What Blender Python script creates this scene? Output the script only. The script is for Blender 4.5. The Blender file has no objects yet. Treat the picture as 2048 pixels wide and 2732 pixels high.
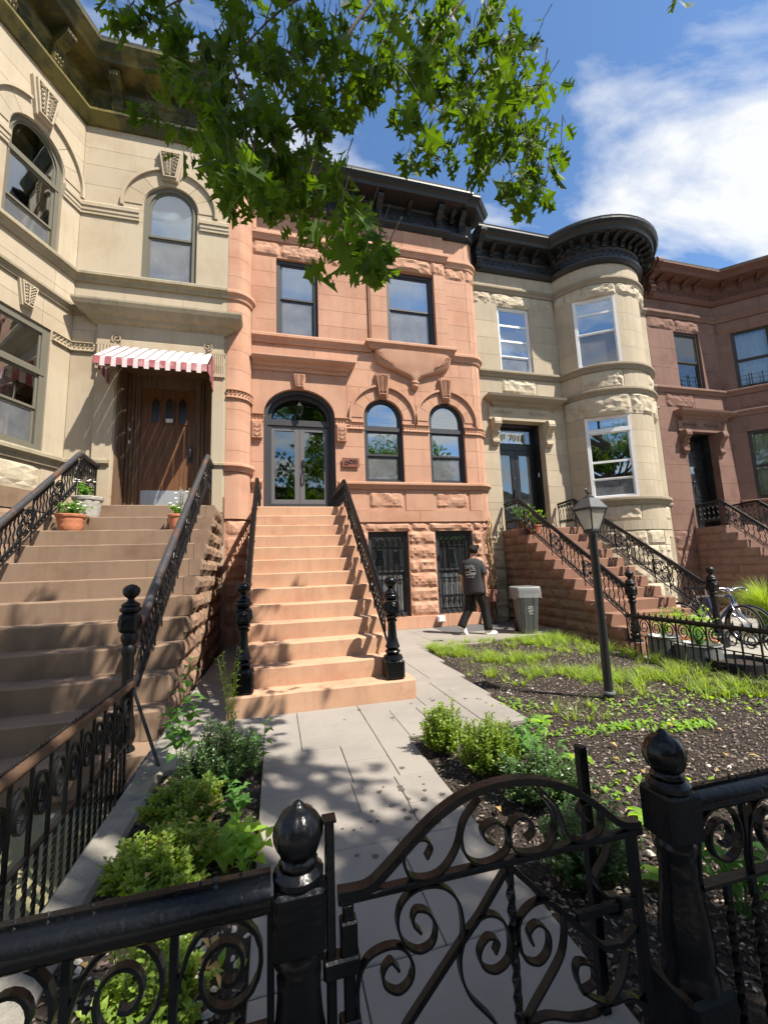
import bpy, math, random
from math import sin, cos, pi, sqrt, radians, atan2, hypot
from mathutils import Vector, Matrix, noise, Euler

random.seed(7)
scene = bpy.context.scene
COL = scene.collection

# ------------------------------------------------------------------ camera
F_PX = 1118.0                      # focal length in pixels of a 2048 px wide frame
YAW, PITCH, ROLL = radians(14.7), radians(7.9), radians(2.1)
fwd = Vector((sin(YAW) * cos(PITCH), cos(YAW) * cos(PITCH), sin(PITCH)))
r0 = Vector((cos(YAW), -sin(YAW), 0))
d0 = fwd.cross(r0)
rgt = r0 * cos(ROLL) + d0 * sin(ROLL)
dwn = d0 * cos(ROLL) - r0 * sin(ROLL)
CAM = Vector((0, 0, 1.35))
cam_data = bpy.data.cameras.new("camera")
cam_data.sensor_fit = 'HORIZONTAL'
cam_data.sensor_width = 36.0
cam_data.lens = 36.0 * F_PX / 2048.0
cam_data.clip_start = 0.03
cam_data.clip_end = 2000.0
cam = bpy.data.objects.new("camera", cam_data)
COL.objects.link(cam)
cam.matrix_world = Matrix(((rgt.x, -dwn.x, -fwd.x, CAM.x), (rgt.y, -dwn.y, -fwd.y, CAM.y),
                           (rgt.z, -dwn.z, -fwd.z, CAM.z), (0, 0, 0, 1)))
scene.camera = cam

# ------------------------------------------------------------------ sky, sun, exposure
SUN_DIR = Vector((0.95, -1.0, 2.05)).normalized()      # towards the sun
world = bpy.data.worlds.new("World")
scene.world = world
world.use_nodes = True
wn, wl = world.node_tree.nodes, world.node_tree.links
wn.clear()
w_out = wn.new("ShaderNodeOutputWorld")
w_bg = wn.new("ShaderNodeBackground")
w_bg.inputs[1].default_value = 0.037
sky = wn.new("ShaderNodeTexSky")
sky.sky_type = 'NISHITA'
sky.sun_disc = False
sky.sun_elevation = math.asin(SUN_DIR.z)
sky.sun_rotation = atan2(SUN_DIR.x, SUN_DIR.y)
sky.air_density = 1.0
sky.dust_density = 0.3
sky.ozone_density = 2.5
w_tc = wn.new("ShaderNodeTexCoord")
w_sep = wn.new("ShaderNodeSeparateXYZ")
wl.new(w_tc.outputs["Generated"], w_sep.inputs[0])
w_z = wn.new("ShaderNodeMath"); w_z.operation = 'MAXIMUM'; w_z.inputs[1].default_value = 0.06
wl.new(w_sep.outputs[2], w_z.inputs[0])
w_dx = wn.new("ShaderNodeMath"); w_dx.operation = 'DIVIDE'
w_dy = wn.new("ShaderNodeMath"); w_dy.operation = 'DIVIDE'
wl.new(w_sep.outputs[0], w_dx.inputs[0]); wl.new(w_z.outputs[0], w_dx.inputs[1])
wl.new(w_sep.outputs[1], w_dy.inputs[0]); wl.new(w_z.outputs[0], w_dy.inputs[1])
w_cmb = wn.new("ShaderNodeCombineXYZ")
wl.new(w_dx.outputs[0], w_cmb.inputs[0]); wl.new(w_dy.outputs[0], w_cmb.inputs[1])
w_map = wn.new("ShaderNodeMapping")
w_map.inputs["Rotation"].default_value = (0, 0, radians(48))
w_map.inputs["Scale"].default_value = (0.72, 1.6, 1.0)
w_map.inputs["Location"].default_value = (-1.063, 4.874, 1.297)
wl.new(w_cmb.outputs[0], w_map.inputs[0])
w_noise = wn.new("ShaderNodeTexNoise")
w_noise.inputs["Scale"].default_value = 1.25
w_noise.inputs["Detail"].default_value = 9.0
w_noise.inputs["Roughness"].default_value = 0.56
w_noise.inputs["Distortion"].default_value = 0.35
wl.new(w_map.outputs[0], w_noise.inputs["Vector"])
w_ramp = wn.new("ShaderNodeValToRGB")
w_ramp.color_ramp.elements[0].position = 0.46
w_ramp.color_ramp.elements[0].color = (0, 0, 0, 1)
w_ramp.color_ramp.elements[1].position = 0.60
w_ramp.color_ramp.elements[1].color = (1, 1, 1, 1)
wl.new(w_noise.outputs[0], w_ramp.inputs[0])
w_hsv = wn.new("ShaderNodeHueSaturation")
w_hsv.inputs["Saturation"].default_value = 1.12
w_hsv.inputs["Value"].default_value = 2.6
wl.new(sky.outputs[0], w_hsv.inputs["Color"])
w_mix = wn.new("ShaderNodeMix"); w_mix.data_type = 'RGBA'
wl.new(w_ramp.outputs[0], w_mix.inputs[0])
wl.new(w_hsv.outputs[0], w_mix.inputs[6])
w_mix.inputs[7].default_value = (12.5, 12.8, 13.2, 1)
wl.new(w_mix.outputs[2], w_bg.inputs[0])
wl.new(w_bg.outputs[0], w_out.inputs[0])

sun_data = bpy.data.lights.new("sun", 'SUN')
sun_data.energy = 5.0
sun_data.angle = radians(0.55)
sun_data.color = (1.0, 0.93, 0.82)
sun = bpy.data.objects.new("sun", sun_data)
COL.objects.link(sun)
sun.rotation_euler = (-SUN_DIR).to_track_quat('-Z', 'Y').to_euler()
sun.location = SUN_DIR * 60

scene.view_settings.view_transform = 'Standard'
scene.view_settings.look = 'None'
scene.view_settings.gamma = 1.0
scene.view_settings.use_curve_mapping = False
scene.view_settings.exposure = 1.08
scene.render.engine = 'CYCLES'
scene.cycles.max_bounces = 4
scene.cycles.diffuse_bounces = 3
scene.cycles.glossy_bounces = 3
scene.cycles.use_adaptive_sampling = True
scene.cycles.adaptive_threshold = 0.03
scene.cycles.transparent_max_bounces = 8
scene.cycles.use_denoising = True

# ------------------------------------------------------------------ helpers
WT = {}                                      # world translation of every object


def link(o, parent=None, loc=(0, 0, 0)):
    COL.objects.link(o)
    loc = Vector(loc)
    if parent is not None:
        o.parent = parent
        o.matrix_parent_inverse = Matrix.Translation(-WT[parent.name])
    o.location = loc
    WT[o.name] = loc.copy()
    return o


def tag(o, label=None, cat=None, group=None, kind=None):
    if label: o['label'] = label
    if cat: o['category'] = cat
    if group: o['group'] = group
    if kind: o['kind'] = kind
    return o


def thing(name, label, cat, loc=(0, 0, 0), group=None):
    o = bpy.data.objects.new(name, None)
    o.empty_display_size = 0.2
    link(o, None, loc)
    return tag(o, label, cat, group)


def inst(mesh, name, parent, loc=(0, 0, 0)):
    o = bpy.data.objects.new(name, mesh)
    return link(o, parent, loc)


class MB:
    """collects geometry for ONE mesh object"""

    def __init__(self):
        self.v, self.f, self.m = [], [], []

    def add(self, vs, fs, mi=0):
        b = len(self.v)
        self.v.extend([tuple(p) for p in vs])
        self.f.extend([tuple(i + b for i in f) for f in fs])
        self.m.extend([mi] * len(fs))
        return self

    def box(self, x0, x1, y0, y1, z0, z1, mi=0):
        vs = [(x0, y0, z0), (x1, y0, z0), (x1, y1, z0), (x0, y1, z0), (x0, y0, z1), (x1, y0, z1), (x1, y1, z1), (x0, y1, z1)]
        return self.add(vs, [(0, 3, 2, 1), (4, 5, 6, 7), (0, 1, 5, 4), (1, 2, 6, 5), (2, 3, 7, 6), (3, 0, 4, 7)], mi)

    def bbox(self, x0, x1, y0, y1, z0, z1, b=0.01, mi=0):
        """box with chamfered edges"""
        vs, fs = [], []
        sx, sy, sz = (x0, x1), (y0, y1), (z0, z1)
        idx = {}
        for i in (0, 1):
            for j in (0, 1):
                for k in (0, 1):
                    dx, dy, dz = (b if i == 0 else -b), (b if j == 0 else -b), (b if k == 0 else -b)
                    for a, p in enumerate(((sx[i], sy[j] + dy, sz[k] + dz), (sx[i] + dx, sy[j], sz[k] + dz), (sx[i] + dx, sy[j] + dy, sz[k]))):
                        idx[(i, j, k, a)] = len(vs); vs.append(p)
        for i in (0, 1):
            q = [idx[(i, 0, 0, 0)], idx[(i, 1, 0, 0)], idx[(i, 1, 1, 0)], idx[(i, 0, 1, 0)]]
            fs.append(q if i else q[::-1])
            q = [idx[(0, i, 0, 1)], idx[(1, i, 0, 1)], idx[(1, i, 1, 1)], idx[(0, i, 1, 1)]]
            fs.append(q[::-1] if i else q)
            q = [idx[(0, 0, i, 2)], idx[(1, 0, i, 2)], idx[(1, 1, i, 2)], idx[(0, 1, i, 2)]]
            fs.append(q if i else q[::-1])
        for i in (0, 1):
            for j in (0, 1):
                fs.append((idx[(i, j, 0, 0)], idx[(i, j, 1, 0)], idx[(i, j, 1, 1)], idx[(i, j, 0, 1)]))
                fs.append((idx[(i, 0, j, 0)], idx[(i, 1, j, 0)], idx[(i, 1, j, 2)], idx[(i, 0, j, 2)]))
                fs.append((idx[(0, i, j, 1)], idx[(1, i, j, 1)], idx[(1, i, j, 2)], idx[(0, i, j, 2)]))
                for k in (0, 1):
                    fs.append((idx[(i, j, k, 0)], idx[(i, j, k, 1)], idx[(i, j, k, 2)]))
        return self.add(vs, fs, mi)

    def tube(self, pts, r, n=6, closed=False, caps=True, mi=0):
        pts = [Vector(p) for p in pts]
        m = len(pts)
        rs = r if isinstance(r, (list, tuple)) else [r] * m
        vs, fs = [], []
        nrm = None
        for i, p in enumerate(pts):
            a = pts[(i - 1) % m] if (closed or i > 0) else p
            c = pts[(i + 1) % m] if (closed or i < m - 1) else p
            t = (c - a)
            t = t.normalized() if t.length > 1e-9 else Vector((0, 0, 1))
            if nrm is None:
                nrm = t.orthogonal().normalized()
            else:
                nrm = nrm - t * nrm.dot(t)
                nrm = nrm.normalized() if nrm.length > 1e-6 else t.orthogonal().normalized()
            bi = t.cross(nrm)
            for k in range(n):
                a_ = 2 * pi * k / n
                vs.append(p + (nrm * cos(a_) + bi * sin(a_)) * rs[i])
        for i in range(m if closed else m - 1):
            j = (i + 1) % m
            for k in range(n):
                l = (k + 1) % n
                fs.append((i * n + k, i * n + l, j * n + l, j * n + k))
        if caps and not closed:
            fs.append(tuple(range(n))[::-1])
            fs.append(tuple(range((m - 1) * n, m * n)))
        return self.add(vs, fs, mi)

    def ribbon(self, pts, w, t, nv, mi=0, taper=None):
        """flat bar swept along a planar path; nv = plane normal, w along nv, t in the plane"""
        pts = [Vector(p) for p in pts]
        nv = Vector(nv).normalized()
        m = len(pts)
        vs, fs = [], []
        for i, p in enumerate(pts):
            tt = (pts[min(i + 1, m - 1)] - pts[max(i - 1, 0)]).normalized()
            s = tt.cross(nv)
            s = s.normalized() if s.length > 1e-6 else Vector((0, 0, 1))
            k = taper[i] if taper else 1.0
            for a, b in ((-1, -1), (1, -1), (1, 1), (-1, 1)):
                vs.append(p + nv * (a * w * k / 2) + s * (b * t * k / 2))
        for i in range(m - 1):
            for k in range(4):
                l = (k + 1) % 4
                fs.append((i * 4 + k, i * 4 + l, i * 4 + 4 + l, i * 4 + 4 + k))
        fs.append((3, 2, 1, 0)); fs.append((m * 4 - 4, m * 4 - 3, m * 4 - 2, m * 4 - 1))
        return self.add(vs, fs, mi)

    def lathe(self, prof, n=16, c=(0, 0, 0), mi=0, wob=None):
        vs, fs = [], []
        for (r, z) in prof:
            for k in range(n):
                a = 2 * pi * k / n
                rr = r * (wob(a, z) if wob else 1)
                vs.append((c[0] + rr * cos(a), c[1] + rr * sin(a), c[2] + z))
        for i in range(len(prof) - 1):
            for k in range(n):
                l = (k + 1) % n
                fs.append((i * n + k, i * n + l, i * n + n + l, i * n + n + k))
        fs.append(tuple(range(n))[::-1])
        fs.append(tuple(range((len(prof) - 1) * n, len(prof) * n)))
        return self.add(vs, fs, mi)

    def loft(self, rings, caps=True, mi=0):
        n = len(rings[0])
        vs = [p for r_ in rings for p in r_]
        fs = []
        for i in range(len(rings) - 1):
            for k in range(n):
                l = (k + 1) % n
                fs.append((i * n + k, i * n + l, i * n + n + l, i * n + n + k))
        if caps:
            fs.append(tuple(range(n))[::-1]); fs.append(tuple(range((len(rings) - 1) * n, len(rings) * n)))
        return self.add(vs, fs, mi)

    def prism(self, poly, fmap, d0_, d1_, mi=0):
        """poly: 2-D outline; fmap(u, w, d) -> world point; extruded from depth d0 to d1"""
        n = len(poly)
        vs = [fmap(u, w, d0_) for u, w in poly] + [fmap(u, w, d1_) for u, w in poly]
        fs = [tuple(range(n)), tuple(range(n, 2 * n))[::-1]]
        for i in range(n):
            j = (i + 1) % n
            fs.append((i, i + n, j + n, j))
        return self.add(vs, fs, mi)

    def mesh(self, name, mats, smooth=False, ang=None):
        me = bpy.data.meshes.new(name)
        me.from_pydata(self.v, [], self.f)
        if not isinstance(mats, (list, tuple)): mats = [mats]
        for m_ in mats: me.materials.append(m_)
        if len(mats) > 1: me.polygons.foreach_set('material_index', self.m)
        if smooth: me.polygons.foreach_set('use_smooth', [True] * len(self.f))
        me.update()
        if smooth and ang:
            try: me.set_sharp_from_angle(angle=radians(ang))
            except Exception: pass
        return me

    def obj(self, name, mats, parent=None, smooth=False, ang=None, loc=None, norm=True):
        """link as one mesh object; a top-level one gets its origin at its own base"""
        if parent is None and loc is None and self.v:
            xs = [p[0] for p in self.v]; ys = [p[1] for p in self.v]; zs = [p[2] for p in self.v]
            loc = Vector(((min(xs) + max(xs)) / 2, (min(ys) + max(ys)) / 2, min(zs)))
            self.v = [(p[0] - loc.x, p[1] - loc.y, p[2] - loc.z) for p in self.v]
        me = self.mesh(name, mats, smooth, ang)
        if norm:
            import bmesh
            bm = bmesh.new(); bm.from_mesh(me)
            bmesh.ops.recalc_face_normals(bm, faces=bm.faces)
            bm.to_mesh(me); bm.free()
        o = bpy.data.objects.new(name, me)
        return link(o, parent, loc or (0, 0, 0))


def struct(mb, name, mat, **kw):
    return tag(mb.obj(name, mat, **kw), kind='structure')


def spiral(c, ra, rb, a0, turns, n=22):
    out = []
    for i in range(n + 1):
        t = i / n
        r_ = ra + (rb - ra) * t
        a = a0 + turns * 2 * pi * t
        out.append((c[0] + r_ * cos(a), c[1] + r_ * sin(a)))
    return out


def bez(p0, p1, p2, p3, n=10):
    out = []
    for i in range(n + 1):
        t = i / n; s = 1 - t
        out.append(tuple(s ** 3 * a + 3 * s * s * t * b + 3 * s * t * t * c + t ** 3 * d for a, b, c, d in zip(p0, p1, p2, p3)))
    return out


def smoothpath(pts, n=6):
    """Catmull-Rom through the points"""
    P = [Vector(p) for p in pts]
    P = [P[0] * 2 - P[1]] + P + [P[-1] * 2 - P[-2]]
    out = []
    for i in range(1, len(P) - 2):
        for k in range(n):
            t = k / n
            a, b, c, d = P[i - 1], P[i], P[i + 1], P[i + 2]
            out.append(0.5 * ((2 * b) + (c - a) * t + (2 * a - 5 * b + 4 * c - d) * t * t + (3 * b - a - 3 * c + d) * t ** 3))
    out.append(P[-2])
    return out


# ------------------------------------------------------------------ materials
def new_mat(name):
    m = bpy.data.materials.new(name)
    m.use_nodes = True
    nt = m.node_tree
    nt.nodes.clear()
    out = nt.nodes.new("ShaderNodeOutputMaterial")
    b = nt.nodes.new("ShaderNodeBsdfPrincipled")
    nt.links.new(b.outputs[0], out.inputs[0])
    return m, nt, b, out


def surf(name, col, rough=0.85, var=0.15, scale=2.5, fine=60.0, bump=0.25, bdist=0.004, obj_var=0.06, spec=0.3,
         col2=None, stain=0.0, stain_col=(0.05, 0.04, 0.03), metallic=0.0, coat=0.0, stretch=None, c2lo=0.48, c2hi=0.66, streak=0.0):
    """procedural surface: cloudy tone, fine grain, optional second colour in patches, per-piece shift, bump"""
    m, nt, b, out = new_mat(name)
    N, L = nt.nodes.new, nt.links.new
    tc = N("ShaderNodeTexCoord")
    vec = tc.outputs["Object"]
    geo = N("ShaderNodeNewGeometry")
    vec = geo.outputs["Position"]
    if stretch:
        mp = N("ShaderNodeMapping"); mp.inputs["Scale"].default_value = stretch
        L(vec, mp.inputs[0]); vec = mp.outputs[0]
    n1 = N("ShaderNodeTexNoise"); n1.inputs["Scale"].default_value = scale; n1.inputs["Detail"].default_value = 7; n1.inputs["Roughness"].default_value = 0.62
    L(vec, n1.inputs["Vector"])
    n2 = N("ShaderNodeTexNoise"); n2.inputs["Scale"].default_value = fine; n2.inputs["Detail"].default_value = 4
    L(vec, n2.inputs["Vector"])
    add = N("ShaderNodeMath"); add.operation = 'MULTIPLY_ADD'
    L(n1.outputs[0], add.inputs[0]); add.inputs[1].default_value = 1.4; add.inputs[2].default_value = -0.45
    add2 = N("ShaderNodeMath"); add2.operation = 'MULTIPLY_ADD'
    L(n2.outputs[0], add2.inputs[0]); add2.inputs[1].default_value = 0.55; L(add.outputs[0], add2.inputs[2])
    oi = N("ShaderNodeObjectInfo")
    add3 = N("ShaderNodeMath"); add3.operation = 'MULTIPLY_ADD'
    L(oi.outputs["Random"], add3.inputs[0]); add3.inputs[1].default_value = obj_var / max(var, 1e-3); L(add2.outputs[0], add3.inputs[2])
    mr = N("ShaderNodeMapRange")
    L(add3.outputs[0], mr.inputs[0])
    mr.inputs[1].default_value = 0.0; mr.inputs[2].default_value = 1.0 + obj_var / max(var, 1e-3) * 0.5
    mr.inputs[3].default_value = 1 - var; mr.inputs[4].default_value = 1 + var
    mr.clamp = False
    base = N("ShaderNodeRGB"); base.outputs[0].default_value = (*col, 1)
    cur = base.outputs[0]
    if col2:
        n3 = N("ShaderNodeTexNoise"); n3.inputs["Scale"].default_value = scale * 0.55; n3.inputs["Detail"].default_value = 8; n3.inputs["Roughness"].default_value = 0.68
        L(vec, n3.inputs["Vector"])
        r3 = N("ShaderNodeMapRange"); r3.inputs[1].default_value = c2lo; r3.inputs[2].default_value = c2hi
        L(n3.outputs[0], r3.inputs[0])
        mx = N("ShaderNodeMix"); mx.data_type = 'RGBA'
        L(r3.outputs[0], mx.inputs[0]); L(cur, mx.inputs[6]); mx.inputs[7].default_value = (*col2, 1)
        cur = mx.outputs[2]
    if stain > 0:
        n4 = N("ShaderNodeTexNoise"); n4.inputs["Scale"].default_value = scale * 1.9; n4.inputs["Detail"].default_value = 10; n4.inputs["Roughness"].default_value = 0.75
        L(vec, n4.inputs["Vector"])
        r4 = N("ShaderNodeMapRange"); r4.inputs[1].default_value = 0.55; r4.inputs[2].default_value = 0.78; r4.inputs[4].default_value = stain
        L(n4.outputs[0], r4.inputs[0])
        mx = N("ShaderNodeMix"); mx.data_type = 'RGBA'
        L(r4.outputs[0], mx.inputs[0]); L(cur, mx.inputs[6]); mx.inputs[7].default_value = (*stain_col, 1)
        cur = mx.outputs[2]
    if streak > 0:
        mp5 = N("ShaderNodeMapping"); mp5.inputs["Scale"].default_value = (6.5, 6.5, 0.45)
        L(geo.outputs["Position"], mp5.inputs[0])
        n5 = N("ShaderNodeTexNoise"); n5.inputs["Scale"].default_value = 1.0; n5.inputs["Detail"].default_value = 6; n5.inputs["Roughness"].default_value = 0.7
        L(mp5.outputs[0], n5.inputs["Vector"])
        r5 = N("ShaderNodeMapRange"); r5.inputs[1].default_value = 0.5; r5.inputs[2].default_value = 0.75; r5.inputs[4].default_value = streak
        L(n5.outputs[0], r5.inputs[0])
        mx = N("ShaderNodeMix"); mx.data_type = 'RGBA'
        L(r5.outputs[0], mx.inputs[0]); L(cur, mx.inputs[6]); mx.inputs[7].default_value = (*[c * 0.9 for c in stain_col], 1)
        cur = mx.outputs[2]
    mul = N("ShaderNodeVectorMath"); mul.operation = 'SCALE'
    L(cur, mul.inputs[0]); L(mr.outputs[0], mul.inputs["Scale"])
    L(mul.outputs[0], b.inputs["Base Color"])
    b.inputs["Roughness"].default_value = rough
    b.inputs["Specular IOR Level"].default_value = spec
    b.inputs["Metallic"].default_value = metallic
    if coat:
        b.inputs["Coat Weight"].default_value = coat; b.inputs["Coat Roughness"].default_value = 0.12
    if bump > 0:
        bp = N("ShaderNodeBump"); bp.inputs["Strength"].default_value = bump; bp.inputs["Distance"].default_value = bdist
        ad = N("ShaderNodeMath"); ad.operation = 'MULTIPLY_ADD'
        L(n1.outputs[0], ad.inputs[0]); ad.inputs[1].default_value = 0.9; L(n2.outputs[0], ad.inputs[2])
        L(ad.outputs[0], bp.inputs["Height"]); L(bp.outputs[0], b.inputs["Normal"])
    return m


def glass_mat(name, mirror=0.42, tint=(0.55, 0.6, 0.6)):
    m, nt, b, out = new_mat(name)
    N, L = nt.nodes.new, nt.links.new
    nt.nodes.remove(b)
    tr = N("ShaderNodeBsdfTransparent"); tr.inputs[0].default_value = (*tint, 1)
    gl = N("ShaderNodeBsdfGlossy"); gl.inputs["Roughness"].default_value = 0.015
    gl.inputs["Color"].default_value = (0.92, 0.97, 1.0, 1)
    fr = N("ShaderNodeFresnel"); fr.inputs[0].default_value = 1.5
    geo = N("ShaderNodeNewGeometry")
    ns = N("ShaderNodeTexNoise"); ns.inputs["Scale"].default_value = 1.7; ns.inputs["Detail"].default_value = 1
    L(geo.outputs["Position"], ns.inputs["Vector"])
    bp = N("ShaderNodeBump"); bp.inputs["Strength"].default_value = 0.10; bp.inputs["Distance"].default_value = 0.03
    L(ns.outputs[0], bp.inputs["Height"]); L(bp.outputs[0], gl.inputs["Normal"])
    mr = N("ShaderNodeMapRange"); mr.inputs[1].default_value = 0.04; mr.inputs[2].default_value = 1.0
    mr.inputs[3].default_value = mirror; mr.inputs[4].default_value = 1.0
    L(fr.outputs[0], mr.inputs[0])
    mx = N("ShaderNodeMixShader")
    L(mr.outputs[0], mx.inputs[0]); L(tr.outputs[0], mx.inputs[1]); L(gl.outputs[0], mx.inputs[2])
    L(mx.outputs[0], out.inputs[0])
    return m


def leaf_mat(name, col, trans=0.45, rough=0.5, var=0.35, hue_col=None, spec=0.35):
    m, nt, b, out = new_mat(name)
    N, L = nt.nodes.new, nt.links.new
    geo = N("ShaderNodeNewGeometry")
    n1 = N("ShaderNodeTexNoise"); n1.inputs["Scale"].default_value = 9.0; n1.inputs["Detail"].default_value = 3
    L(geo.outputs["Position"], n1.inputs["Vector"])
    oi = N("ShaderNodeObjectInfo")
    add = N("ShaderNodeMath"); add.operation = 'MULTIPLY_ADD'
    L(geo.outputs["Random Per Island"], add.inputs[0]); add.inputs[1].default_value = 0.6; L(n1.outputs[0], add.inputs[2])
    add2 = N("ShaderNodeMath"); add2.operation = 'MULTIPLY_ADD'
    L(oi.outputs["Random"], add2.inputs[0]); add2.inputs[1].default_value = 0.25; L(add.outputs[0], add2.inputs[2])
    mr = N("ShaderNodeMapRange"); mr.inputs[1].default_value = 0.35; mr.inputs[2].default_value = 1.2
    L(add2.outputs[0], mr.inputs[0])
    mx = N("ShaderNodeMix"); mx.data_type = 'RGBA'
    L(mr.outputs[0], mx.inputs[0])
    mx.inputs[6].default_value = (*[c * (1 - var) for c in col], 1)
    h = hue_col or [c * (1 + var) for c in col]
    mx.inputs[7].default_value = (*h, 1)
    L(mx.outputs[2], b.inputs["Base Color"])
    b.inputs["Roughness"].default_value = rough
    b.inputs["Specular IOR Level"].default_value = spec
    tr = N("ShaderNodeBsdfTranslucent")
    hs = N("ShaderNodeHueSaturation"); hs.inputs["Hue"].default_value = 0.475; hs.inputs["Saturation"].default_value = 1.15; hs.inputs["Value"].default_value = 3.3
    L(mx.outputs[2], hs.inputs["Color"]); L(hs.outputs[0], tr.inputs[0])
    ms = N("ShaderNodeMixShader"); ms.inputs[0].default_value = trans
    L(b.outputs[0], ms.inputs[1]); L(tr.outputs[0], ms.inputs[2]); L(ms.outputs[0], out.inputs[0])
    return m


M = {}
M['pink'] = surf('salmon_sandstone', (0.425, 0.243, 0.163), 0.9, 0.10, 1.6, 90, 0.22, 0.003, 0.11, col2=(0.37, 0.19, 0.12), stain=0.2, stain_col=(0.26, 0.14, 0.10), streak=0.38)
M['pink_step'] = surf('salmon_step', (0.43, 0.262, 0.168), 0.88, 0.10, 2.2, 70, 0.28, 0.004, 0.03, col2=(0.38, 0.205, 0.13), stain=0.5, stain_col=(0.19, 0.11, 0.072), streak=0.3)
M['cream'] = surf('cream_limestone', (0.385, 0.322, 0.235), 0.88, 0.09, 1.4, 80, 0.2, 0.003, 0.08, col2=(0.335, 0.265, 0.18), stain=0.16, stain_col=(0.28, 0.235, 0.165), streak=0.4)
M['cream_trim'] = surf('weathered_limestone_trim', (0.30, 0.255, 0.175), 0.9, 0.16, 3.0, 70, 0.25, 0.004, 0.04, col2=(0.21, 0.18, 0.125), stain=0.3, stain_col=(0.10, 0.09, 0.07), streak=0.4)
M['lime'] = surf('buff_limestone', (0.36, 0.30, 0.218), 0.9, 0.10, 1.6, 80, 0.22, 0.003, 0.10, col2=(0.42, 0.35, 0.255), stain=0.2, stain_col=(0.22, 0.18, 0.12), streak=0.4)
M['lime_rock'] = surf('split_limestone', (0.43, 0.37, 0.275), 0.95, 0.14, 4.0, 50, 0.5, 0.008, 0.06, col2=(0.33, 0.27, 0.185), stain=0.25, stain_col=(0.17, 0.13, 0.09))
M['lime_trim'] = surf('grey_limestone_trim', (0.24, 0.20, 0.145), 0.92, 0.16, 3.5, 70, 0.25, 0.004, 0.04, stain=0.3, stain_col=(0.09, 0.08, 0.065))
M['pink_rock'] = surf('split_salmon_sandstone', (0.425, 0.243, 0.163), 0.95, 0.15, 5.0, 45, 0.5, 0.008, 0.05, col2=(0.36, 0.18, 0.115), stain=0.2, stain_col=(0.2, 0.1, 0.07))
M['brown'] = surf('red_brownstone', (0.185, 0.108, 0.083), 0.92, 0.15, 1.8, 70, 0.25, 0.004, 0.05, col2=(0.135, 0.073, 0.056), stain=0.25, stain_col=(0.09, 0.05, 0.04), streak=0.35)
M['brown_rock'] = surf('split_red_brownstone', (0.18, 0.102, 0.078), 0.95, 0.2, 5.0, 45, 0.5, 0.008, 0.06, stain=0.25, stain_col=(0.08, 0.045, 0.035))
M['tan_step'] = surf('tan_brownstone_step', (0.205, 0.14, 0.096), 0.85, 0.12, 2.0, 60, 0.25, 0.004, 0.04, col2=(0.155, 0.098, 0.062), stain=0.2, stain_col=(0.10, 0.07, 0.05), streak=0.3)
M['tan_rock'] = surf('split_tan_brownstone', (0.25, 0.165, 0.115), 0.95, 0.2, 4.5, 45, 0.5, 0.008, 0.07, col2=(0.20, 0.115, 0.075), stain=0.25, stain_col=(0.09, 0.055, 0.04))
M['red_step'] = surf('red_brown_step', (0.21, 0.112, 0.075), 0.85, 0.13, 2.0, 60, 0.25, 0.004, 0.06, stain=0.25, stain_col=(0.10, 0.055, 0.04))
M['flag'] = surf('bluestone_flag', (0.235, 0.212, 0.187), 0.9, 0.10, 1.5, 45, 0.2, 0.003, 0.05, col2=(0.19, 0.175, 0.158), stain=0.25, stain_col=(0.12, 0.108, 0.095))
M['olive_rock'] = surf('split_olive_brownstone', (0.175, 0.118, 0.075), 0.95, 0.25, 4.0, 45, 0.5, 0.008, 0.10, col2=(0.13, 0.078, 0.05), stain=0.3, stain_col=(0.06, 0.04, 0.03))
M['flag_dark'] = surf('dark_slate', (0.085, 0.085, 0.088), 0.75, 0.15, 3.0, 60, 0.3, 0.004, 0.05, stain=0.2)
M['concrete'] = surf('pale_concrete', (0.24, 0.225, 0.195), 0.92, 0.14, 3.0, 80, 0.4, 0.005, 0.05, stain=0.3, stain_col=(0.18, 0.17, 0.14))
M['kerbstone'] = surf('kerb_concrete', (0.22, 0.205, 0.175), 0.95, 0.2, 6.0, 90, 0.7, 0.01, 0.05, col2=(0.15, 0.14, 0.12), stain=0.4, stain_col=(0.11, 0.10, 0.085))
M['mossy'] = surf('mossy_concrete', (0.20, 0.185, 0.10), 0.95, 0.25, 3.0, 70, 0.4, 0.006, 0.05, col2=(0.27, 0.245, 0.17), stain=0.4, stain_col=(0.08, 0.08, 0.04))
M['soil'] = surf('garden_soil', (0.034, 0.026, 0.021), 0.97, 0.35, 6.0, 90, 0.9, 0.02, 0.0, col2=(0.028, 0.02, 0.016))
M['iron'] = surf('black_gloss_iron', (0.0024, 0.0028, 0.0036), 0.26, 0.25, 9.0, 55, 0.6, 0.0035, 0.05, spec=0.3)
M['iron_matte'] = surf('worn_black_iron', (0.006, 0.006, 0.0065), 0.4, 0.3, 7.0, 120, 0.4, 0.003, 0.05, spec=0.3, stain=0.2, stain_col=(0.012, 0.0115, 0.0115))
M['iron_rust'] = surf('rust_flecked_rail', (0.035, 0.036, 0.04), 0.42, 0.3, 5.0, 90, 0.4, 0.003, 0.05, spec=0.5, col2=(0.09, 0.045, 0.028), stain=0.4, stain_col=(0.13, 0.13, 0.135), c2lo=0.52, c2hi=0.62)
M['rail_wood'] = surf('bare_brown_rail', (0.085, 0.05, 0.032), 0.45, 0.3, 14.0, 90, 0.4, 0.003, 0.05, stretch=(1, 0.15, 1), col2=(0.03, 0.022, 0.018))
M['cornice'] = surf('black_painted_cornice', (0.008, 0.0085, 0.010), 0.42, 0.3, 3.0, 60, 0.3, 0.004, 0.05, spec=0.5)
M['roof_edge'] = surf('weathered_roof_edge', (0.12, 0.115, 0.105), 0.85, 0.3, 5.0, 50, 0.4, 0.006, 0.05, stain=0.4)
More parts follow.
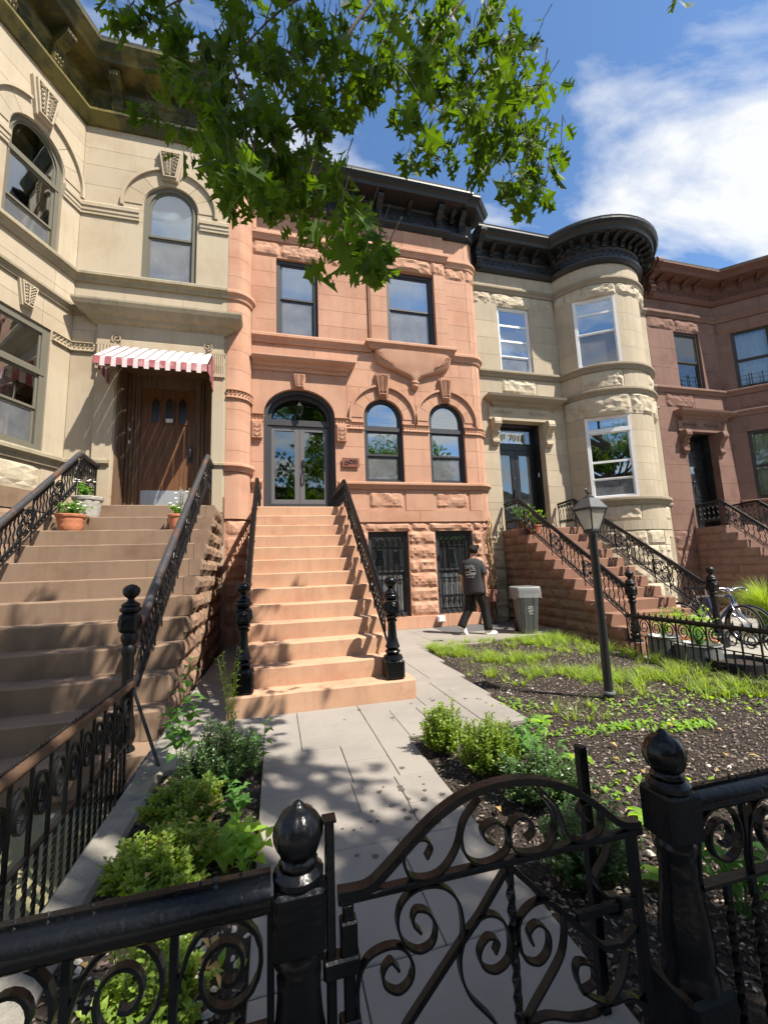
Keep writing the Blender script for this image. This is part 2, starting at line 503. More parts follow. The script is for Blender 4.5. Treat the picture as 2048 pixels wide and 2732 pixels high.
M['olive'] = surf('olive_gold_paint', (0.135, 0.108, 0.026), 0.55, 0.3, 3.0, 50, 0.3, 0.004, 0.05, col2=(0.04, 0.038, 0.014), stain=0.45, stain_col=(0.02, 0.02, 0.01), c2lo=0.42, c2hi=0.56)
M['brown_cornice'] = surf('brown_painted_cornice', (0.115, 0.052, 0.036), 0.7, 0.2, 3.0, 60, 0.3, 0.004, 0.05, stain=0.25)
M['frame_dark'] = surf('charcoal_window_paint', (0.036, 0.036, 0.040), 0.5, 0.08, 2.0, 60, 0.05, 0.001, 0.02, spec=0.4)
M['door_dark'] = surf('charcoal_door_paint', (0.10, 0.098, 0.102), 0.5, 0.06, 2.0, 60, 0.05, 0.001, 0.02, spec=0.4)
M['frame_taupe'] = surf('taupe_window_paint', (0.125, 0.115, 0.085), 0.6, 0.12, 3.0, 60, 0.1, 0.001, 0.02)
M['frame_white'] = surf('white_window_paint', (0.70, 0.70, 0.70), 0.5, 0.06, 3.0, 60, 0.1, 0.001, 0.02)
M['frame_brown'] = surf('dark_bronze_window', (0.05, 0.038, 0.03), 0.5, 0.1, 3.0, 60, 0.1, 0.001, 0.02)
M['black_paint'] = surf('black_door_paint', (0.012, 0.012, 0.012), 0.35, 0.2, 3.0, 60, 0.1, 0.001, 0.02, spec=0.5)
M['oak'] = surf('weathered_oak', (0.14, 0.058, 0.020), 0.55, 0.35, 5.0, 60, 0.25, 0.003, 0.06, stretch=(6, 6, 0.35), col2=(0.05, 0.022, 0.010), spec=0.4)
M['oak_grey'] = surf('bleached_oak', (0.15, 0.092, 0.055), 0.8, 0.35, 6.0, 60, 0.4, 0.004, 0.06, stretch=(6, 6, 0.3), col2=(0.085, 0.045, 0.024))
M['glass'] = glass_mat('window_glass', 0.32, (0.75, 0.78, 0.78))
M['glass_door'] = glass_mat('door_glass', 0.18, (0.62, 0.68, 0.64))
def frost_mat():
    m, nt, b, out = new_mat('frosted_lamp_glass')
    b.inputs["Base Color"].default_value = (0.62, 0.60, 0.54, 1); b.inputs["Roughness"].default_value = 0.25
    tl = nt.nodes.new("ShaderNodeBsdfTranslucent"); tl.inputs[0].default_value = (0.8, 0.78, 0.7, 1)
    tr = nt.nodes.new("ShaderNodeBsdfTransparent"); m1 = nt.nodes.new("ShaderNodeMixShader"); m1.inputs[0].default_value = 0.5
    m2 = nt.nodes.new("ShaderNodeMixShader"); m2.inputs[0].default_value = 0.45
    nt.links.new(b.outputs[0], m1.inputs[1]); nt.links.new(tl.outputs[0], m1.inputs[2])
    nt.links.new(m1.outputs[0], m2.inputs[1]); nt.links.new(tr.outputs[0], m2.inputs[2]); nt.links.new(m2.outputs[0], out.inputs[0])
    return m
M['lamp_frost'] = frost_mat()
def screen_mat():
    m, nt, b, out = new_mat('insect_screen_glass')
    N, L = nt.nodes.new, nt.links.new
    b.inputs["Base Color"].default_value = (0.20, 0.21, 0.22, 1); b.inputs["Roughness"].default_value = 0.7
    geo = N("ShaderNodeNewGeometry"); ns = N("ShaderNodeTexNoise"); ns.inputs["Scale"].default_value = 3.0; ns.inputs["Detail"].default_value = 5
    L(geo.outputs["Position"], ns.inputs["Vector"])
    mr = N("ShaderNodeMapRange"); mr.inputs[1].default_value = 0.3; mr.inputs[2].default_value = 0.7; mr.inputs[3].default_value = 0.35; mr.inputs[4].default_value = 0.62
    L(ns.outputs[0], mr.inputs[0])
    tr = N("ShaderNodeBsdfTransparent"); tr.inputs[0].default_value = (0.7, 0.72, 0.74, 1)
    m1 = N("ShaderNodeMixShader"); L(mr.outputs[0], m1.inputs[0]); L(tr.outputs[0], m1.inputs[1]); L(b.outputs[0], m1.inputs[2])
    gl = N("ShaderNodeBsdfGlossy"); gl.inputs["Roughness"].default_value = 0.03
    m2 = N("ShaderNodeMixShader"); m2.inputs[0].default_value = 0.13
    L(m1.outputs[0], m2.inputs[1]); L(gl.outputs[0], m2.inputs[2]); L(m2.outputs[0], out.inputs[0])
    return m
M['glass_screen'] = screen_mat()
M['glass_lamp'] = glass_mat('lantern_glass', 0.12, (0.85, 0.84, 0.8))
M['dark_room'] = surf('dim_room', (0.10, 0.105, 0.11), 0.9, 0.2, 1.0, 20, 0.0, obj_var=0.2)
M['hall'] = surf('hall_plaster', (0.30, 0.34, 0.30), 0.9, 0.1, 1.0, 20, 0.0)
M['hall_wood'] = surf('hall_dark_wood', (0.05, 0.035, 0.025), 0.6, 0.2, 3.0, 20, 0.0)
M['curtain'] = surf('white_curtain', (0.66, 0.68, 0.70), 0.9, 0.08, 4.0, 90, 0.1, 0.002, 0.03)
M['curtain_teal'] = surf('pale_teal_curtain', (0.42, 0.58, 0.56), 0.9, 0.12, 4.0, 90, 0.1, 0.002, 0.03)
M['blind'] = surf('grey_window_blind', (0.50, 0.52, 0.54), 0.8, 0.08, 4.0, 90, 0.1, 0.002, 0.03)
M['shutter'] = surf('brown_wood_shutter', (0.16, 0.082, 0.038), 0.6, 0.15, 4.0, 60, 0.1, 0.002, 0.05)
M['awn_red'] = surf('faded_red_metal', (0.27, 0.08, 0.085), 0.55, 0.2, 7.0, 60, 0.15, 0.002, 0.1, col2=(0.42, 0.22, 0.22), c2lo=0.5, c2hi=0.62)
M['awn_white'] = surf('chalky_white_metal', (0.50, 0.42, 0.415), 0.6, 0.12, 6.0, 60, 0.15, 0.002, 0.05, stain=0.55, stain_col=(0.34, 0.14, 0.14))
M['terracotta'] = surf('terracotta', (0.46, 0.175, 0.09), 0.85, 0.12, 8.0, 90, 0.25, 0.003, 0.05)
M['grey_pot'] = surf('grey_wicker', (0.36, 0.34, 0.30), 0.9, 0.3, 22.0, 120, 0.8, 0.01, 0.05)
M['steel'] = surf('brushed_kick_plate', (0.42, 0.44, 0.45), 0.4, 0.1, 5.0, 80, 0.1, 0.001, 0.0, metallic=0.6)
M['galv'] = surf('galvanized_steel', (0.20, 0.205, 0.205), 0.45, 0.25, 9.0, 60, 0.2, 0.002, 0.05, metallic=0.35)
M['bin'] = surf('grey_bin_plastic', (0.088, 0.092, 0.092), 0.5, 0.08, 3.0, 80, 0.1, 0.001, 0.02, spec=0.4)
M['black_plastic'] = surf('black_plastic', (0.016, 0.016, 0.017), 0.45, 0.2, 5.0, 60, 0.1, 0.001, 0.02)
M['white_print'] = surf('pale_print', (0.62, 0.62, 0.60), 0.7, 0.05, 5.0, 60, 0.0)
M['gold'] = surf('gold_leaf', (0.62, 0.47, 0.17), 0.35, 0.1, 8.0, 60, 0.0, metallic=0.4)
M['corten'] = surf('rusty_plate', (0.15, 0.055, 0.035), 0.7, 0.25, 14.0, 80, 0.3, 0.002, 0.0, col2=(0.23, 0.065, 0.035))
M['meter'] = surf('brown_meter_paint', (0.20, 0.095, 0.072), 0.6, 0.12, 4.0, 60, 0.1, 0.001, 0.05)
M['bark'] = surf('grey_brown_bark', (0.085, 0.065, 0.05), 0.95, 0.35, 8.0, 60, 0.9, 0.012, 0.05)
M['vine'] = surf('dry_vine_bark', (0.32, 0.22, 0.12), 0.95, 0.3, 14.0, 60, 0.7, 0.01, 0.05)
M['skin'] = surf('skin', (0.42, 0.235, 0.155), 0.55, 0.06, 8.0, 90, 0.05, 0.001, 0.0)
M['hair'] = surf('dark_hair', (0.012, 0.009, 0.008), 0.8, 0.3, 30.0, 120, 0.5, 0.004, 0.0)
M['tee'] = surf('washed_black_cotton', (0.035, 0.034, 0.037), 0.9, 0.2, 6.0, 120, 0.3, 0.004, 0.0)
M['trousers'] = surf('black_trousers', (0.008, 0.008, 0.009), 0.75, 0.25, 6.0, 120, 0.3, 0.004, 0.0)
M['shoe'] = surf('white_leather', (0.78, 0.78, 0.78), 0.5, 0.05, 6.0, 90, 0.05, 0.001, 0.0)
M['lamp_metal'] = surf('dark_lamp_metal', (0.018, 0.018, 0.019), 0.38, 0.2, 6.0, 80, 0.15, 0.001, 0.02, spec=0.5)
M['lamp_cap'] = surf('sunbleached_lamp_cap', (0.12, 0.122, 0.125), 0.4, 0.25, 10.0, 80, 0.3, 0.003, 0.0, metallic=0.3)
M['tyre'] = surf('rubber', (0.02, 0.02, 0.02), 0.8, 0.2, 8.0, 60, 0.1, 0.001, 0.0)
M['chrome'] = surf('bright_metal', (0.6, 0.6, 0.62), 0.22, 0.1, 8.0, 60, 0.0, metallic=0.95)
M['blue_paint'] = surf('blue_bike_paint', (0.015, 0.06, 0.16), 0.3, 0.1, 8.0, 60, 0.0, spec=0.5)
M['asphalt'] = surf('asphalt', (0.05, 0.05, 0.052), 0.95, 0.2, 4.0, 90, 0.5, 0.006, 0.0)
M['white_plastic'] = surf('white_plastic_cover', (0.66, 0.66, 0.68), 0.5, 0.05, 4.0, 60, 0.0)
M['leaf_oak'] = leaf_mat('oak_leaf', (0.026, 0.060, 0.010), 0.36, 0.55, 0.35, (0.056, 0.112, 0.016), 0.15)
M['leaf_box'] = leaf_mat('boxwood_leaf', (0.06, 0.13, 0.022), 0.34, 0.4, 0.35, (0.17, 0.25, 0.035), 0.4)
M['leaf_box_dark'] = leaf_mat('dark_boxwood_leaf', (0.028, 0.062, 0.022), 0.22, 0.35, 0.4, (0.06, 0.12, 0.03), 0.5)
M['leaf_weed'] = leaf_mat('weed_leaf', (0.11, 0.24, 0.04), 0.4, 0.5, 0.3, (0.2, 0.34, 0.05))
M['leaf_mid'] = leaf_mat('broad_leaf', (0.07, 0.16, 0.035), 0.38, 0.5, 0.3)
M['grass'] = leaf_mat('grass_blade', (0.10, 0.185, 0.03), 0.35, 0.55, 0.35, (0.21, 0.30, 0.055))
M['leaf_dry'] = leaf_mat('dry_leaf', (0.42, 0.22, 0.07), 0.3, 0.7, 0.4, (0.55, 0.40, 0.16))
M['petal'] = leaf_mat('white_petal', (0.75, 0.75, 0.72), 0.3, 0.6, 0.08)
M['chip_dark'] = surf('dark_mulch_chip', (0.042, 0.033, 0.027), 0.95, 0.3, 20.0, 90, 0.3, 0.003, 0.0)
M['chip_mid'] = surf('brown_mulch_chip', (0.115, 0.088, 0.068), 0.95, 0.3, 20.0, 90, 0.3, 0.003, 0.0)
M['chip_pale'] = surf('bleached_mulch_chip', (0.27, 0.23, 0.19), 0.95, 0.3, 20.0, 90, 0.3, 0.003, 0.0)
M['pebble'] = surf('pale_pebble', (0.46, 0.42, 0.37), 0.85, 0.3, 15.0, 90, 0.3, 0.003, 0.0)
M['drop'] = surf('damp_spot', (0.085, 0.076, 0.068), 0.7, 0.2, 30.0, 90, 0.1, 0.001, 0.0)
# ------------------------------------------------------------------ facade toolkit
class Path:
    """plan line of a wall, left to right; outward is towards the street"""

    def __init__(self, segs):
        self.s = []
        u = 0.0
        for g in segs:
            if g[0] == 'L':
                (x0, y0), (x1, y1) = g[1], g[2]
                l = hypot(x1 - x0, y1 - y0)
                d = ((x1 - x0) / l, (y1 - y0) / l)
                self.s.append(('L', u, u + l, (x0, y0), d, (d[1], -d[0])))
            else:
                _, c, R, a0, a1 = g
                l = abs(a1 - a0) * R
                self.s.append(('A', u, u + l, c, R, a0, a1))
            u += l
        self.len = u

    def seg(self, u):
        for s in self.s:
            if u <= s[2] + 1e-9: return s
        return self.s[-1]

    def nrm(self, u):
        s = self.seg(u)
        if s[0] == 'L': return s[5]
        a = s[5] + (s[6] - s[5]) * (u - s[1]) / (s[2] - s[1])
        return (sin(a), -cos(a))

    def pos(self, u, out=0.0):
        s = self.seg(u)
        if s[0] == 'L':
            t = u - s[1]
            return (s[3][0] + s[4][0] * t + s[5][0] * out, s[3][1] + s[4][1] * t + s[5][1] * out)
        a = s[5] + (s[6] - s[5]) * (u - s[1]) / (s[2] - s[1])
        R = s[4] + out
        return (s[3][0] + R * sin(a), s[3][1] - R * cos(a))

    def samples(self, u0, u1, da=0.13):
        us = {round(u0, 5), round(u1, 5)}
        for s in self.s:
            if s[1] > u0 + 1e-4 and s[1] < u1 - 1e-4: us.add(round(s[1], 5))
            if s[0] == 'A':
                a, b = max(u0, s[1]), min(u1, s[2])
                if b > a + 1e-4:
                    n = max(1, int(math.ceil((b - a) / s[4] / da)))
                    for i in range(n + 1): us.add(round(a + (b - a) * i / n, 5))
        return sorted(us)

    def poly(self, u0=None, u1=None):
        us = self.samples(0 if u0 is None else u0, self.len if u1 is None else u1)
        return [self.pos(u) for u in us]


def straight(x0, x1, y):
    """wall facing the street along x; u equals x - x0"""
    return Path([('L', (x0, y), (x1, y))])


class Opening:
    def __init__(self, u0, u1, z0, z1, spring=None):
        self.u0, self.u1, self.z0, self.z1 = u0, u1, z0, z1
        self.spring = z1 if spring is None else spring

    def top(self, u):
        if self.spring >= self.z1: return self.z1
        c, h = (self.u0 + self.u1) / 2, (self.u1 - self.u0) / 2
        k = 1 - ((u - c) / h) ** 2
        return self.spring + (self.z1 - self.spring) * sqrt(max(0.0, k))


def strip_block(mb, path, us, zl, zt, o0, o1):
    """solid between bottom line zl(u) and zt, from depth o0 (back) to o1 (front)"""
    n = len(us)
    vs = []
    for u in us:
        for o in (o0, o1):
            x, y = path.pos(u, o)
            vs.append((x, y, zl(u))); vs.append((x, y, zt))
    fs = []
    for i in range(n - 1):
        a, b = i * 4, i * 4 + 4
        fs += [(a + 2, b + 2, b + 3, a + 3), (a, a + 1, b + 1, b), (a, b, b + 2, a + 2), (a + 1, a + 3, b + 3, b + 1)]
    fs += [(0, 2, 3, 1), ((n - 1) * 4, (n - 1) * 4 + 1, (n - 1) * 4 + 3, (n - 1) * 4 + 2)]
    mb.add(vs, fs)


def rock_block(mb, path, u0, u1, z0, z1, o0, o1, amp, seed):
    """split-faced stone: pitched margins, broken lumpy face"""
    nu, nz = max(4, min(13, int((u1 - u0) / 0.075))), max(3, min(7, int((z1 - z0) / 0.065)))
    vs, fs = [], []
    for j in range(nz + 1):
        for i in range(nu + 1):
            s, t = i / nu, j / nz
            u, z = u0 + (u1 - u0) * s, z0 + (z1 - z0) * t
            e = min(min(s, 1 - s) * (u1 - u0), min(t, 1 - t) * (z1 - z0)) / 0.05
            e = min(1.0, e)
            k = noise.noise(Vector((u * 4.5 + seed * 3.1, z * 6.0, seed * 7.7))) * 0.75 + noise.noise(Vector((u * 12 + seed, z * 15, seed))) * 0.55
            k += 0.35 * (1 - abs(t - 0.55) * 2)
            ridge = abs(noise.noise(Vector((u * 3 + seed * 2, z * 5 + u * 4, seed * 1.3)))) * 0.8
            o = o1 + e * amp * (0.45 + k - ridge * 0.6) - (1 - e) * 0.012
            x, y = path.pos(u, o)
            if 0 < i < nu and 0 < j < nz: z += noise.noise(Vector((u * 20, z * 20, seed + 5))) * 0.012
            vs.append((x, y, z))
    w = nu + 1
    for j in range(nz):
        for i in range(nu):
            a = j * w + i
            if (i + j) % 2: fs += [(a, a + 1, a + w + 1), (a, a + w + 1, a + w)]
            else: fs += [(a, a + 1, a + w), (a + 1, a + w + 1, a + w)]
    rim = [i for i in range(nu + 1)] + [j * w + nu for j in range(1, nz + 1)] + [nz * w + i for i in range(nu - 1, -1, -1)] + [j * w for j in range(nz - 1, 0, -1)]
    b = len(vs)
    rimu = [(u0 + (u1 - u0) * (r_ % w) / nu, z0 + (z1 - z0) * (r_ // w) / nz) for r_ in rim]
    for u, z in rimu:
        x, y = path.pos(u, o0); vs.append((x, y, z))
    m = len(rim)
    for i in range(m):
        j = (i + 1) % m
        fs.append((rim[i], b + i, b + j, rim[j]))
    fs.append(tuple(b + i for i in range(m)))
    mb.add(vs, fs)


SEED = [1]


def fill(path, parent, mat, u0, u1, z0, z1, joints=(), ops=(), o0=-0.2, o1=0.0, rock=0.0, gap=0.007, name='stone', rockmat=None, flats=()):
    """one course of stones between u0..u1, cut around openings, each stone an object"""
    cuts = [u0] + sorted(j for j in joints if u0 + 0.03 < j < u1 - 0.03) + [u1]
    for a, b in zip(cuts[:-1], cuts[1:]):
        spans = [(a, b)]
        arch = []
        for op in ops:
            if op.u1 <= a or op.u0 >= b or op.z1 <= z0 + 1e-4 or op.z0 >= z1 - 1e-4: continue
            if op.spring >= z1 - 1e-4:
                new = []
                for s0, s1 in spans:
                    if op.u0 > s0 + 0.02: new.append((s0, min(s1, op.u0)))
                    if op.u1 < s1 - 0.02: new.append((max(s0, op.u1), s1))
                    if op.u1 <= s0 or op.u0 >= s1: new.append((s0, s1))
                spans = [s for s in set(new) if s[1] - s[0] > 0.02]
            else:
                arch.append(op)
        for s0, s1 in sorted(spans):
            ga = gap / 2
            uu0 = s0 + ga; uu1 = s1 - ga
            # no joint gap against an opening edge
            if any(abs(s0 - op.u1) < 1e-4 for op in ops): uu0 = s0
            if any(abs(s1 - op.u0) < 1e-4 for op in ops): uu1 = s1
            mb = MB()
            SEED[0] += 1
            isrock = rock > 0 and not any(abs((s0 + s1) / 2 - f_) < 0.25 for f_ in flats)
            if isrock and not arch:
                rock_block(mb, path, uu0, uu1, z0 + ga, z1 - ga, o0, o1, rock, SEED[0] * 0.37)
                mb.obj(name, rockmat or mat, parent, norm=True)
                continue
            us = set(path.samples(uu0, uu1))
            low = lambda u: z0 + ga
            if arch:
                for op in arch:
                    for i in range(25):
                        u = op.u0 + (op.u1 - op.u0) * (0.5 - 0.5 * cos(pi * i / 24))
                        if uu0 < u < uu1: us.add(u)
                    for u in (op.u0 - 1e-4, op.u1 + 1e-4):
                        if uu0 < u < uu1: us.add(u)

                def low(u, arch=arch):
                    zz = z0 + ga
                    for op in arch:
                        if op.u0 - 1e-6 <= u <= op.u1 + 1e-6: zz = max(zz, op.top(u))
                    return min(zz, z1 - ga - 0.0005)
            us = sorted(us)
            if arch:       # drop columns that vanish under an arch crown
                runs, cur = [], []
                for u in us:
                    if low(u) < z1 - ga - 0.001: cur.append(u)
                    else:
                        if len(cur) > 1: runs.append(cur)
                        cur = []
                if len(cur) > 1: runs.append(cur)
            else:
                runs = [us]
            for run in runs:
                mb = MB()
                strip_block(mb, path, run, low, z1 - ga, o0, o1)
                mb.obj(name, mat, parent, norm=True)


def backing(path, u0, u1, z0, z1, ops, o0=-0.32, o1=-0.008, mb=None):
    mb = mb or MB()
    us = set(path.samples(u0, u1))
    E_ = 0.004
    for op in ops:
        for u in (op.u0 - E_, op.u1 + E_):
            if u0 < u < u1: us.add(u)
        if op.spring < op.z1:
            for i in range(1, 16):
                u = op.u0 - E_ + (op.u1 - op.u0 + 2 * E_) * (0.5 - 0.5 * cos(pi * i / 16))
                if u0 < u < u1: us.add(u)
    us = sorted(us)
    for a, b in zip(us[:-1], us[1:]):
        m_ = (a + b) / 2
        cuts = [(z0, None)]
        iv = []
        for op in sorted(ops, key=lambda o: o.z0):
            if op.u0 - E_ <= m_ <= op.u1 + E_ and op.z0 < z1 and op.z1 > z0: iv.append(op)
        lo = lambda u: z0
        for op in iv:
            if op.z0 - E_ > z0:
                strip_block(mb, path, [a, b], lo, op.z0 - E_, o0, o1)
            lo = lambda u, op=op: op.top(min(max(u, op.u0), op.u1)) + E_
        strip_block(mb, path, [a, b], lo, z1, o0, o1)
    return mb


def sweep(mb, poly, prof, close_ends=True):
    """moulding: profile [(out, z)...] carried along a plan polyline with mitred corners"""
    n = len(poly)
    dirs = []
    for i in range(n - 1):
        dx, dy = poly[i + 1][0] - poly[i][0], poly[i + 1][1] - poly[i][1]
        l = hypot(dx, dy)
        dirs.append((dx / l, dy / l))
    rows = []
    for i in range(n):
        if i == 0: nx, ny = dirs[0][1], -dirs[0][0]
        elif i == n - 1: nx, ny = dirs[-1][1], -dirs[-1][0]
        else:
            n1 = (dirs[i - 1][1], -dirs[i - 1][0]); n2 = (dirs[i][1], -dirs[i][0])
            k = 1 + n1[0] * n2[0] + n1[1] * n2[1]
            k = max(k, 0.25)
            nx, ny = (n1[0] + n2[0]) / k, (n1[1] + n2[1]) / k
        rows.append([(poly[i][0] + nx * o, poly[i][1] + ny * o, z) for o, z in prof])
    mb.loft(rows, caps=close_ends)
    return mb


def course(parent, poly, prof, mat, name='string_course'):
    mb = MB()
    sweep(mb, poly, prof)
    return mb.obj(name, mat, parent)


def sill_prof(z0, z1, p, back=-0.1):
    """small classical string moulding"""
    h = z1 - z0
    return [(back, z0), (p * 0.35, z0), (p * 0.45, z0 + h * 0.18), (p * 0.5, z0 + h * 0.35), (p * 0.8, z0 + h * 0.55),
            (p, z0 + h * 0.62), (p, z0 + h * 0.88), (p * 0.9, z1), (back, z1)]


def outline(u0, u1, z0, z1, spring, inset=0.0, n=18):
    a, b, c = u0 + inset, u1 - inset, z0 + inset
    pts = [(a, c)]
    if spring is None or spring >= z1:
        pts += [(a, z1 - inset), (b, z1 - inset)]
    else:
        m_, h, rise = (u0 + u1) / 2, (b - a) / 2, z1 - inset - spring
        for i in range(n + 1):
            t = pi - pi * i / n
            pts.append((m_ + h * cos(t), spring + rise * sin(t)))
    pts.append((b, c))
    return pts


def ring_frame(mb, path, outer, inner, o0, o1, mi=0):
    n = len(outer)
    P = lambda q, o: (*path.pos(q[0], o), q[1])
    vs = [P(q, o1) for q in outer] + [P(q, o1) for q in inner] + [P(q, o0) for q in outer] + [P(q, o0) for q in inner]
    fs = []
    for i in range(n):
        j = (i + 1) % n
        fs += [(i, j, n + j, n + i), (2 * n + i, 3 * n + i, 3 * n + j, 2 * n + j), (n + i, n + j, 3 * n + j, 3 * n + i), (i, 2 * n + i, 2 * n + j, j)]
    mb.add(vs, fs, mi)


def pane(path, poly, o, mat, parent, name='pane', th=0.006):
    mb = MB()
    mb.prism(poly, lambda u, w, d: (*path.pos(u, d), w), o, o - th)
    return mb.obj(name, mat, parent)


def pbox(mb, path, u0, u1, z0, z1, o0, o1, mi=0):
    us = path.samples(u0, u1)
    vs = []
    strip_block(mb, path, us, lambda u: z0, z1, o0, o1)


def clip_outline(poly, zlo, zhi):
    """keep the part of a convex (u,z) outline between two heights"""
    def cut(pts, z, keep_above):
        out = []
        for i in range(len(pts)):
            a, b = pts[i], pts[(i + 1) % len(pts)]
            ia = (a[1] >= z) if keep_above else (a[1] <= z)
            ib = (b[1] >= z) if keep_above else (b[1] <= z)
            if ia: out.append(a)
            if ia != ib:
                t = (z - a[1]) / (b[1] - a[1])
                out.append((a[0] + (b[0] - a[0]) * t, z))
        return out
    return cut(cut(poly, zlo, True), zhi, False)


def window(house, path, u0, u1, z0, z1, spring=None, fmat='frame_dark', fr=0.07, o=-0.10, rails=(0.5,), transom=None,
           inside=None, gmat='glass', sash=0.045, deep=0.9, blind_drop=0.0, label=None):
    """sash window: outer frame, stepped sashes, panes, dim room behind"""
    fm = M[fmat]
    mb = MB()
    out_, inn = outline(u0, u1, z0, z1, spring), outline(u0, u1, z0, z1, spring, fr)
    ring_frame(mb, path, out_, inn, o - 0.10, o)
    w = mb.obj('window', fm, house)
    if label: w['label'] = label
    zi0, zi1 = z0 + fr, z1 - fr
    levels = [zi0]
    if transom:
        mb = MB(); pbox(mb, path, u0 + fr * 0.4, u1 - fr * 0.4, transom - 0.05, transom + 0.05, o - 0.09, o + 0.012)
        mb.obj('transom_bar', fm, w)
        ztop = transom - 0.05
    else:
        ztop = zi1
    sp_in = spring
    for r_ in rails: levels.append(zi0 + (ztop - zi0) * r_)
    levels.append(ztop)
    for i in range(len(levels) - 1):
        a, b = levels[i], levels[i + 1]
        oo = o - 0.055 if i == 0 else o - 0.03
        poly = clip_outline(inn, a, b)
        full = outline(u0 + fr, u1 - fr, a, b, None)
        if transom or spring is None:
            mb = MB()
            ring_frame(mb, path, full, outline(u0 + fr, u1 - fr, a, b, None, sash), oo - 0.03, oo)
            mb.obj('sash', fm, w)
            pane(path, outline(u0 + fr, u1 - fr, a, b, None, sash), oo - 0.012, M['glass_screen' if (i == 0 and gmat == 'glass') else gmat], w)
        else:
            mb = MB()
            top_sp = spring if (i == len(levels) - 2) else None
            ol = outline(u0 + fr, u1 - fr, a, b, top_sp); il = outline(u0 + fr, u1 - fr, a, b, top_sp, sash)
            ring_frame(mb, path, ol, il, oo - 0.03, oo)
            mb.obj('sash', fm, w)
            pane(path, il, oo - 0.012, M['glass_screen' if (i == 0 and gmat == 'glass') else gmat], w)
    if transom:
        il = outline(u0 + fr, u1 - fr, transom + 0.05, zi1, spring if spring else None)
        il2 = outline(u0 + fr, u1 - fr, transom + 0.05, zi1, spring if spring else None, sash * 0.8)
        mb = MB(); ring_frame(mb, path, il, il2, o - 0.06, o - 0.03); mb.obj('sash', fm, w)
        pane(path, il2, o - 0.04, M[gmat], w)
    # room behind
    mb = MB()
    a, b, c, d = u0 - 0.12, u1 + 0.12, z0 - 0.1, z1 + 0.12
    P = lambda u, z, oo: (*path.pos(u, oo), z)
    f_, k = -0.33, -0.33 - deep
    vs = [P(a, c, f_), P(b, c, f_), P(b, d, f_), P(a, d, f_), P(a, c, k), P(b, c, k), P(b, d, k), P(a, d, k)]
    mb.add(vs, [(4, 5, 6, 7), (0, 1, 5, 4), (1, 2, 6, 5), (2, 3, 7, 6), (3, 0, 4, 7)])
    mb.obj('room_interior', M['dark_room'], w, norm=False)
    if inside == 'curtain' or inside == 'teal' or inside == 'curtain_half':
        mb = MB()
        top = z1 - 0.1 if inside != 'curtain_half' else z0 + (z1 - z0) * 0.52
        for (ca, cb) in (((u0 + 0.05, u1 - 0.05),) if inside != 'teal' else ((u0 + 0.1, u0 + (u1 - u0) * 0.38),)):
            n = max(6, int((cb - ca) / 0.03))
            rows = []
            for zz in (z0, z0 + (top - z0) * 0.5, top):
                rows.append([(*path.pos(ca + (cb - ca) * i / n, -0.30 + 0.025 * sin(i * 1.35 + zz)), zz) for i in range(n + 1)])
            vs = [p for r_ in rows for p in r_]
            fs = []
            for j in range(2):
                for i in range(n): fs.append((j * (n + 1) + i, j * (n + 1) + i + 1, (j + 1) * (n + 1) + i + 1, (j + 1) * (n + 1) + i))
            mb.add(vs, fs)
        mb.obj('curtain', M['curtain_teal' if inside == 'teal' else 'curtain'], w, smooth=True, norm=False)
    if inside == 'blind' or blind_drop:
        dr = blind_drop or 0.5
        mb = MB()
        n = int((z1 - z0) * dr / 0.05)
        for i in range(n):
            zz = z1 - 0.1 - i * 0.05
            pbox(mb, path, u0 + fr, u1 - fr, zz - 0.036, zz, -0.262, -0.256)
        mb.obj('blind', M['blind'], w)
    if inside == 'shutter':
        mb = MB()
        for (ca, cb) in ((u0 + (u1 - u0) * 0.45, u0 + (u1 - u0) * 0.72), (u0 + (u1 - u0) * 0.73, u1 - 0.1)):
            pbox(mb, path, ca, cb, z0, z0 + (z1 - z0) * 0.62, -0.36, -0.33)
        mb.obj('inner_shutter', M['shutter'], w)
    return w


def keystone(parent, path, uc, zb, zt, wb, wt, mat, out=0.10, carve=True, label=None):
    """tapered keystone with a carved leaf panel"""
    mb = MB()
    mb.prism([(uc - wb / 2, zb), (uc + wb / 2, zb), (uc + wt / 2, zt), (uc - wt / 2, zt)], lambda u, w, d: (*path.pos(u, d), w), -0.05, out * 0.6)
    k = mb.obj('keystone', mat, parent)
    if carve:
        mb = MB()
        rim_b, rim_t = wb * 0.72, wt * 0.72
        zb2, zt2 = zb + (zt - zb) * 0.06, zb + (zt - zb) * 0.97
        ring_frame(mb, path, [(uc - wb * .42, zb2), (uc - wt * .42, zt2), (uc + wt * .42, zt2), (uc + wb * .42, zb2)],
                   [(uc - wb * .34, zb2 + .02), (uc - wt * .35, zt2 - .02), (uc + wt * .35, zt2 - .02), (uc + wb * .34, zb2 + .02)], out * 0.55, out * 1.0)
        n = 6
        for i in range(n):               # leaf lobes curling either side of the stem
            t = (i + 0.5) / n
            z = zb2 + (zt2 - zb2) * (0.08 + 0.84 * t)
            wv = (wb + (wt - wb) * t) * 0.34
            for sg in (-1, 1):
                pts = [(uc + sg * 0.006, z - 0.03), (uc + sg * wv * 0.5, z + 0.03), (uc + sg * wv * 0.92, z + 0.035), (uc + sg * wv * 0.8, z + 0.005), (uc + sg * wv * 0.45, z - 0.012)]
                q = [(*path.pos(u, out * (0.75 + 0.35 * (k_ % 2))), w_) for k_, (u, w_) in enumerate(pts)]
                mb.tube(smoothpath(q, 3), [0.012] * 13, 5)
        mb.tube([(*path.pos(uc, out * 0.8), zb2 + .02), (*path.pos(uc, out * 0.95), zt2 - .03)], 0.012, 5)
        mb.obj('carved_leaf', mat, k)
    return k


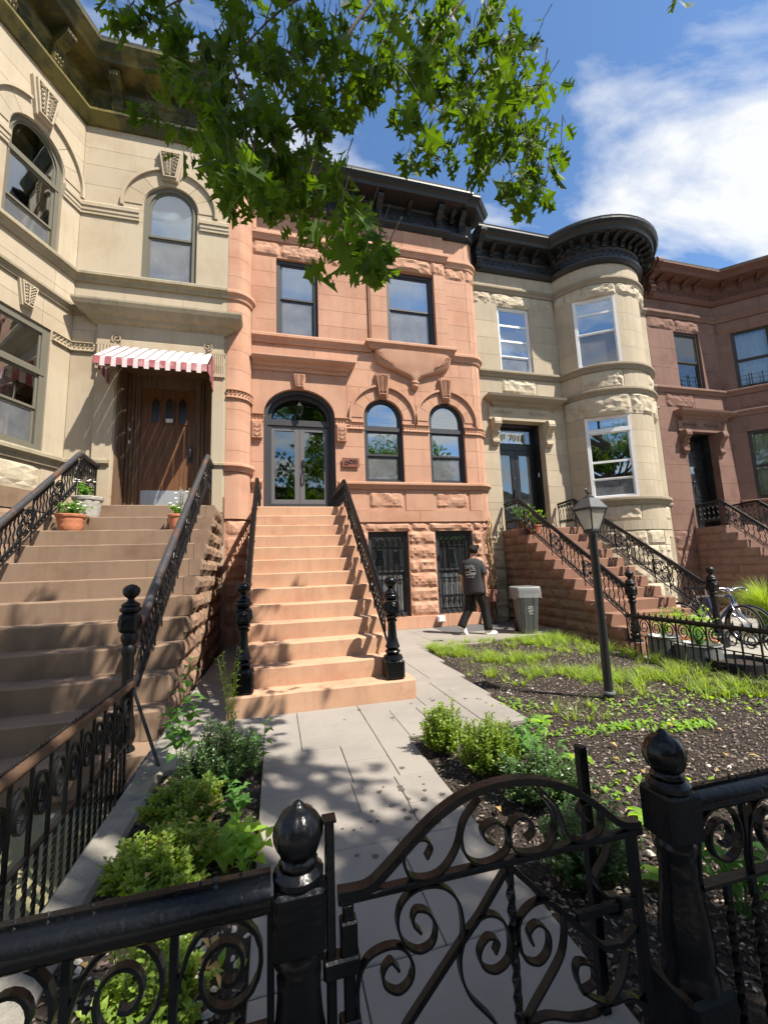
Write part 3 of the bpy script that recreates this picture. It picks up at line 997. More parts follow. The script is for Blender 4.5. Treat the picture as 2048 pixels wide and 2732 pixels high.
def carved_band(parent, poly, z0, z1, mat, p=0.06, name='carved_band', pitch=0.075):
    """impost band with a run of small leaf lobes over a bead"""
    mb = MB()
    h = z1 - z0
    sweep(mb, poly, [(-0.06, z0), (p * 0.75, z0), (p * 0.75, z0 + h * 0.14), (p * 0.3, z0 + h * 0.26), (p * 0.3, z0 + h * 0.86), (p * 0.9, z0 + h * 0.92), (p * 0.9, z1), (-0.06, z1)])
    # lobes
    acc = 0.0
    for (x0, y0), (x1, y1) in zip(poly[:-1], poly[1:]):
        l = hypot(x1 - x0, y1 - y0)
        dx, dy = (x1 - x0) / l, (y1 - y0) / l
        nx, ny = dy, -dx
        t = pitch / 2 - acc % pitch
        while t < l:
            bx, by = x0 + dx * t, y0 + dy * t
            r_ = pitch * 0.42
            zc = z0 + h * 0.56
            for s_, zz in ((1, 0.12), (-1, -0.12)):
                cx, cy = bx + nx * p * 0.42 + dx * r_ * .3 * s_, by + ny * p * 0.42 + dy * r_ * .3 * s_
                vs = [(cx - dx * r_ * .7, cy - dy * r_ * .7, zc + h * zz), (cx, cy, zc + h * zz - h * .2), (cx + dx * r_ * .7, cy + dy * r_ * .7, zc + h * zz), (cx, cy, zc + h * zz + h * .2),
                      (cx + nx * p * .5, cy + ny * p * .5, zc + h * zz)]
                mb.add(vs, [(0, 1, 4), (1, 2, 4), (2, 3, 4), (3, 0, 4)])
            t += pitch
        acc += l
    return mb.obj(name, mat, parent)


def arch_ring(parent, path, uc, spring, r_in, r_out, mat, out=0.02, n=4, skip=0.35, hood=True, rise_in=None, legs=0.0):
    """voussoirs either side of a keystone and a thin hood mould outside them"""
    rr = (rise_in / r_in) if rise_in else 1.0
    for sg in (-1, 1):
        for k in range(n):
            a0 = (pi / 2 - skip / 2) * k / n
            a1 = (pi / 2 - skip / 2) * (k + 1) / n
            a0 += 0.006; a1 -= 0.006
            m_ = 5
            pts = [(uc + sg * r_in * cos(a0 + (a1 - a0) * i / m_), spring + rr * r_in * sin(a0 + (a1 - a0) * i / m_)) for i in range(m_ + 1)]
            pts += [(uc + sg * r_out * cos(a1 + (a0 - a1) * i / m_), spring + r_out * sin(a1 + (a0 - a1) * i / m_)) for i in range(m_ + 1)]
            mb = MB(); mb.prism(pts, lambda u, w, d: (*path.pos(u, d), w), -0.15, out)
            mb.obj('voussoir', mat, parent)
        if hood:
            pts = []
            for i in range(13):
                a = (pi / 2 - skip / 2) * i / 12
                pts.append(Vector((*path.pos(uc + sg * (r_out + 0.015) * cos(a), out + 0.02), spring + (r_out + 0.015) * sin(a))))
            if legs:
                pts.insert(0, Vector((*path.pos(uc + sg * (r_out + 0.015), out + 0.02), spring - legs)))
            nv = Vector((*path.nrm(uc), 0))
            mb = MB(); mb.ribbon(pts, 0.075, 0.055, nv)
            mb.obj('hood_mould', mat, parent)


def bracket(mb, base, nx, ny, z0, z1, w, p0, p1, style=0):
    """scrolled cornice bracket at plan point base, outward (nx,ny), from z0 up to z1"""
    tx, ty = -ny, nx
    h = z1 - z0
    prof = [(0, z0), (p0 * 0.7, z0), (p0, z0 + h * .08), (p0 * 1.25, z0 + h * .2), (p0 * 0.9, z0 + h * .34), (p0 * 0.95, z0 + h * .5), (p0 * 1.3 + (p1 - p0) * .25, z0 + h * .62),
            (p1 * 0.75, z0 + h * .72), (p1, z0 + h * .8), (p1 * 1.02, z0 + h * .9), (p1 * .94, z1), (0, z1)]
    rows = []
    for s in (-w / 2, w / 2):
        rows.append([(base[0] + tx * s + nx * o, base[1] + ty * s + ny * o, z) for o, z in prof])
    mb.loft(rows)
    # raised spine with leaf-like ridges
    for i in range(7):
        t = i / 6
        o, z = prof[2 + i][0] + 0.012, prof[2 + i][1]
        for s in (-w * .28, 0, w * .28):
            c = (base[0] + tx * s + nx * o, base[1] + ty * s + ny * o, z)
            r_ = w * 0.13
            mb.add([(c[0] - tx * r_, c[1] - ty * r_, c[2]), (c[0] + tx * r_, c[1] + ty * r_, c[2]), (c[0], c[1], c[2] + h * .06), (c[0], c[1], c[2] - h * .06), (c[0] + nx * .02, c[1] + ny * .02, c[2])],
                   [(0, 2, 4), (2, 1, 4), (1, 3, 4), (3, 0, 4)])


def frieze_scrolls(mb, poly, zc, h, out, pitch, r=0.012, n=14):
    """running scroll ornament along a frieze"""
    for (x0, y0), (x1, y1) in zip(poly[:-1], poly[1:]):
        l = hypot(x1 - x0, y1 - y0)
        dx, dy = (x1 - x0) / l, (y1 - y0) / l
        nx, ny = dy, -dx
        k = max(1, int(round(l / pitch)))
        if l < pitch * 0.5: continue
        for i in range(k):
            s = (i + .5) * l / k
            pts = []
            for (a, b) in spiral((s, 0), h * .46, h * .10, pi * (i % 2), 1.4 * (1 if i % 2 else -1), n):
                pts.append((x0 + dx * a + nx * out, y0 + dy * a + ny * out, zc + b))
            mb.tube(pts, r, 4)
            for sg in (-1, 1):
                c = s + sg * l / k * .38
                p = [(x0 + dx * (c + q * .3 * pitch) + nx * (out + .004), y0 + dy * (c + q * .3 * pitch) + ny * (out + .004), zc + sg * h * .3 * (1 - q)) for q in (-.5, 0, .5)]
                mb.tube(p, r * .9, 4)


def text_mesh(cu, name, parent, loc):
    """lettering as a real mesh standing in the x-z plane"""
    tmp = bpy.data.objects.new('tmp_text', cu)
    COL.objects.link(tmp)
    bpy.context.view_layer.update()
    me = bpy.data.meshes.new_from_object(tmp.evaluated_get(bpy.context.evaluated_depsgraph_get()))
    bpy.data.objects.remove(tmp)
    me.name = name
    me.transform(Matrix.Rotation(pi / 2, 4, 'X'))
    return inst(me, name, parent, loc)
# ------------------------------------------------------------------ ground and setting
g = MB(); g.box(-400, 400, -400, 400, -0.75, -0.6)
struct(g, 'ground', M['concrete'])
g = MB(); g.box(-60, 60, -4.2, 0.98, -0.6, -0.13)
struct(g, 'sidewalk', M['concrete'])
g = MB(); g.box(-60, 60, -14.0, -4.35, -0.6, -0.27)
struct(g, 'street', M['asphalt'])
g = MB()
g.box(-60, 60, -4.35, -4.2, -0.6, -0.12)
struct(g, 'kerb', M['kerbstone'])
g = MB(); g.box(-12, -0.92, 0.98, 9.4, -0.6, -0.45)
struct(g, 'areaway', M['mossy'])
g = MB(); g.box(5.27, 40, 0.98, 11, -0.6, -0.17)
struct(g, 'courtyard', M['concrete'])

# garden bed: low uneven sheet of soil
def bed_sheet(name, x0, x1, y0, y1, z, nx, ny, amp=0.025):
    mb = MB()
    vs, fs = [], []
    for j in range(ny + 1):
        for i in range(nx + 1):
            x, y = x0 + (x1 - x0) * i / nx, y0 + (y1 - y0) * j / ny
            vs.append((x, y, z + amp * (noise.noise(Vector((x * 1.3, y * 1.3, 1))) + .5 * noise.noise(Vector((x * 5, y * 5, 2))))))
    for j in range(ny):
        for i in range(nx):
            a = j * (nx + 1) + i
            fs.append((a, a + 1, a + nx + 2, a + nx + 1))
    mb.add(vs, fs)
    return struct(mb, name, M['soil'], smooth=True)


bed_sheet('garden_bed', 1.0, 5.2, 0.98, 9.3, -0.035, 60, 110)
bed_sheet('planting_strip', -0.80, -0.05, 0.98, 5.2, -0.04, 16, 60)

# flagstone walk: every slab its own piece
walk = MB(); walk.box(-0.08, 1.03, 0.98, 3.5, -0.30, -0.052); walk.box(-1.0, 2.15, 3.45, 9.4, -0.30, -0.053)
walk.box(2.15, 5.35, 7.35, 9.6, -0.30, -0.051)
walk = struct(walk, 'walkway', M['flag_dark'])
SLABS = [(-.09, .28, .98, 1.62), (.28, 1.045, .98, 1.62), (-.09, .60, 1.62, 2.255), (.60, 1.045, 1.62, 2.255),
         (-.09, .27, 2.255, 2.55), (.27, .75, 2.255, 2.55), (.75, 1.045, 2.255, 2.55), (-.09, .47, 2.55, 2.89), (.47, .757, 2.55, 2.89), (.757, 1.045, 2.55, 2.89),
         (-.09, .49, 2.89, 3.49), (.49, .80, 2.89, 3.20), (.80, 1.05, 2.89, 3.49), (.49, .80, 3.20, 3.49),
         (-.95, -.42, 3.49, 4.0), (-.42, -.09, 3.49, 3.98), (-.42, -.09, 3.98, 4.46), (-.95, -.42, 4.0, 4.46), (-.09, .20, 3.49, 3.80), (-.09, .20, 3.80, 4.43), (.20, .80, 3.49, 3.98), (.20, .80, 3.98, 4.43), (.80, 1.07, 3.49, 4.17),
         (.80, 1.45, 4.17, 4.43), (1.07, 1.34, 3.49, 3.84), (1.07, 1.34, 3.84, 4.17), (1.34, 1.78, 3.49, 4.17), (1.78, 2.18, 3.49, 4.3), (1.45, 1.78, 4.17, 4.95), (1.78, 2.24, 4.3, 5.1),
         (1.30, 1.45, 4.43, 5.4), (1.45, 1.85, 4.95, 5.75), (1.85, 2.32, 5.1, 6.0), (1.30, 1.85, 5.75, 6.7), (1.85, 2.42, 6.0, 6.85), (1.30, 1.9, 6.7, 7.55), (1.9, 2.5, 6.85, 7.55),
         (1.30, 2.05, 7.55, 8.4), (2.05, 2.85, 7.55, 8.3), (1.30, 2.05, 8.4, 9.4), (2.05, 2.85, 8.3, 9.4), (2.5, 3.05, 7.0, 7.55), (3.05, 3.8, 7.1, 7.75), (2.85, 3.5, 7.75, 8.5), (2.85, 3.5, 8.5, 9.4),
         (3.5, 4.2, 7.75, 8.35), (3.5, 4.6, 8.35, 9.4), (3.8, 4.55, 7.3, 7.75), (4.2, 4.9, 7.75, 8.35), (4.55, 5.3, 7.4, 7.75), (4.9, 5.75, 7.75, 8.5), (4.6, 5.75, 8.5, 9.4),
         (-.95, -.45, 4.46, 5.4), (-.95, -.45, 5.4, 6.4), (-.95, -.45, 6.4, 7.6), (-.95, -.45, 7.6, 8.95)]
for (a, b, c, d) in SLABS:
    mb = MB()
    dz = random.uniform(-0.0016, 0.0012)
    e = 0.0022
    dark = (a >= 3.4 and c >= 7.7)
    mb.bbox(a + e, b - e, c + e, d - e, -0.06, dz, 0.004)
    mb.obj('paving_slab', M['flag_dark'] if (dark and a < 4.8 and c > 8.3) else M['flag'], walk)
mb = MB()                                            # paving edge along the slanting bed side is trimmed by a lip of soil
# stone kerb along the sunken left areaway
kerb = MB()
for y0 in (1.0, 2.15, 3.3):
    pass
kb = thing('kerb_stones', 'pale rough kerb stones along the planting strip under the iron fence', 'kerb', (-0.85, 2.6, -0.5))
for y0, y1 in ((0.99, 2.05), (2.06, 3.12), (3.13, 4.25)):
    mb = MB()
    pth = Path([('L', (-0.76, y1), (-0.76, y0))])
    mb.bbox(-0.95, -0.77, y0, y1, -0.55, 0.0 + random.uniform(-.008, .008), 0.02)
    mb.obj('kerb_stone', M['kerbstone'], kb)

# ------------------------------------------------------------------ main house
H = thing('brownstone_house', 'salmon sandstone row house with arched double door and black cornice', 'house', (2.2, 9.4, 0))
FY = 9.4
PL = Path([('L', (-1.0, 9.0), (-.88, 9.0)), ('A', (-.88, 9.36), .36, 0, pi / 2), ('L', (-.52, 9.36), (-.52, 9.4))])
PF = straight(-.52, 4.95, FY)
PR = Path([('A', (4.95, 9.78), .38, 0, pi / 2), ('L', (5.33, 9.78), (5.33, 9.95))])
ux = lambda x: x + .52
gw1, gw2 = Opening(ux(2.07), ux(3.04), .28, 2.24), Opening(ux(3.72), ux(4.69), .28, 2.24)
dr = Opening(ux(-.25), ux(1.36), 2.73, 5.59, 4.95)
aw1, aw2 = Opening(ux(2.05), ux(3.02), 3.40, 5.50, 4.98), Opening(ux(3.70), ux(4.65), 3.40, 5.51, 4.98)
uw1, uw2 = Opening(ux(.03), ux(1.01), 6.88, 8.87), Opening(ux(2.72), ux(4.02), 6.92, 8.98)
OPS = [gw1, gw2, dr, aw1, aw2, uw1, uw2]
mb = backing(PF, 0, PF.len, -0.1, 10.3, OPS)
backing(PL, 0, PL.len, -0.3, 10.6, [], mb=mb)
backing(PR, 0, PR.len, -0.3, 10.3, [], mb=mb)
mb.box(-.75, -.45, 9.42, 9.8, -.1, 10.3); mb.box(4.85, 5.1, 9.42, 9.9, -.1, 10.3)
WL = mb.obj('wall', M['pink'], H)
P_, K_ = M['pink'], M['pink_rock']
A_ = lambda *xs: [ux(x) for x in xs]
R_ = ux(4.95)
# ground storey
fill(PF, WL, P_, ux(1.28), R_, 0.0, .27, A_(2.4, 3.9), (), -.2, .045, name='plinth_stone')
rows = [.27, .60, .92, 1.26, 1.58, 1.92, 2.24]
for i, (a, b) in enumerate(zip(rows[:-1], rows[1:])):
    fill(PF, WL, K_, ux(1.25), R_, a, b, A_(1.75 + .1 * (i % 2)) if True else (), [gw1, gw2], -.2, 0.0, rock=.045)
fill(PF, WL, K_, ux(1.25), R_, 2.24, 2.455, A_(2.0, 2.62 + .5, 3.55, 4.72), [], -.2, .0, rock=.04)
fill(PF, WL, P_, ux(-.5), R_, 2.46, 2.725, A_(.6, 3.35), [], -.2, .03, name='band_stone')
# first-floor dado with split-faced panels
fill(PF, WL, P_, ux(-.52), ux(2.07), 2.73, 3.24, A_(1.7), [dr], -.2, 0)
for a, b in ((2.07, 3.01), (3.73, 4.68)):
    fill(PF, WL, P_, ux(a), ux(b), 2.73, 3.24, (), [], -.2, -.02, name='panel_ground')
    mb = MB(); rock_block(mb, PF, ux(a + .05), ux(b - .05), 2.79, 3.19, -.05, .0, .03, a * 3.3)
    mb.obj('split_panel', K_, WL)
fill(PF, WL, P_, ux(3.01), ux(3.73), 2.73, 3.24, (), [], -.2, .01)
fill(PF, WL, P_, ux(4.68), R_, 2.73, 3.24, (), [], -.2, .01)
jo = {0: A_(1.78, 4.8), 1: A_(3.36,), 2: A_(1.7, 4.8)}
for i, (a, b) in enumerate(((3.40, 3.83), (3.83, 4.25), (4.25, 4.68))):
    fill(PF, WL, P_, 0, R_, a, b, [], [dr, aw1, aw2], -.2, 0)
fill(PF, WL, P_, 0, R_, 3.24, 3.40, [], [dr], -.2, -.01)
fill(PF, WL, P_, 0, R_, 4.68, 4.87, A_(1.72, 3.36), [dr, aw1, aw2], -.2, 0)
fill(PF, WL, P_, 0, ux(1.66), 4.87, 6.0, [], [dr], -.2, 0, name='arch_panel')
for i, (a, b) in enumerate(((4.87, 5.35), (5.35, 5.75), (5.75, 6.2))):
    fill(PF, WL, P_, ux(1.66), R_, a, b, A_(3.36) if i % 2 == 0 else A_(1.95, 3.36, 4.75), [aw1, aw2], -.2, 0)
fill(PF, WL, P_, 0, ux(1.66), 6.0, 6.2, [], [], -.2, 0)
fill(PF, WL, P_, 0, R_, 6.2, 6.66, A_(.9, 1.95, 4.6), [], -.2, 0)
# second floor
ar = [6.66, 7.25, 7.66, 8.07, 8.47, 8.87]
for i, (a, b) in enumerate(zip(ar[:-1], ar[1:])):
    fill(PF, WL, P_, 0, ux(2.29), a, b, [], [uw1], -.2, 0)
    fill(PF, WL, P_, ux(4.34), R_, a, b, [], [], -.2, 0)
br_ = [6.72, 7.35, 7.76, 8.17, 8.58, 8.98]
for i, (a, b) in enumerate(zip(br_[:-1], br_[1:])):
    fill(PF, WL, P_, ux(2.29), ux(4.34), a, b, [], [uw2], -.15, .07)
fill(PF, WL, K_, 0, ux(2.29), 8.87, 9.28, A_(.12, 1.1, 1.7), [], -.2, 0, rock=.045)
fill(PF, WL, K_, ux(2.29), ux(4.34), 8.98, 9.36, A_(3.95), [], -.15, .07, rock=.045)
fill(PF, WL, K_, ux(4.34), R_, 8.95, 9.33, [], [], -.2, 0, rock=.04)
fill(PF, WL, P_, ux(4.34), R_, 8.87, 8.95, [], [], -.2, 0)
fill(PF, WL, P_, 0, ux(2.29), 9.28, 10.2, A_(.4, 1.6), [], -.2, 0)
fill(PF, WL, P_, ux(2.29), ux(4.34), 9.36, 10.2, A_(3.2), [], -.15, .07)
fill(PF, WL, P_, ux(4.34), R_, 9.33, 10.2, [], [], -.2, 0)
# rounded ends
zs = [.0, .27, .60, .92, 1.26, 1.58, 1.92, 2.24, 2.46]
for a, b in zip(zs[:-1], zs[1:]):
    fill(PR, WL, K_ if a > .1 else P_, 0, PR.len, a, b, [], [], -.2, 0 if a > .1 else .045, rock=.035 if a > .1 else 0)
fill(PR, WL, P_, 0, PR.len, 2.46, 2.725, [], [], -.2, .03)
for a, b in ((2.73, 3.24), (3.24, 3.40), (3.40, 3.83), (3.83, 4.25), (4.25, 4.68), (4.68, 4.87), (4.87, 5.35), (5.35, 5.75), (5.75, 6.2), (6.2, 6.66), (6.66, 7.25), (7.25, 7.66), (7.66, 8.07), (8.07, 8.47), (8.47, 8.95)):
    fill(PR, WL, P_, 0, PR.len, a, b, [.02 + .3 * random.random()], [], -.2, 0)
fill(PR, WL, K_, 0, PR.len, 8.95, 9.33, [], [], -.2, 0, rock=.035)
fill(PR, WL, P_, 0, PR.len, 9.33, 10.2, [.3], [], -.2, 0)
zs = [-.1, .35, .8, 1.25, 1.7, 2.15, 2.5, 2.95, 3.5, 3.95, 4.4, 4.85, 5.3, 5.75, 6.2, 6.65, 7.1, 7.5, 7.95, 8.4, 8.85, 9.3, 9.75, 10.2, 10.6]
for a, b in zip(zs[:-1], zs[1:]):
    fill(PL, WL, K_ if b < 2.6 else P_, 0, PL.len, a, b, [], [], -.2, .03 if a == 2.5 else 0, rock=.03 if b < 2.6 else 0)
# string courses
pl, pf, pr = PL.poly(), PF.poly(), PR.poly()
course(H, [(1.42, FY), (4.95, FY)] + pr[1:], sill_prof(3.24, 3.40, .11), P_, 'sill_course')
course(H, [(-.5, FY), (-.27, FY)], sill_prof(3.24, 3.40, .11), P_, 'sill_course')
course(H, pl[:-1], sill_prof(3.50, 3.66, .10), P_)
course(H, pl[:-1], sill_prof(7.36, 7.56, .10), P_)
course(H, [(-.52, FY), (2.29, FY)], sill_prof(6.66, 6.87, .11), P_)
course(H, [(2.27, FY + .1), (2.27, FY - .07), (4.36, FY - .07), (4.36, FY + .1)], sill_prof(6.72, 6.92, .14), P_, 'window_sill')
course(H, [(4.38, FY), (4.95, FY)] + pr[1:], sill_prof(6.62, 6.82, .10), P_)
course(H, [(-.52, FY), (2.29, FY)], sill_prof(9.28, 9.48, .10), P_)
course(H, [(2.29, FY + .1), (2.29, FY - .07), (4.34, FY - .07), (4.34, FY + .1)], sill_prof(9.36, 9.57, .10), P_)
course(H, [(4.36, FY), (4.95, FY)] + pr[1:], sill_prof(9.30, 9.50, .09), P_)
for z0, z1 in ((6.87, 7.5), (9.48, 10.2)):
    mb = MB(); mb.box(-.515, -.425, FY - .10, FY, z0, z1); mb.obj('corner_moulding', P_, H)
mb = MB(); mb.box(2.255, 2.29, FY - .05, FY, 6.9, 9.3); mb.obj('corner_moulding', P_, H)
# door hood
course(H, [(-.51, FY), (1.62, FY), (1.62, FY + .3)],
       [(-.1, 5.98), (.03, 5.98), (.05, 6.02), (.05, 6.06), (.10, 6.08), (.12, 6.14), (.20, 6.18), (.24, 6.24), (.24, 6.28), (-.1, 6.31)], P_, 'door_hood')
# carved imposts
carved_band(H, [(1.62, FY), (2.05, FY)], 4.68, 4.86, P_)
carved_band(H, [(3.02, FY), (3.70, FY)], 4.68, 4.86, P_)
carved_band(H, [(4.65, FY), (4.95, FY)] + pr[1:-1], 4.68, 4.86, P_)
carved_band(H, [(1.36, FY), (1.64, FY), (1.64, FY + .05)], 4.75, 4.93, P_, .07)
carved_band(H, [(-.52, FY), (-.25, FY)], 4.75, 4.93, P_, .07)
carved_band(H, pl[:-1], 5.10, 5.28, P_)
mb = MB(); mb.box(-.50, -.44, FY - .06, FY, 4.93, 5.2); mb.obj('corner_moulding', P_, H)
for xa, xb in ((1.39, 1.62), (-.50, -.27)):
    mb = MB(); mb.bbox(xa, xb, FY - .09, FY, 4.35, 4.74, .01)
    k = mb.obj('corbel', P_, H)
    mb = MB()
    xm = (xa + xb) / 2
    for j, z in enumerate((4.44, 4.54, 4.64)):
        for sg in (-1, 1):
            mb.tube([(xm + sg * (.055 + p_), FY - .093, z + q_) for p_, q_ in spiral((0, 0), .042, .012, pi / 2, sg * -1.2, 10)], .011, 5)
            mb.tube([(xm, FY - .093, z - .05), (xm + sg * .03, FY - .10, z - .01), (xm + sg * .09, FY - .095, z + .045)], [.012, .011, .005], 5)
    mb.obj('carved_leaf', P_, k)
# arches
arch_ring(H, PF, ux(2.535), 4.98, .50, .80, P_, .015, 3, .44, True, None, .1)
arch_ring(H, PF, ux(4.175), 4.98, .50, .80, P_, .015, 3, .44, True, None, .1)
keystone(H, PF, ux(2.535), 5.53, 6.09, .22, .38, P_, .12)
keystone(H, PF, ux(4.175), 5.54, 6.09, .22, .36, P_, .12)
keystone(H, PF, ux(.55), 5.60, 5.92, .20, .31, P_, .09)
# basin-shaped corbel with pendant below the wide sill
mb = MB()
zs_ = [(6.72, 1.0, .17), (6.60, .995, .165), (6.48, .97, .155), (6.38, .90, .145), (6.30, .78, .135), (6.24, .62, .125), (6.18, .44, .12), (6.12, .28, .115), (6.06, .16, .11), (6.01, .09, .10), (5.98, .085, .095),
       (5.955, .12, .12), (5.92, .12, .12), (5.90, .09, .10), (5.87, .105, .115), (5.82, .09, .10), (5.77, .04, .05), (5.755, .012, .02)]
rings = []
for z, w, p in zs_:
    r_ = []
    for i in range(17):
        t = pi * i / 16
        cx = cos(t); sy = sin(t)
        k = 0.45 if w > .3 else 0.8
        r_.append((3.37 - w * (abs(cx) ** k) * (1 if cx > 0 else -1), FY - .0 - p * (sy ** k), z))
    r_ += [(3.37 + w, FY + .06, z), (3.37 - w, FY + .06, z)]
    rings.append(r_)
mb.loft(rings)
bas = mb.obj('basin_corbel', P_, H, smooth=True, ang=50)
for sx in (-1, 1):
    mb = MB()
    for i in range(6):
        z = 6.66 - .05 * i
        x = 3.37 + sx * (.93 - .012 * i * i)
        for q in (-1, 0, 1):
            mb.tube([(x + q * .02, FY - .12 - .008 * i, z), (x + q * .05 - sx * .02, FY - .165, z - .03), (x + q * .06 - sx * .05, FY - .16, z - .05)], .010, 4)
    mb.obj('carved_leaf', P_, bas)
# windows
window(H, PF, aw1.u0, aw1.u1, 3.40, 5.50, 4.98, 'frame_dark', .075, -.09, (.5,), 4.74, None, blind_drop=.35)
wb_ = window(H, PF, aw2.u0, aw2.u1, 3.40, 5.51, 4.98, 'frame_dark', .075, -.09, (.5,), 4.76, None, blind_drop=.3)
mb = MB(); mb.lathe([(.001, -.09), (.06, -.07), (.09, 0), (.06, .07), (.001, .09)], 14, (4.18, FY + .4, 3.55)); mb.obj('globe_lamp', M['curtain'], wb_, smooth=True)
window(H, PF, uw1.u0, uw1.u1, 6.88, 8.87, None, 'frame_dark', .09, -.08, (.5,), None, 'curtain')  # white curtain added to pale the panes, in place of reflected bright sky
window(H, PF, uw2.u0, uw2.u1, 6.92, 8.98, None, 'frame_dark', .10, -.06, (.5,), None, 'curtain')  # curtain likewise added, its white standing in for cloud reflection
for op in (gw1, gw2):
    w = window(H, PF, op.u0, op.u1, .28, 2.24, None, 'frame_dark', .08, -.10, (.52,), None, 'blind', blind_drop=.5)
# iron grilles over the ground-floor windows
barm = MB()
barm.tube([(0, 0, 0), (0, 0, 1.52)], .011, 6); barm.lathe([(.004, 0), (.022, .03), (.016, .06), (.006, .09)], 6, (0, 0, -.05))
barm = barm.mesh('grille_bar', M['iron_matte'])
rosm = MB()
for sg in (-1, 1):
    rosm.tube([(0, 0, -.07), (sg * .03, 0, -.02), (sg * .035, 0, .03), (sg * .01, 0, .06)], .010, 5)
rosm.tube([(0, 0, -.10), (0, 0, .07)], .012, 5); rosm.lathe([(.002, -.03), (.026, -.015), (.03, 0), (.026, .015), (.002, .03)], 8, (0, -.004, .065))
rosm = rosm.mesh('grille_rosette', M['iron_matte'])
for op in (gw1, gw2):
    x0, x1 = op.u0 - .52 + .07, op.u1 - .52 - .07
    mb = MB()
    for z in (1.86, 1.12, .42):
        mb.box(x0 - .03, x1 + .03, FY - .055, FY - .035, z - .012, z + .012)
    for x in (x0, x1): mb.box(x - .01, x + .01, FY - .056, FY - .034, .36, 2.12)
    gr = mb.obj('window_grille', M['iron_matte'], H)
    for i in range(6):
        x = x0 + (x1 - x0) * (i + .5) / 6
        inst(barm, 'grille_bar', gr, (x, FY - .07, .38))
        inst(rosm, 'grille_rosette', gr, (x, FY - .075, 1.98))
        inst(rosm, 'grille_rosette', gr, (x, FY - .078, 1.06))
# entrance: arched frame, two glazed leaves, fanlight
ol = outline(dr.u0, dr.u1, 2.74, 5.59, 4.95)
mb = MB(); ring_frame(mb, PF, ol, outline(dr.u0, dr.u1, 2.74, 5.59, 4.95, .085), -.30, -.10)
ring_frame(mb, PF, outline(dr.u0, dr.u1, 2.75, 5.59, 4.95, .06), outline(dr.u0, dr.u1, 2.75, 5.59, 4.95, .17), -.32, -.22)
pbox(mb, PF, ux(-.2), ux(1.31), 4.76, 4.90, -.31, -.20)
DF = mb.obj('door_frame', M['frame_dark'], H)
il = clip_outline(outline(dr.u0, dr.u1, 2.75, 5.50, 4.93, .20), 4.92, 5.6)
pane(PF, il, -.262, M['glass_door'], DF, 'fanlight_pane')
for k, (xa, xb) in enumerate(((-.115, .548), (.556, 1.225))):
    mb = MB()
    ring_frame(mb, PF, outline(ux(xa), ux(xb), 2.76, 4.75, None), [(ux(xa) + .11, 3.02), (ux(xa) + .11, 4.64), (ux(xb) - .11, 4.64), (ux(xb) - .11, 3.02)], -.29, -.235)
    mb.box(xa + .05, xb - .05, FY + .232, FY + .236, 2.80, 2.97)
    D = mb.obj('door', M['door_dark'], H)
    pane(PF, [(ux(xa) + .10, 3.0), (ux(xa) + .10, 4.65), (ux(xb) - .10, 4.65), (ux(xb) - .10, 3.0)], -.262, M['glass_door'], D)
    if k == 1:
        mb = MB(); mb.bbox(.60, .68, FY + .20, FY + .236, 3.80, 3.95, .008)
        mb.tube(smoothpath([(.64, FY + .235, 3.74), (.64, FY + .18, 3.70), (.64, FY + .17, 3.52), (.64, FY + .20, 3.42), (.64, FY + .235, 3.40)], 4), .016, 6)
        mb.bbox(.61, .67, FY + .215, FY + .237, 3.66, 3.78, .006)
        mb.obj('handle', M['black_plastic'], D)
mb = MB()                                             # vestibule seen through the glass
P = lambda x, z, y: (x, y, z)
vs = [(-.4, FY + .33, 2.74), (1.5, FY + .33, 2.74), (1.5, FY + .33, 5.7), (-.4, FY + .33, 5.7), (-.4, FY + 1.6, 2.74), (1.5, FY + 1.6, 2.74), (1.5, FY + 1.6, 5.7), (-.4, FY + 1.6, 5.7)]
mb.add(vs, [(4, 5, 6, 7), (0, 1, 5, 4), (1, 2, 6, 5), (2, 3, 7, 6), (3, 0, 4, 7)])
vb = mb.obj('vestibule', M['hall'], DF, norm=False)
mb = MB()
for xa, xb in ((.05, .5), (.72, 1.15)):
    mb.box(xa, xb, FY + 1.50, FY + 1.58, 3.2, 4.9)
mb.box(-.38, 1.48, FY + 1.52, FY + 1.59, 2.75, 2.95)
mb.obj('inner_door', M['hall_wood'], DF)
# threshold step at the door
mb = MB(); mb.bbox(-.32, 1.42, FY - .26, FY + .32, 2.50, 2.738, .01); mb.obj('threshold', M['pink_step'], H)
# cornice
mb = MB()
cp = [(-.95, FY + .04), (-.95, FY - .04), (4.38, FY - .04), (4.38, FY + .02), (4.98, FY + .02), (5.26, FY + .30)]
prof = [(-.3, 10.12), (.06, 10.12), (.10, 10.18), (.15, 10.21), (.15, 10.27), (.05, 10.30), (.05, 10.72), (.09, 10.76), (.30, 10.79), (.50, 10.81), (.53, 10.88), (.59, 10.92), (.64, 11.0), (.64, 11.04), (-.3, 11.06)]
sweep(mb, cp[1:], prof)
CN = mb.obj('cornice', M['cornice'], H)
mb = MB(); sweep(mb, cp[1:], [(-.3, 11.062), (.62, 11.045), (.63, 11.10), (-.3, 11.11)]); mb.obj('roof_edge', M['roof_edge'], CN)
for i, x in enumerate((-.35, .95, 2.58, 4.22)):
    mb = MB(); bracket(mb, (x, FY - .085), 0, -1, 10.24, 10.80, .15, .09, .36); mb.obj('bracket', M['cornice'], CN)
mb = MB(); bracket(mb, (4.88, FY - .03), 0, -1, 10.24, 10.80, .13, .09, .36); mb.obj('bracket', M['cornice'], CN)
for x in (.3, 1.75, 3.4, 4.62):
    mb = MB(); bracket(mb, (x, FY - .085), 0, -1, 10.56, 10.80, .10, .06, .28); mb.obj('bracket', M['cornice'], CN)
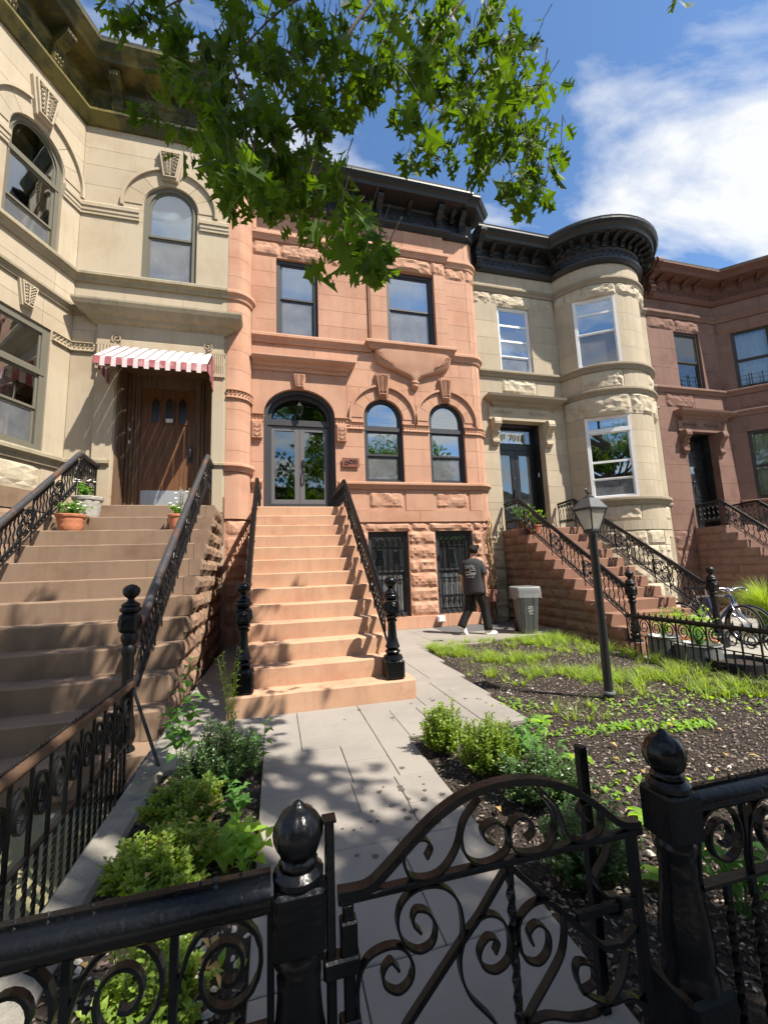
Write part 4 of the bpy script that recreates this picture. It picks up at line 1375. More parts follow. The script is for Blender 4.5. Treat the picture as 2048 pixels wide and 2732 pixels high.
mb = MB(); frieze_scrolls(mb, [(-.8, FY - .04), (4.3, FY - .04)], 10.48, .28, .055, .24, .012); mb.obj('frieze_ornament', M['cornice'], CN)
mb = MB(); mb.box(-1.0, 5.3, FY + .1, FY + 9, 10.3, 11.0); mb.obj('roof', M['roof_edge'], H)

# ------------------------------------------------------------------ things on the main house
pq = thing('door_plaque', 'rusty brown plaque with three dark rings beside the arched door', 'plaque', (1.70, FY - .03, 3.74))
mb = MB(); mb.bbox(1.50, 1.90, FY - .05, FY - .03, 3.745, 3.965, .004); pb = mb.obj('plate', M['corten'], pq)
mb = MB(); mb.box(1.53, 1.87, FY - .032, FY + .01, 3.77, 3.94); mb.obj('plaque_back', M['black_plastic'], pq)
for x, z in ((1.605, 3.84), (1.705, 3.875), (1.805, 3.872)):
    mb = MB()
    mb.tube([(x + .036 * cos(t * pi / 10), FY - .052, z + .040 * sin(t * pi / 10)) for t in range(20)], .011, 6, closed=True)
    mb.obj('ring', M['black_plastic'], pq, smooth=True)
for x in (1.52, 1.88):
    mb = MB(); mb.lathe([(.001, -.008), (.008, 0), (.001, .008)], 8, (x, FY - .053, 3.855)); mb.obj('screw', M['chrome'], pq)

mt = thing('meter_box', 'brown painted meter box with pipes on the rounded corner behind the man', 'meter box', (5.06, 9.25, 0))
mb = MB(); mb.bbox(4.90, 5.17, 9.20, 9.40, .50, .80, .01); mb.obj('box', M['meter'], mt)
mb = MB(); mb.box(4.93, 5.05, 9.19, 9.20, .53, .77); mb.obj('cover', M['meter'], mt)
mb = MB(); mb.tube(smoothpath([(5.02, 9.3, .5), (5.02, 9.3, .2), (5.05, 9.22, .03)], 4), .022, 8); mb.tube(smoothpath([(5.1, 9.3, .5), (5.12, 9.28, .25), (5.06, 9.2, .12), (5.0, 9.2, .0)], 4), .013, 6)
mb.obj('pipe', M['lamp_metal'], mt)

mb = MB(); mb.bbox(3.62, 3.79, FY - .16, FY - .04, .12, .26, .012)
mb.box(3.64, 3.77, FY - .165, FY - .16, .14, .24)
tag(mb.obj('outlet_cover', M['white_plastic']), 'small white outlet cover on the plinth below the barred window', 'outlet')

vn = thing('dry_vine', 'dry twisted vine trunk climbing the rounded corner beside the meter box', 'vine', (5.15, 9.42, 0))
for k, (dx, ph) in enumerate(((0, 0), (.035, 2.0), (-.03, 4.1))):
    pts = [(5.12 + dx + .06 * sin(z * 2.1 + ph) + .025 * z * .5, 9.38 + .03 * sin(z * 3.3 + ph) + .03 * z * .35, z) for z in [.8 + .14 * i for i in range(13)]]
    mb = MB(); mb.tube(pts, [.034 - .0012 * i for i in range(13)], 6)
    mb.obj('stem', M['vine'], vn, smooth=True)
mb = MB()
for i in range(60):
    z = random.uniform(.9, 2.5); a = random.random() * 6.28
    x, y = 5.13 + .06 * sin(z * 2.1) + .02 * z, 9.35 + .01 * z
    mb.tube([(x, y, z), (x + random.uniform(-.06, .06), y - .02, z + random.uniform(-.05, .1)), (x + random.uniform(-.1, .1), y - .03 + random.uniform(-.02, .02), z + random.uniform(-.05, .15))], .006, 4)
mb.obj('twigs', M['vine'], vn)

ln = thing('hanging_lantern', 'small black lantern hanging under the entrance arch before the fanlight', 'lantern', (.55, FY + .12, 4.95))
mb = MB(); c = (.55, FY + .12)
mb.tube([(*c, 5.48), (*c, 5.28)], .008, 5); mb.lathe([(.004, 5.30), (.03, 5.28), (.035, 5.265), (.085, 5.22), (.09, 5.205)], 6, (*c, 0)); mb.obj('cap', M['lamp_metal'], ln)
mb = MB(); mb.lathe([(.078, 5.205), (.045, 5.02), (.04, 5.0)], 6, (*c, 0)); mb.obj('lamp_glass', M['glass_lamp'], ln)
mb = MB(); mb.lathe([(.02, 4.95), (.05, 4.985), (.052, 5.01), (.01, 5.012)], 6, (*c, 0))
for i in range(6):
    a = i * pi / 3
    mb.tube([(c[0] + .082 * cos(a), c[1] + .082 * sin(a), 5.205), (c[0] + .048 * cos(a), c[1] + .048 * sin(a), 5.01)], .006, 4)
mb.obj('cage', M['lamp_metal'], ln)
# ------------------------------------------------------------------ cream house on the left
HL = thing('limestone_house', 'cream limestone row house with olive cornice and angled bay', 'house', (-3.4, 9.0, -.45))
LY = 9.0
LB = Path([('L', (-4.83, 6.9), (-3.9, 9.0))])
LF = straight(-3.9, -1.0, LY)
lx = lambda x: x + 3.9
bs = lambda s: LB.len - s
ldo = Opening(lx(-3.06), lx(-1.22), 2.55, 5.78)
lw = Opening(lx(-2.74), lx(-1.66), 7.56, 9.90, 9.33)
bw2 = Opening(bs(1.45), bs(.41), 7.58, 9.88, 9.33)
bw1 = Opening(bs(1.50), bs(.42), 3.66, 6.04)
mb = backing(LF, 0, LF.len, -.45, 12.0, [ldo, lw])
backing(LB, 0, LB.len, -.45, 12.0, [bw1, bw2], mb=mb)
mb.box(-7.2, -4.85, 6.95, 7.3, -.45, 12.0)
mb.box(-4.1, -3.8, 9.02, 9.4, -.45, 12.0)
WLL = mb.obj('wall', M['cream'], HL)
C_, T_ = M['cream'], M['cream_trim']
for a, b, mt_ in ((-.45, .4, 'tan_rock'), (.4, 1.2, 'tan_rock'), (1.2, 2.0, 'tan_rock'), (2.0, 2.6, 'tan_rock')):
    fill(LB, WLL, M[mt_], 0, LB.len, a, b, [1.1], [], -.2, .02, rock=.03)
fill(LB, WLL, M['tan_step'], 0, LB.len, 2.6, 2.95, [], [], -.2, .03)
fill(LF, WLL, M['tan_step'], lx(-1.22), LF.len, 2.0, 2.95, [], [], -.2, .02)
fill(LB, WLL, C_, bs(.42), LB.len, 2.95, 3.44, [], [], -.2, 0)
fill(LB, WLL, M['lime_rock'], 0, bs(.42), 2.95, 3.44, [], [], -.2, .0, rock=.035)
fill(LF, WLL, C_, 0, LF.len, 2.95, 3.52, [], [ldo], -.2, 0)
fill(LB, WLL, C_, 0, LB.len, 3.44, 3.66, [], [], -.2, 0)
fill(LF, WLL, C_, 0, LF.len, 3.52, 5.84, [], [ldo], -.2, 0)
fill(LB, WLL, C_, 0, LB.len, 3.66, 5.84, [], [bw1], -.2, 0)
fill(LF, WLL, C_, 0, LF.len, 5.84, 6.04, [], [], -.2, 0)
fill(LB, WLL, C_, 0, LB.len, 5.84, 6.04, [], [bw1], -.2, 0)
for i, (a, b) in enumerate(((6.04, 6.32), (6.32, 6.64), (6.64, 7.0), (7.0, 7.40))):
    fill(LF, WLL, C_, 0, LF.len, a, b, [lx(-3.5 + .5 * (i % 2)), lx(-1.9)], [], -.2, 0)
    fill(LB, WLL, C_, 0, LB.len, a, b, [bs(.42) if i > 1 else bs(.6), bs(1.5)], [], -.2, 0)
fill(LF, WLL, C_, 0, LF.len, 7.40, 8.91, [], [lw], -.2, 0)
fill(LB, WLL, C_, 0, LB.len, 7.40, 8.91, [], [bw2], -.2, 0)
fill(LF, WLL, C_, 0, LF.len, 8.91, 9.19, [], [lw], -.2, 0)
fill(LB, WLL, C_, 0, LB.len, 8.91, 9.19, [], [bw2], -.2, 0)
for i, (a, b) in enumerate(((9.19, 9.62), (9.62, 10.1), (10.1, 10.5), (10.5, 11.1))):
    fill(LF, WLL, C_, 0, LF.len, a, b, [lx(-2.2)] if i > 1 else [], [lw], -.2, 0)
    fill(LB, WLL, C_, 0, LB.len, a, b, [], [bw2], -.2, 0)
lp = [(-6.5, 6.9), (-4.83, 6.9), (-3.9, 9.0), (-1.0, 9.0)]
course(HL, lp, sill_prof(7.36, 7.56, .13), T_, 'sill_course')
course(HL, [lp[0], lp[1], lp[2], (-3.5, 9.0)], sill_prof(6.62, 6.80, .10), T_)
course(HL, [lp[0], lp[1], lp[2], (-3.1, 9.0)], sill_prof(3.44, 3.66, .12), T_, 'sill_course')
course(HL, [(-1.22, 9.0), (-1.0, 9.0)], sill_prof(3.50, 3.66, .10), T_, 'sill_course')
imp = [(-.05, 8.91), (.035, 8.91), (.035, 8.97), (.05, 8.98), (.05, 9.06), (.07, 9.07), (.07, 9.15), (.04, 9.19), (-.05, 9.19)]
pb_ = lambda s, o=0: LB.pos(bs(s), o)
course(HL, [pb_(.41), (-3.9, 9.0), (-2.80, 9.0)], imp, C_, 'impost_course')
course(HL, [(-1.60, 9.0), (-1.0, 9.0)], imp, C_, 'impost_course')
course(HL, [pb_(2.2), pb_(1.45)], imp, C_, 'impost_course')
carved_band(HL, [pb_(.40), (-3.9, 9.0), (-3.5, 9.0)], 5.86, 6.04, C_, .06)
arch_ring(HL, LF, lx(-2.20), 9.33, .56, .92, C_, .015, 3, .5, True, None, .1)
keystone(HL, LF, lx(-2.22), 9.98, 10.66, .30, .54, C_, .13)
arch_ring(HL, LB, bs(.93), 9.33, .54, .90, C_, .015, 3, .5, True, None, .1)
keystone(HL, LB, bs(.93), 9.98, 10.68, .30, .54, C_, .13)
keystone(HL, LB, bs(.93), 6.17, 6.62, .18, .34, C_, .10)
window(HL, LF, lw.u0, lw.u1, 7.56, 9.90, 9.33, 'frame_taupe', .10, -.05, (.47,), None, 'teal', blind_drop=.45)
window(HL, LB, bw2.u0, bw2.u1, 7.58, 9.88, 9.33, 'frame_taupe', .09, -.06, (.33,), 9.0, None)
window(HL, LB, bw1.u0, bw1.u1, 3.66, 6.04, None, 'frame_taupe', .13, -.03, (.5,), 5.15, 'curtain_half')
# doorway: fluted capitals, scrolled lintel, projecting hood
mb = MB(); sweep(mb, [(-3.46, LY + .2), (-3.46, LY), (-1.04, LY), (-1.04, LY + .2)],
      [(-.1, 6.46), (.05, 6.46), (.07, 6.50), (.14, 6.53), (.16, 6.58), (.24, 6.62), (.33, 6.72), (.36, 6.80), (.36, 6.84), (-.1, 6.87)])
mb.obj('door_hood', T_, HL)
mb = MB(); mb.box(-3.44, -1.06, LY - .05, LY + .05, 6.04, 6.46); mb.obj('door_frieze', C_, HL)
mb = MB(); mb.bbox(-3.02, -1.42, LY - .075, LY + .02, 5.98, 6.16, .01)
for xc, sg in ((-3.08, 1), (-1.38, -1)):
    mb.ribbon([(x, LY - .06, z) for x, z in spiral((xc, 6.17), .10, .02, -pi / 2, sg * -1.6)], .05, .018, (0, 1, 0))
mb.obj('scrolled_lintel', C_, HL)
for xa, xb in ((-3.42, -3.08), (-1.28, -1.04)):
    mb = MB(); mb.bbox(xa, xb, LY - .06, LY + .02, 2.62, 5.52, .008); mb.obj('door_pilaster', C_, HL)
    mb = MB()
    for i in range(6):
        x = xa + (xb - xa) * (i + .5) / 6
        mb.tube([(x, LY - .08, 5.56), (x, LY - .10, 5.75), (x, LY - .085, 6.0)], (xb - xa) / 13, 6)
    mb.box(xa - .01, xb + .01, LY - .10, LY, 5.50, 5.57); mb.box(xa - .01, xb + .01, LY - .10, LY, 6.0, 6.05)
    mb.obj('fluted_capital', C_, HL)
DY = LY + .48
mb = MB()
mb.box(-3.10, -3.02, LY + .02, DY + .1, 2.6, 5.8); mb.box(-1.26, -1.18, LY + .02, DY + .1, 2.6, 5.8); mb.box(-3.06, -1.22, LY + .02, DY + .1, 5.68, 5.80)
for y in (.06, .14, .22, .30, .38):
    mb.box(-3.03, -3.005, LY + y, LY + y + .045, 2.62, 5.68)
    mb.box(-1.275, -1.25, LY + y, LY + y + .045, 2.62, 5.68)
LDF = mb.obj('door_surround', M['oak_grey'], HL)
mb = MB()
mb.box(-3.02, -2.76, DY + .02, DY + .1, 2.6, 5.70); mb.box(-1.66, -1.26, DY + .02, DY + .1, 2.6, 5.70); mb.box(-2.76, -1.66, DY + .02, DY + .1, 5.42, 5.70)
for x in (-2.99, -2.92, -2.85, -1.62, -1.55, -1.38): mb.box(x, x + .045, DY - .01, DY + .021, 2.62, 5.68)
mb.obj('side_panel', M['oak_grey'], LDF)
mb = MB(); mb.bbox(-2.75, -1.67, DY + .03, DY + .09, 2.62, 5.41, .006)
LD = mb.obj('door', M['oak'], HL)
for xc in (-2.47, -2.20, -1.94):
    ol = [(xc - .10, 4.62), (xc - .10, 5.10), (xc - .06, 5.18), (xc, 5.24), (xc + .06, 5.18), (xc + .10, 5.10), (xc + .10, 4.62)]
    inn = [(xc + (x - xc) * .78, 4.93 + (z - 4.93) * .92) for x, z in ol]
    n_ = len(ol); mb = MB()
    pth = straight(0, 10, DY + .03); pth = Path([('L', (-5, DY + .03), (5, DY + .03))])
    ring_frame(mb, pth, [(x + 5, z) for x, z in ol], [(x + 5, z) for x, z in inn], -.01, .018)
    mb.obj('light_frame', M['oak'], LD)
    pane(pth, [(x + 5, z) for x, z in inn], .003, M['black_paint'], LD)
mb = MB(); mb.box(-2.70, -1.71, DY + .022, DY + .029, 2.64, 3.17); mb.obj('kick_plate', M['steel'], LD)
mb = MB(); mb.tube(smoothpath([(-1.76, DY + .03, 4.1), (-1.76, DY - .03, 4.05), (-1.76, DY - .035, 3.88), (-1.76, DY + .03, 3.82)], 4), .014, 6); mb.box(-1.80, -1.72, DY + .015, DY + .03, 3.78, 4.16)
mb.obj('handle', M['lamp_metal'], LD)
mb = MB(); mb.box(-2.27, -2.13, DY + .012, DY + .018, 4.66, 4.74); mb.obj('card', M['white_print'], LD)
for z in (4.42, 4.15):
    mb = MB(); mb.bbox(-2.955, -2.925, DY - .03, DY - .005, z, z + .07, .004); mb.obj('bell', M['white_plastic'], LDF)
# cornice
lc = [(-7.2, 6.9), (-4.83, 6.9), (-3.9, 9.0), (-.98, 9.0)]
mb = MB(); sweep(mb, lc, [(-.3, 11.02), (.05, 11.02), (.10, 11.10), (.14, 11.16), (.19, 11.24), (.19, 11.30), (.06, 11.34), (.06, 11.70), (.10, 11.74), (.12, 11.84), (.08, 11.90), (.08, 12.0),
      (.30, 12.04), (.52, 12.08), (.55, 12.16), (.62, 12.22), (.70, 12.34), (.70, 12.40), (-.3, 12.42)])
CL = mb.obj('cornice', M['olive'], HL)
mb = MB(); sweep(mb, lc, [(-.3, 12.425), (.68, 12.405), (.70, 12.46), (-.3, 12.48)]); mb.obj('roof_edge', M['roof_edge'], CL)
for x in (-3.28, -1.75):
    mb = MB(); bracket(mb, (x, LY - .06), 0, -1, 11.30, 12.04, .20, .12, .40); mb.obj('bracket', M['olive'], CL)
for s in (.85, 1.75):
    nx, ny = LB.nrm(0); px_, py_ = LB.pos(bs(s), .06)
    mb = MB(); bracket(mb, (px_, py_), nx, ny, 11.30, 12.04, .20, .12, .40); mb.obj('bracket', M['olive'], CL)
mb = MB(); frieze_scrolls(mb, [lc[1], lc[2], lc[3]], 11.52, .26, .065, .26, .012); mb.obj('frieze_ornament', M['olive'], CL)
mb = MB(); mb.box(-9, -1.02, LY + .1, LY + 9, 11.3, 12.3); mb.obj('roof', M['roof_edge'], HL)

# ------------------------------------------------------------------ buff house with the round bay
HR = thing('round_bay_house', 'buff limestone row house with round bay and black cornice', 'house', (8.3, 9.75, -.17))
RY = 9.75
WF = straight(5.33, 7.954, RY)
A0 = math.acos(.4 / 1.5)
BY = Path([('A', (9.4, 10.15), 1.5, -A0, A0)])
WE = straight(10.846, 11.32, RY)
wx = lambda x: x - 5.33
ba = lambda deg: (radians(deg) + A0) * 1.5
rdo = Opening(wx(5.82), wx(7.22), 2.2, 5.25)
rw = Opening(wx(6.07), wx(7.10), 6.66, 8.66)
b1a, b1b = Opening(ba(-54), ba(-10.5), 3.0, 5.25), Opening(ba(24), ba(67), 3.0, 5.25)
b2a, b2b = Opening(ba(-54), ba(-11.5), 6.67, 8.70), Opening(ba(24), ba(67), 6.67, 8.70)
bg = Opening(ba(24), ba(60), .15, 1.95)
mb = backing(WF, 0, WF.len, -.2, 10.3, [rdo, rw])
backing(BY, 0, BY.len, -.2, 10.3, [b1a, b1b, b2a, b2b, bg], o0=-.25, mb=mb)
backing(WE, 0, WE.len, -.2, 10.3, [], mb=mb)
mb.box(7.86, 8.05, 9.78, 10.2, -.2, 10.3); mb.box(5.2, 5.5, 9.80, 10.2, -.2, 10.3); mb.box(10.75, 11.0, 9.78, 10.2, -.2, 10.3)
WR = mb.obj('wall', M['lime'], HR)
L_, LR_, LT_ = M['lime'], M['lime_rock'], M['lime_trim']
for i, (a, b) in enumerate(((-.17, .3), (.3, .78), (.78, 1.26), (1.26, 1.74), (1.74, 2.14))):
    fill(BY, WR, LR_, 0, BY.len, a, b, [ba(-70 + 17 * (i % 2)), ba(-35 + 10 * (i % 2)), ba(-8 + 12 * (i % 2)), ba(14), ba(62)], [bg], -.2, .02, rock=.04)
    fill(WF, WR, LR_, 0, WF.len, a, b, [], [], -.2, .0, rock=.04)
fill(BY, WR, L_, 0, BY.len, 2.14, 2.39, [ba(-30), ba(20)], [], -.2, .035, name='band_stone')
fill(WF, WR, L_, 0, WF.len, 2.14, 2.80, [], [rdo], -.2, 0)
fill(BY, WR, L_, 0, BY.len, 2.39, 2.80, [ba(-54), ba(-10.5), ba(24)], [], -.2, 0, rock=.04, flats=(ba(-64), ba(7)), rockmat=LR_)
fill(WF, WR, L_, 0, WF.len, 2.80, 3.0, [], [rdo], -.2, 0); fill(BY, WR, L_, 0, BY.len, 2.80, 3.0, [], [], -.2, 0)
for i, (a, b) in enumerate(((3.0, 3.45), (3.45, 3.90), (3.90, 4.35), (4.35, 4.80), (4.80, 5.25))):
    fill(WF, WR, L_, 0, WF.len, a, b, [], [rdo], -.2, 0)
    fill(BY, WR, L_, 0, BY.len, a, b, [], [b1a, b1b], -.2, 0, gap=.005)
fill(WF, WR, L_, 0, WF.len, 5.25, 5.82, [], [], -.2, 0); fill(WF, WR, L_, 0, WF.len, 5.82, 6.05, [], [], -.2, 0)
fill(BY, WR, L_, 0, BY.len, 5.25, 5.82, [ba(-58), ba(-8), ba(20)], [], -.2, .02, rock=.05, rockmat=LR_)
fill(BY, WR, L_, 0, BY.len, 5.82, 5.97, [], [], -.2, 0)
fill(BY, WR, L_, 0, BY.len, 5.97, 6.52, [ba(-54), ba(-12), ba(24)], [], -.2, .0, rock=.04, flats=(ba(-64), ba(6)), rockmat=LR_)
fill(WF, WR, L_, 0, wx(6.03), 6.05, 6.52, [], [], -.2, 0); fill(WF, WR, L_, wx(7.13), WF.len, 6.05, 6.52, [], [], -.2, 0)
fill(WF, WR, LR_, wx(6.03), wx(7.13), 6.05, 6.52, [], [], -.2, 0, rock=.04)
fill(WF, WR, L_, 0, WF.len, 6.52, 6.66, [], [], -.2, 0); fill(BY, WR, L_, 0, BY.len, 6.52, 6.67, [], [], -.2, 0)
for i, (a, b) in enumerate(((6.66, 7.16), (7.16, 7.66), (7.66, 8.16), (8.16, 8.66))):
    fill(WF, WR, L_, 0, WF.len, a, b, [], [rw], -.2, 0)
    fill(BY, WR, L_, 0, BY.len, a + (.01 if i == 0 else 0) if i == 0 else a, b if i < 3 else 8.70, [], [b2a, b2b], -.2, 0, gap=.005)
fill(WF, WR, LR_, 0, WF.len, 8.66, 9.06, [wx(5.9), wx(7.2)], [], -.2, 0, rock=.045)
fill(BY, WR, LR_, 0, BY.len, 8.70, 9.06, [ba(-62), ba(-44), ba(-10), ba(26), ba(60)], [], -.2, .01, rock=.05)
fill(WF, WR, L_, 0, WF.len, 9.06, 9.75, [wx(6.6)], [], -.2, 0); fill(BY, WR, L_, 0, BY.len, 9.06, 9.75, [ba(-20), ba(30)], [], -.2, 0)
wpoly, bpoly = WF.poly(), BY.poly()
rp = wpoly[:1] + bpoly + [(11.32, RY)]
course(HR, rp, sill_prof(6.50, 6.68, .11), LT_, 'sill_course')
course(HR, [bpoly[0]] + bpoly[1:] + [(11.3, RY)], sill_prof(5.81, 5.98, .10), LT_)
course(HR, rp, sill_prof(9.04, 9.22, .09), LT_)
course(HR, bpoly + [(11.3, RY)], sill_prof(2.80, 3.0, .13), LT_, 'sill_course')
window(HR, WF, rw.u0, rw.u1, 6.66, 8.66, None, 'frame_white', .06, -.06, (.25, .5, .75), None, 'curtain_half', sash=.03)


def chord(op):
    p0, p1 = BY.pos(op.u0), BY.pos(op.u1)
    return Path([('L', p0, p1)])


for op, tr_, ins in ((b1a, 4.85, None), (b2a, None, 'shutter'), (b1b, 4.85, None), (b2b, None, None)):
    pth = chord(op)
    window(HR, pth, 0, pth.len, op.z0, op.z1, None, 'frame_white', .07, .0, (.27, .54) if tr_ else (.5, .8), tr_, ins, sash=.03, deep=.6, blind_drop=.38)
pth = chord(bg); window(HR, pth, 0, pth.len, bg.z0, bg.z1, None, 'frame_white', .07, .0, (.5,), None, None, deep=.6)
# doorway of the buff house
hood_prof = lambda z0: [(-.1, z0), (.05, z0), (.07, z0 + .04), (.12, z0 + .07), (.14, z0 + .12), (.22, z0 + .16), (.30, z0 + .24), (.32, z0 + .30), (-.1, z0 + .33)]


def doorway(house, xa, xb, z0, z1, Y, mat, trim, x_hood0, x_hood1, num, carve_mat):
    mb = MB(); sweep(mb, [(x_hood0 + .3, Y + .2), (x_hood0 + .3, Y), (x_hood1 - .3, Y), (x_hood1 - .3, Y + .2)], hood_prof(5.60)); mb.obj('door_hood', trim, house)
    mb = MB(); mb.box(xa - .26, xb + .26, Y - .05, Y + .05, 5.26, 5.60); fz = mb.obj('door_frieze', mat, house)
    for sg, x0 in ((1, xa - .14), (-1, xb + .14)):
        mb = MB()
        for i in range(4):
            pts = [(x0 + sg * (.10 + .14 * i) + sg * a, Y - .058, 5.47 + b * (1 if i % 2 else -1)) for a, b in spiral((0, 0), .065, .015, 0, 1.3, 10)]
            mb.tube(pts, .011, 4)
        mb.obj('carved_scroll', mat, fz)
    for x in (xa - .22, xb + .02):
        prof = [(0, 4.55), (.06, 4.55), (.06, 4.60), (.11, 4.62), (.11, 4.68), (.07, 4.72), (.08, 4.85), (.15, 4.98), (.24, 5.06), (.26, 5.14), (.24, 5.22), (.22, 5.26), (0, 5.26)]
        mb = MB(); mb.loft([[(x, Y - o, z) for o, z in prof], [(x + .20, Y - o, z) for o, z in prof]])
        for zz, o in ((4.7, .08), (4.9, .12), (5.1, .25)): mb.box(x - .008, x + .208, Y - o - .012, Y - .01, zz - .015, zz + .015)
        mb.obj('console', mat, house)
    D = Y + .42
    mb = MB()
    mb.box(xa - .01, xa + .05, Y + .22, D + .08, z0, z1); mb.box(xb - .05, xb + .01, Y + .22, D + .08, z0, z1); mb.box(xa, xb, Y + .22, D + .08, z1 - .05, z1 + .01)
    mb.box(xa + .04, xb - .04, D - .02, D + .06, 4.56, 4.70)
    for z in (2.5, 3.2, 3.9):
        mb.box(xb - .056, xb - .045, Y + .26, D - .02, z, z + .5)
    fr_ = mb.obj('door_frame', M['black_paint'], house)
    pth = Path([('L', (0, D), (30, D))])
    mb = MB(); ring_frame(mb, pth, [(xa + .05, 4.70), (xa + .05, z1 - .05), (xb - .05, z1 - .05), (xb - .05, 4.70)], [(xa + .14, 4.76), (xa + .14, z1 - .11), (xb - .14, z1 - .11), (xb - .14, 4.76)], -.06, .0)
    tr_ = mb.obj('transom_light', M['black_paint'], fr_)
    pane(pth, [(xa + .14, 4.76), (xa + .14, z1 - .11), (xb - .14, z1 - .11), (xb - .14, 4.76)], -.02, M['glass'], tr_)
    cu = bpy.data.curves.new('house_number', 'FONT'); cu.body = num; cu.size = .26; cu.extrude = .003; cu.align_x = 'CENTER'
    cu.materials.append(M['gold'])
    text_mesh(cu, "house_number", tr_, ((xa + xb) / 2 - .12, D - .006, 4.84))
    mb = MB(); mb.box(xa, xb, D + .5, D + .55, z0, z1); mb.obj('hall_back', M['dark_room'], fr_)
    return fr_, D


fr_, D = doorway(HR, 5.82, 7.22, 2.25, 5.25, RY, M['lime'], M['lime_trim'], 5.47, 7.83, '\u2116 701', None)
pth = Path([('L', (0, D), (30, D))])
for k, (xa, xb) in enumerate(((5.90, 6.515), (6.525, 7.14))):
    mb = MB(); ring_frame(mb, pth, outline(xa, xb, 2.27, 4.56, None), [(xa + .12, 2.85), (xa + .12, 4.42), (xb - .12, 4.42), (xb - .12, 2.85)], -.06, .0)
    ring_frame(mb, pth, [(xa + .09, 2.36), (xa + .09, 2.78), (xb - .09, 2.78), (xb - .09, 2.36)], [(xa + .13, 2.40), (xa + .13, 2.74), (xb - .13, 2.74), (xb - .13, 2.40)], -.01, .012)
    d = mb.obj('door', M['black_paint'], HR)
    pane(pth, [(xa + .11, 2.84), (xa + .11, 4.43), (xb - .11, 4.43), (xb - .11, 2.84)], -.025, M['glass_lamp'], d)
    mb = MB(); n = 22
    rws = [[(xa + .10 + (xb - xa - .2) * i / n, D + .045 + .012 * sin(i * 1.5), z) for i in range(n + 1)] for z in (2.84, 4.43)]
    mb.add(rws[0] + rws[1], [(i, i + 1, n + 2 + i, n + 1 + i) for i in range(n)])
    mb.obj('door_curtain', M['curtain'], d, smooth=True, norm=False)
    if k == 0:
        mb = MB(); mb.tube(smoothpath([(xb - .05, D - .005, 3.42), (xb - .05, D - .06, 3.38), (xb - .05, D - .06, 3.2), (xb - .05, D - .005, 3.14)], 4), .014, 6); mb.box(xb - .09, xb - .01, D - .012, D - .004, 3.08, 3.46)
        mb.obj('handle', M['lamp_metal'], d)
        mb = MB(); mb.lathe([(.001, -.02), (.02, 0), (.001, .02)], 10, (xb - .05, D - .02, 3.75)); mb.obj('lock', M['chrome'], d)
mb = MB(); mb.box(7.165, 7.171, RY + .27, RY + .33, 3.78, 3.90); mb.obj('bell', M['white_plastic'], fr_)
# cornice following the round bay
rc = [(5.36, RY)] + bpoly + [(11.30, RY)]
mb = MB(); sweep(mb, rc, [(-.25, 9.64), (.05, 9.64), (.09, 9.70), (.12, 9.74), (.12, 9.79), (.05, 9.81), (.05, 10.05), (.08, 10.08), (.08, 10.22), (.10, 10.30), (.36, 10.32), (.44, 10.34), (.47, 10.42), (.55, 10.46), (.60, 10.54), (.60, 10.58), (-.25, 10.60)])
CR = mb.obj('cornice', M['cornice'], HR)
mb = MB(); sweep(mb, rc, [(-.25, 10.605), (.58, 10.585), (.60, 10.63), (-.25, 10.66)]); mb.obj('roof_edge', M['roof_edge'], CR)
for x in (5.95, 6.4, 6.85, 7.3):
    mb = MB(); bracket(mb, (x, RY - .08), 0, -1, 10.08, 10.32, .11, .07, .30); mb.obj('bracket', M['cornice'], CR)
for i in range(15):
    a = -66 + 132 * i / 14
    nx, ny = BY.nrm(ba(a)); px_, py_ = BY.pos(ba(a), .08)
    mb = MB(); bracket(mb, (px_, py_), nx, ny, 10.08, 10.32, .11, .07, .30); mb.obj('bracket', M['cornice'], CR)
mb = MB(); bracket(mb, (5.50, RY - .04), 0, -1, 9.66, 10.60, .16, .20, .58); mb.obj('end_console', M['cornice'], CR)
mb = MB(); frieze_scrolls(mb, [wpoly[0], bpoly[0]] + bpoly[1:], 9.93, .20, .055, .20, .010); mb.obj('frieze_ornament', M['cornice'], CR)
mb = MB(); mb.box(5.36, 11.3, RY + .1, RY + 9, 9.9, 10.55); mb.lathe([(1.4, 10.0), (1.4, 10.55)], 24, (9.4, 10.15, 0)); mb.obj('roof', M['roof_edge'], HR)
mb = MB(); mb.tube([(10.98, RY - .05, -.1), (10.98, RY - .05, 9.6)], .04, 8); mb.obj('downpipe', M['lime_trim'], HR)

# ------------------------------------------------------------------ red-brown house at the right edge
HB = thing('red_brownstone_house', 'dark red-brown row house with angled bay at the right edge', 'house', (13.5, 9.75, -.17))
BF = straight(11.32, 14.12, RY)
BB = Path([('L', (14.12, RY), (15.60, 8.37))])
bx = lambda x: x - 11.32
bdo = Opening(bx(12.25), bx(13.46), 2.2, 5.28)
bfw = Opening(bx(12.35), bx(13.38), 6.68, 8.62)
bb2, bb1 = Opening(.37, 1.40, 6.70, 8.67), Opening(.41, 1.5, 3.10, 5.29)
mb = backing(BF, 0, BF.len, -.2, 10.2, [bdo, bfw]); backing(BB, 0, BB.len, -.2, 10.2, [bb1, bb2], mb=mb)
mb.box(15.6, 19, 8.45, 8.8, -.2, 10.2)
mb.box(14.05, 14.4, 9.80, 10.2, -.2, 10.2)
WB = mb.obj('wall', M['brown'], HB)
B_, BR_ = M['brown'], M['brown_rock']
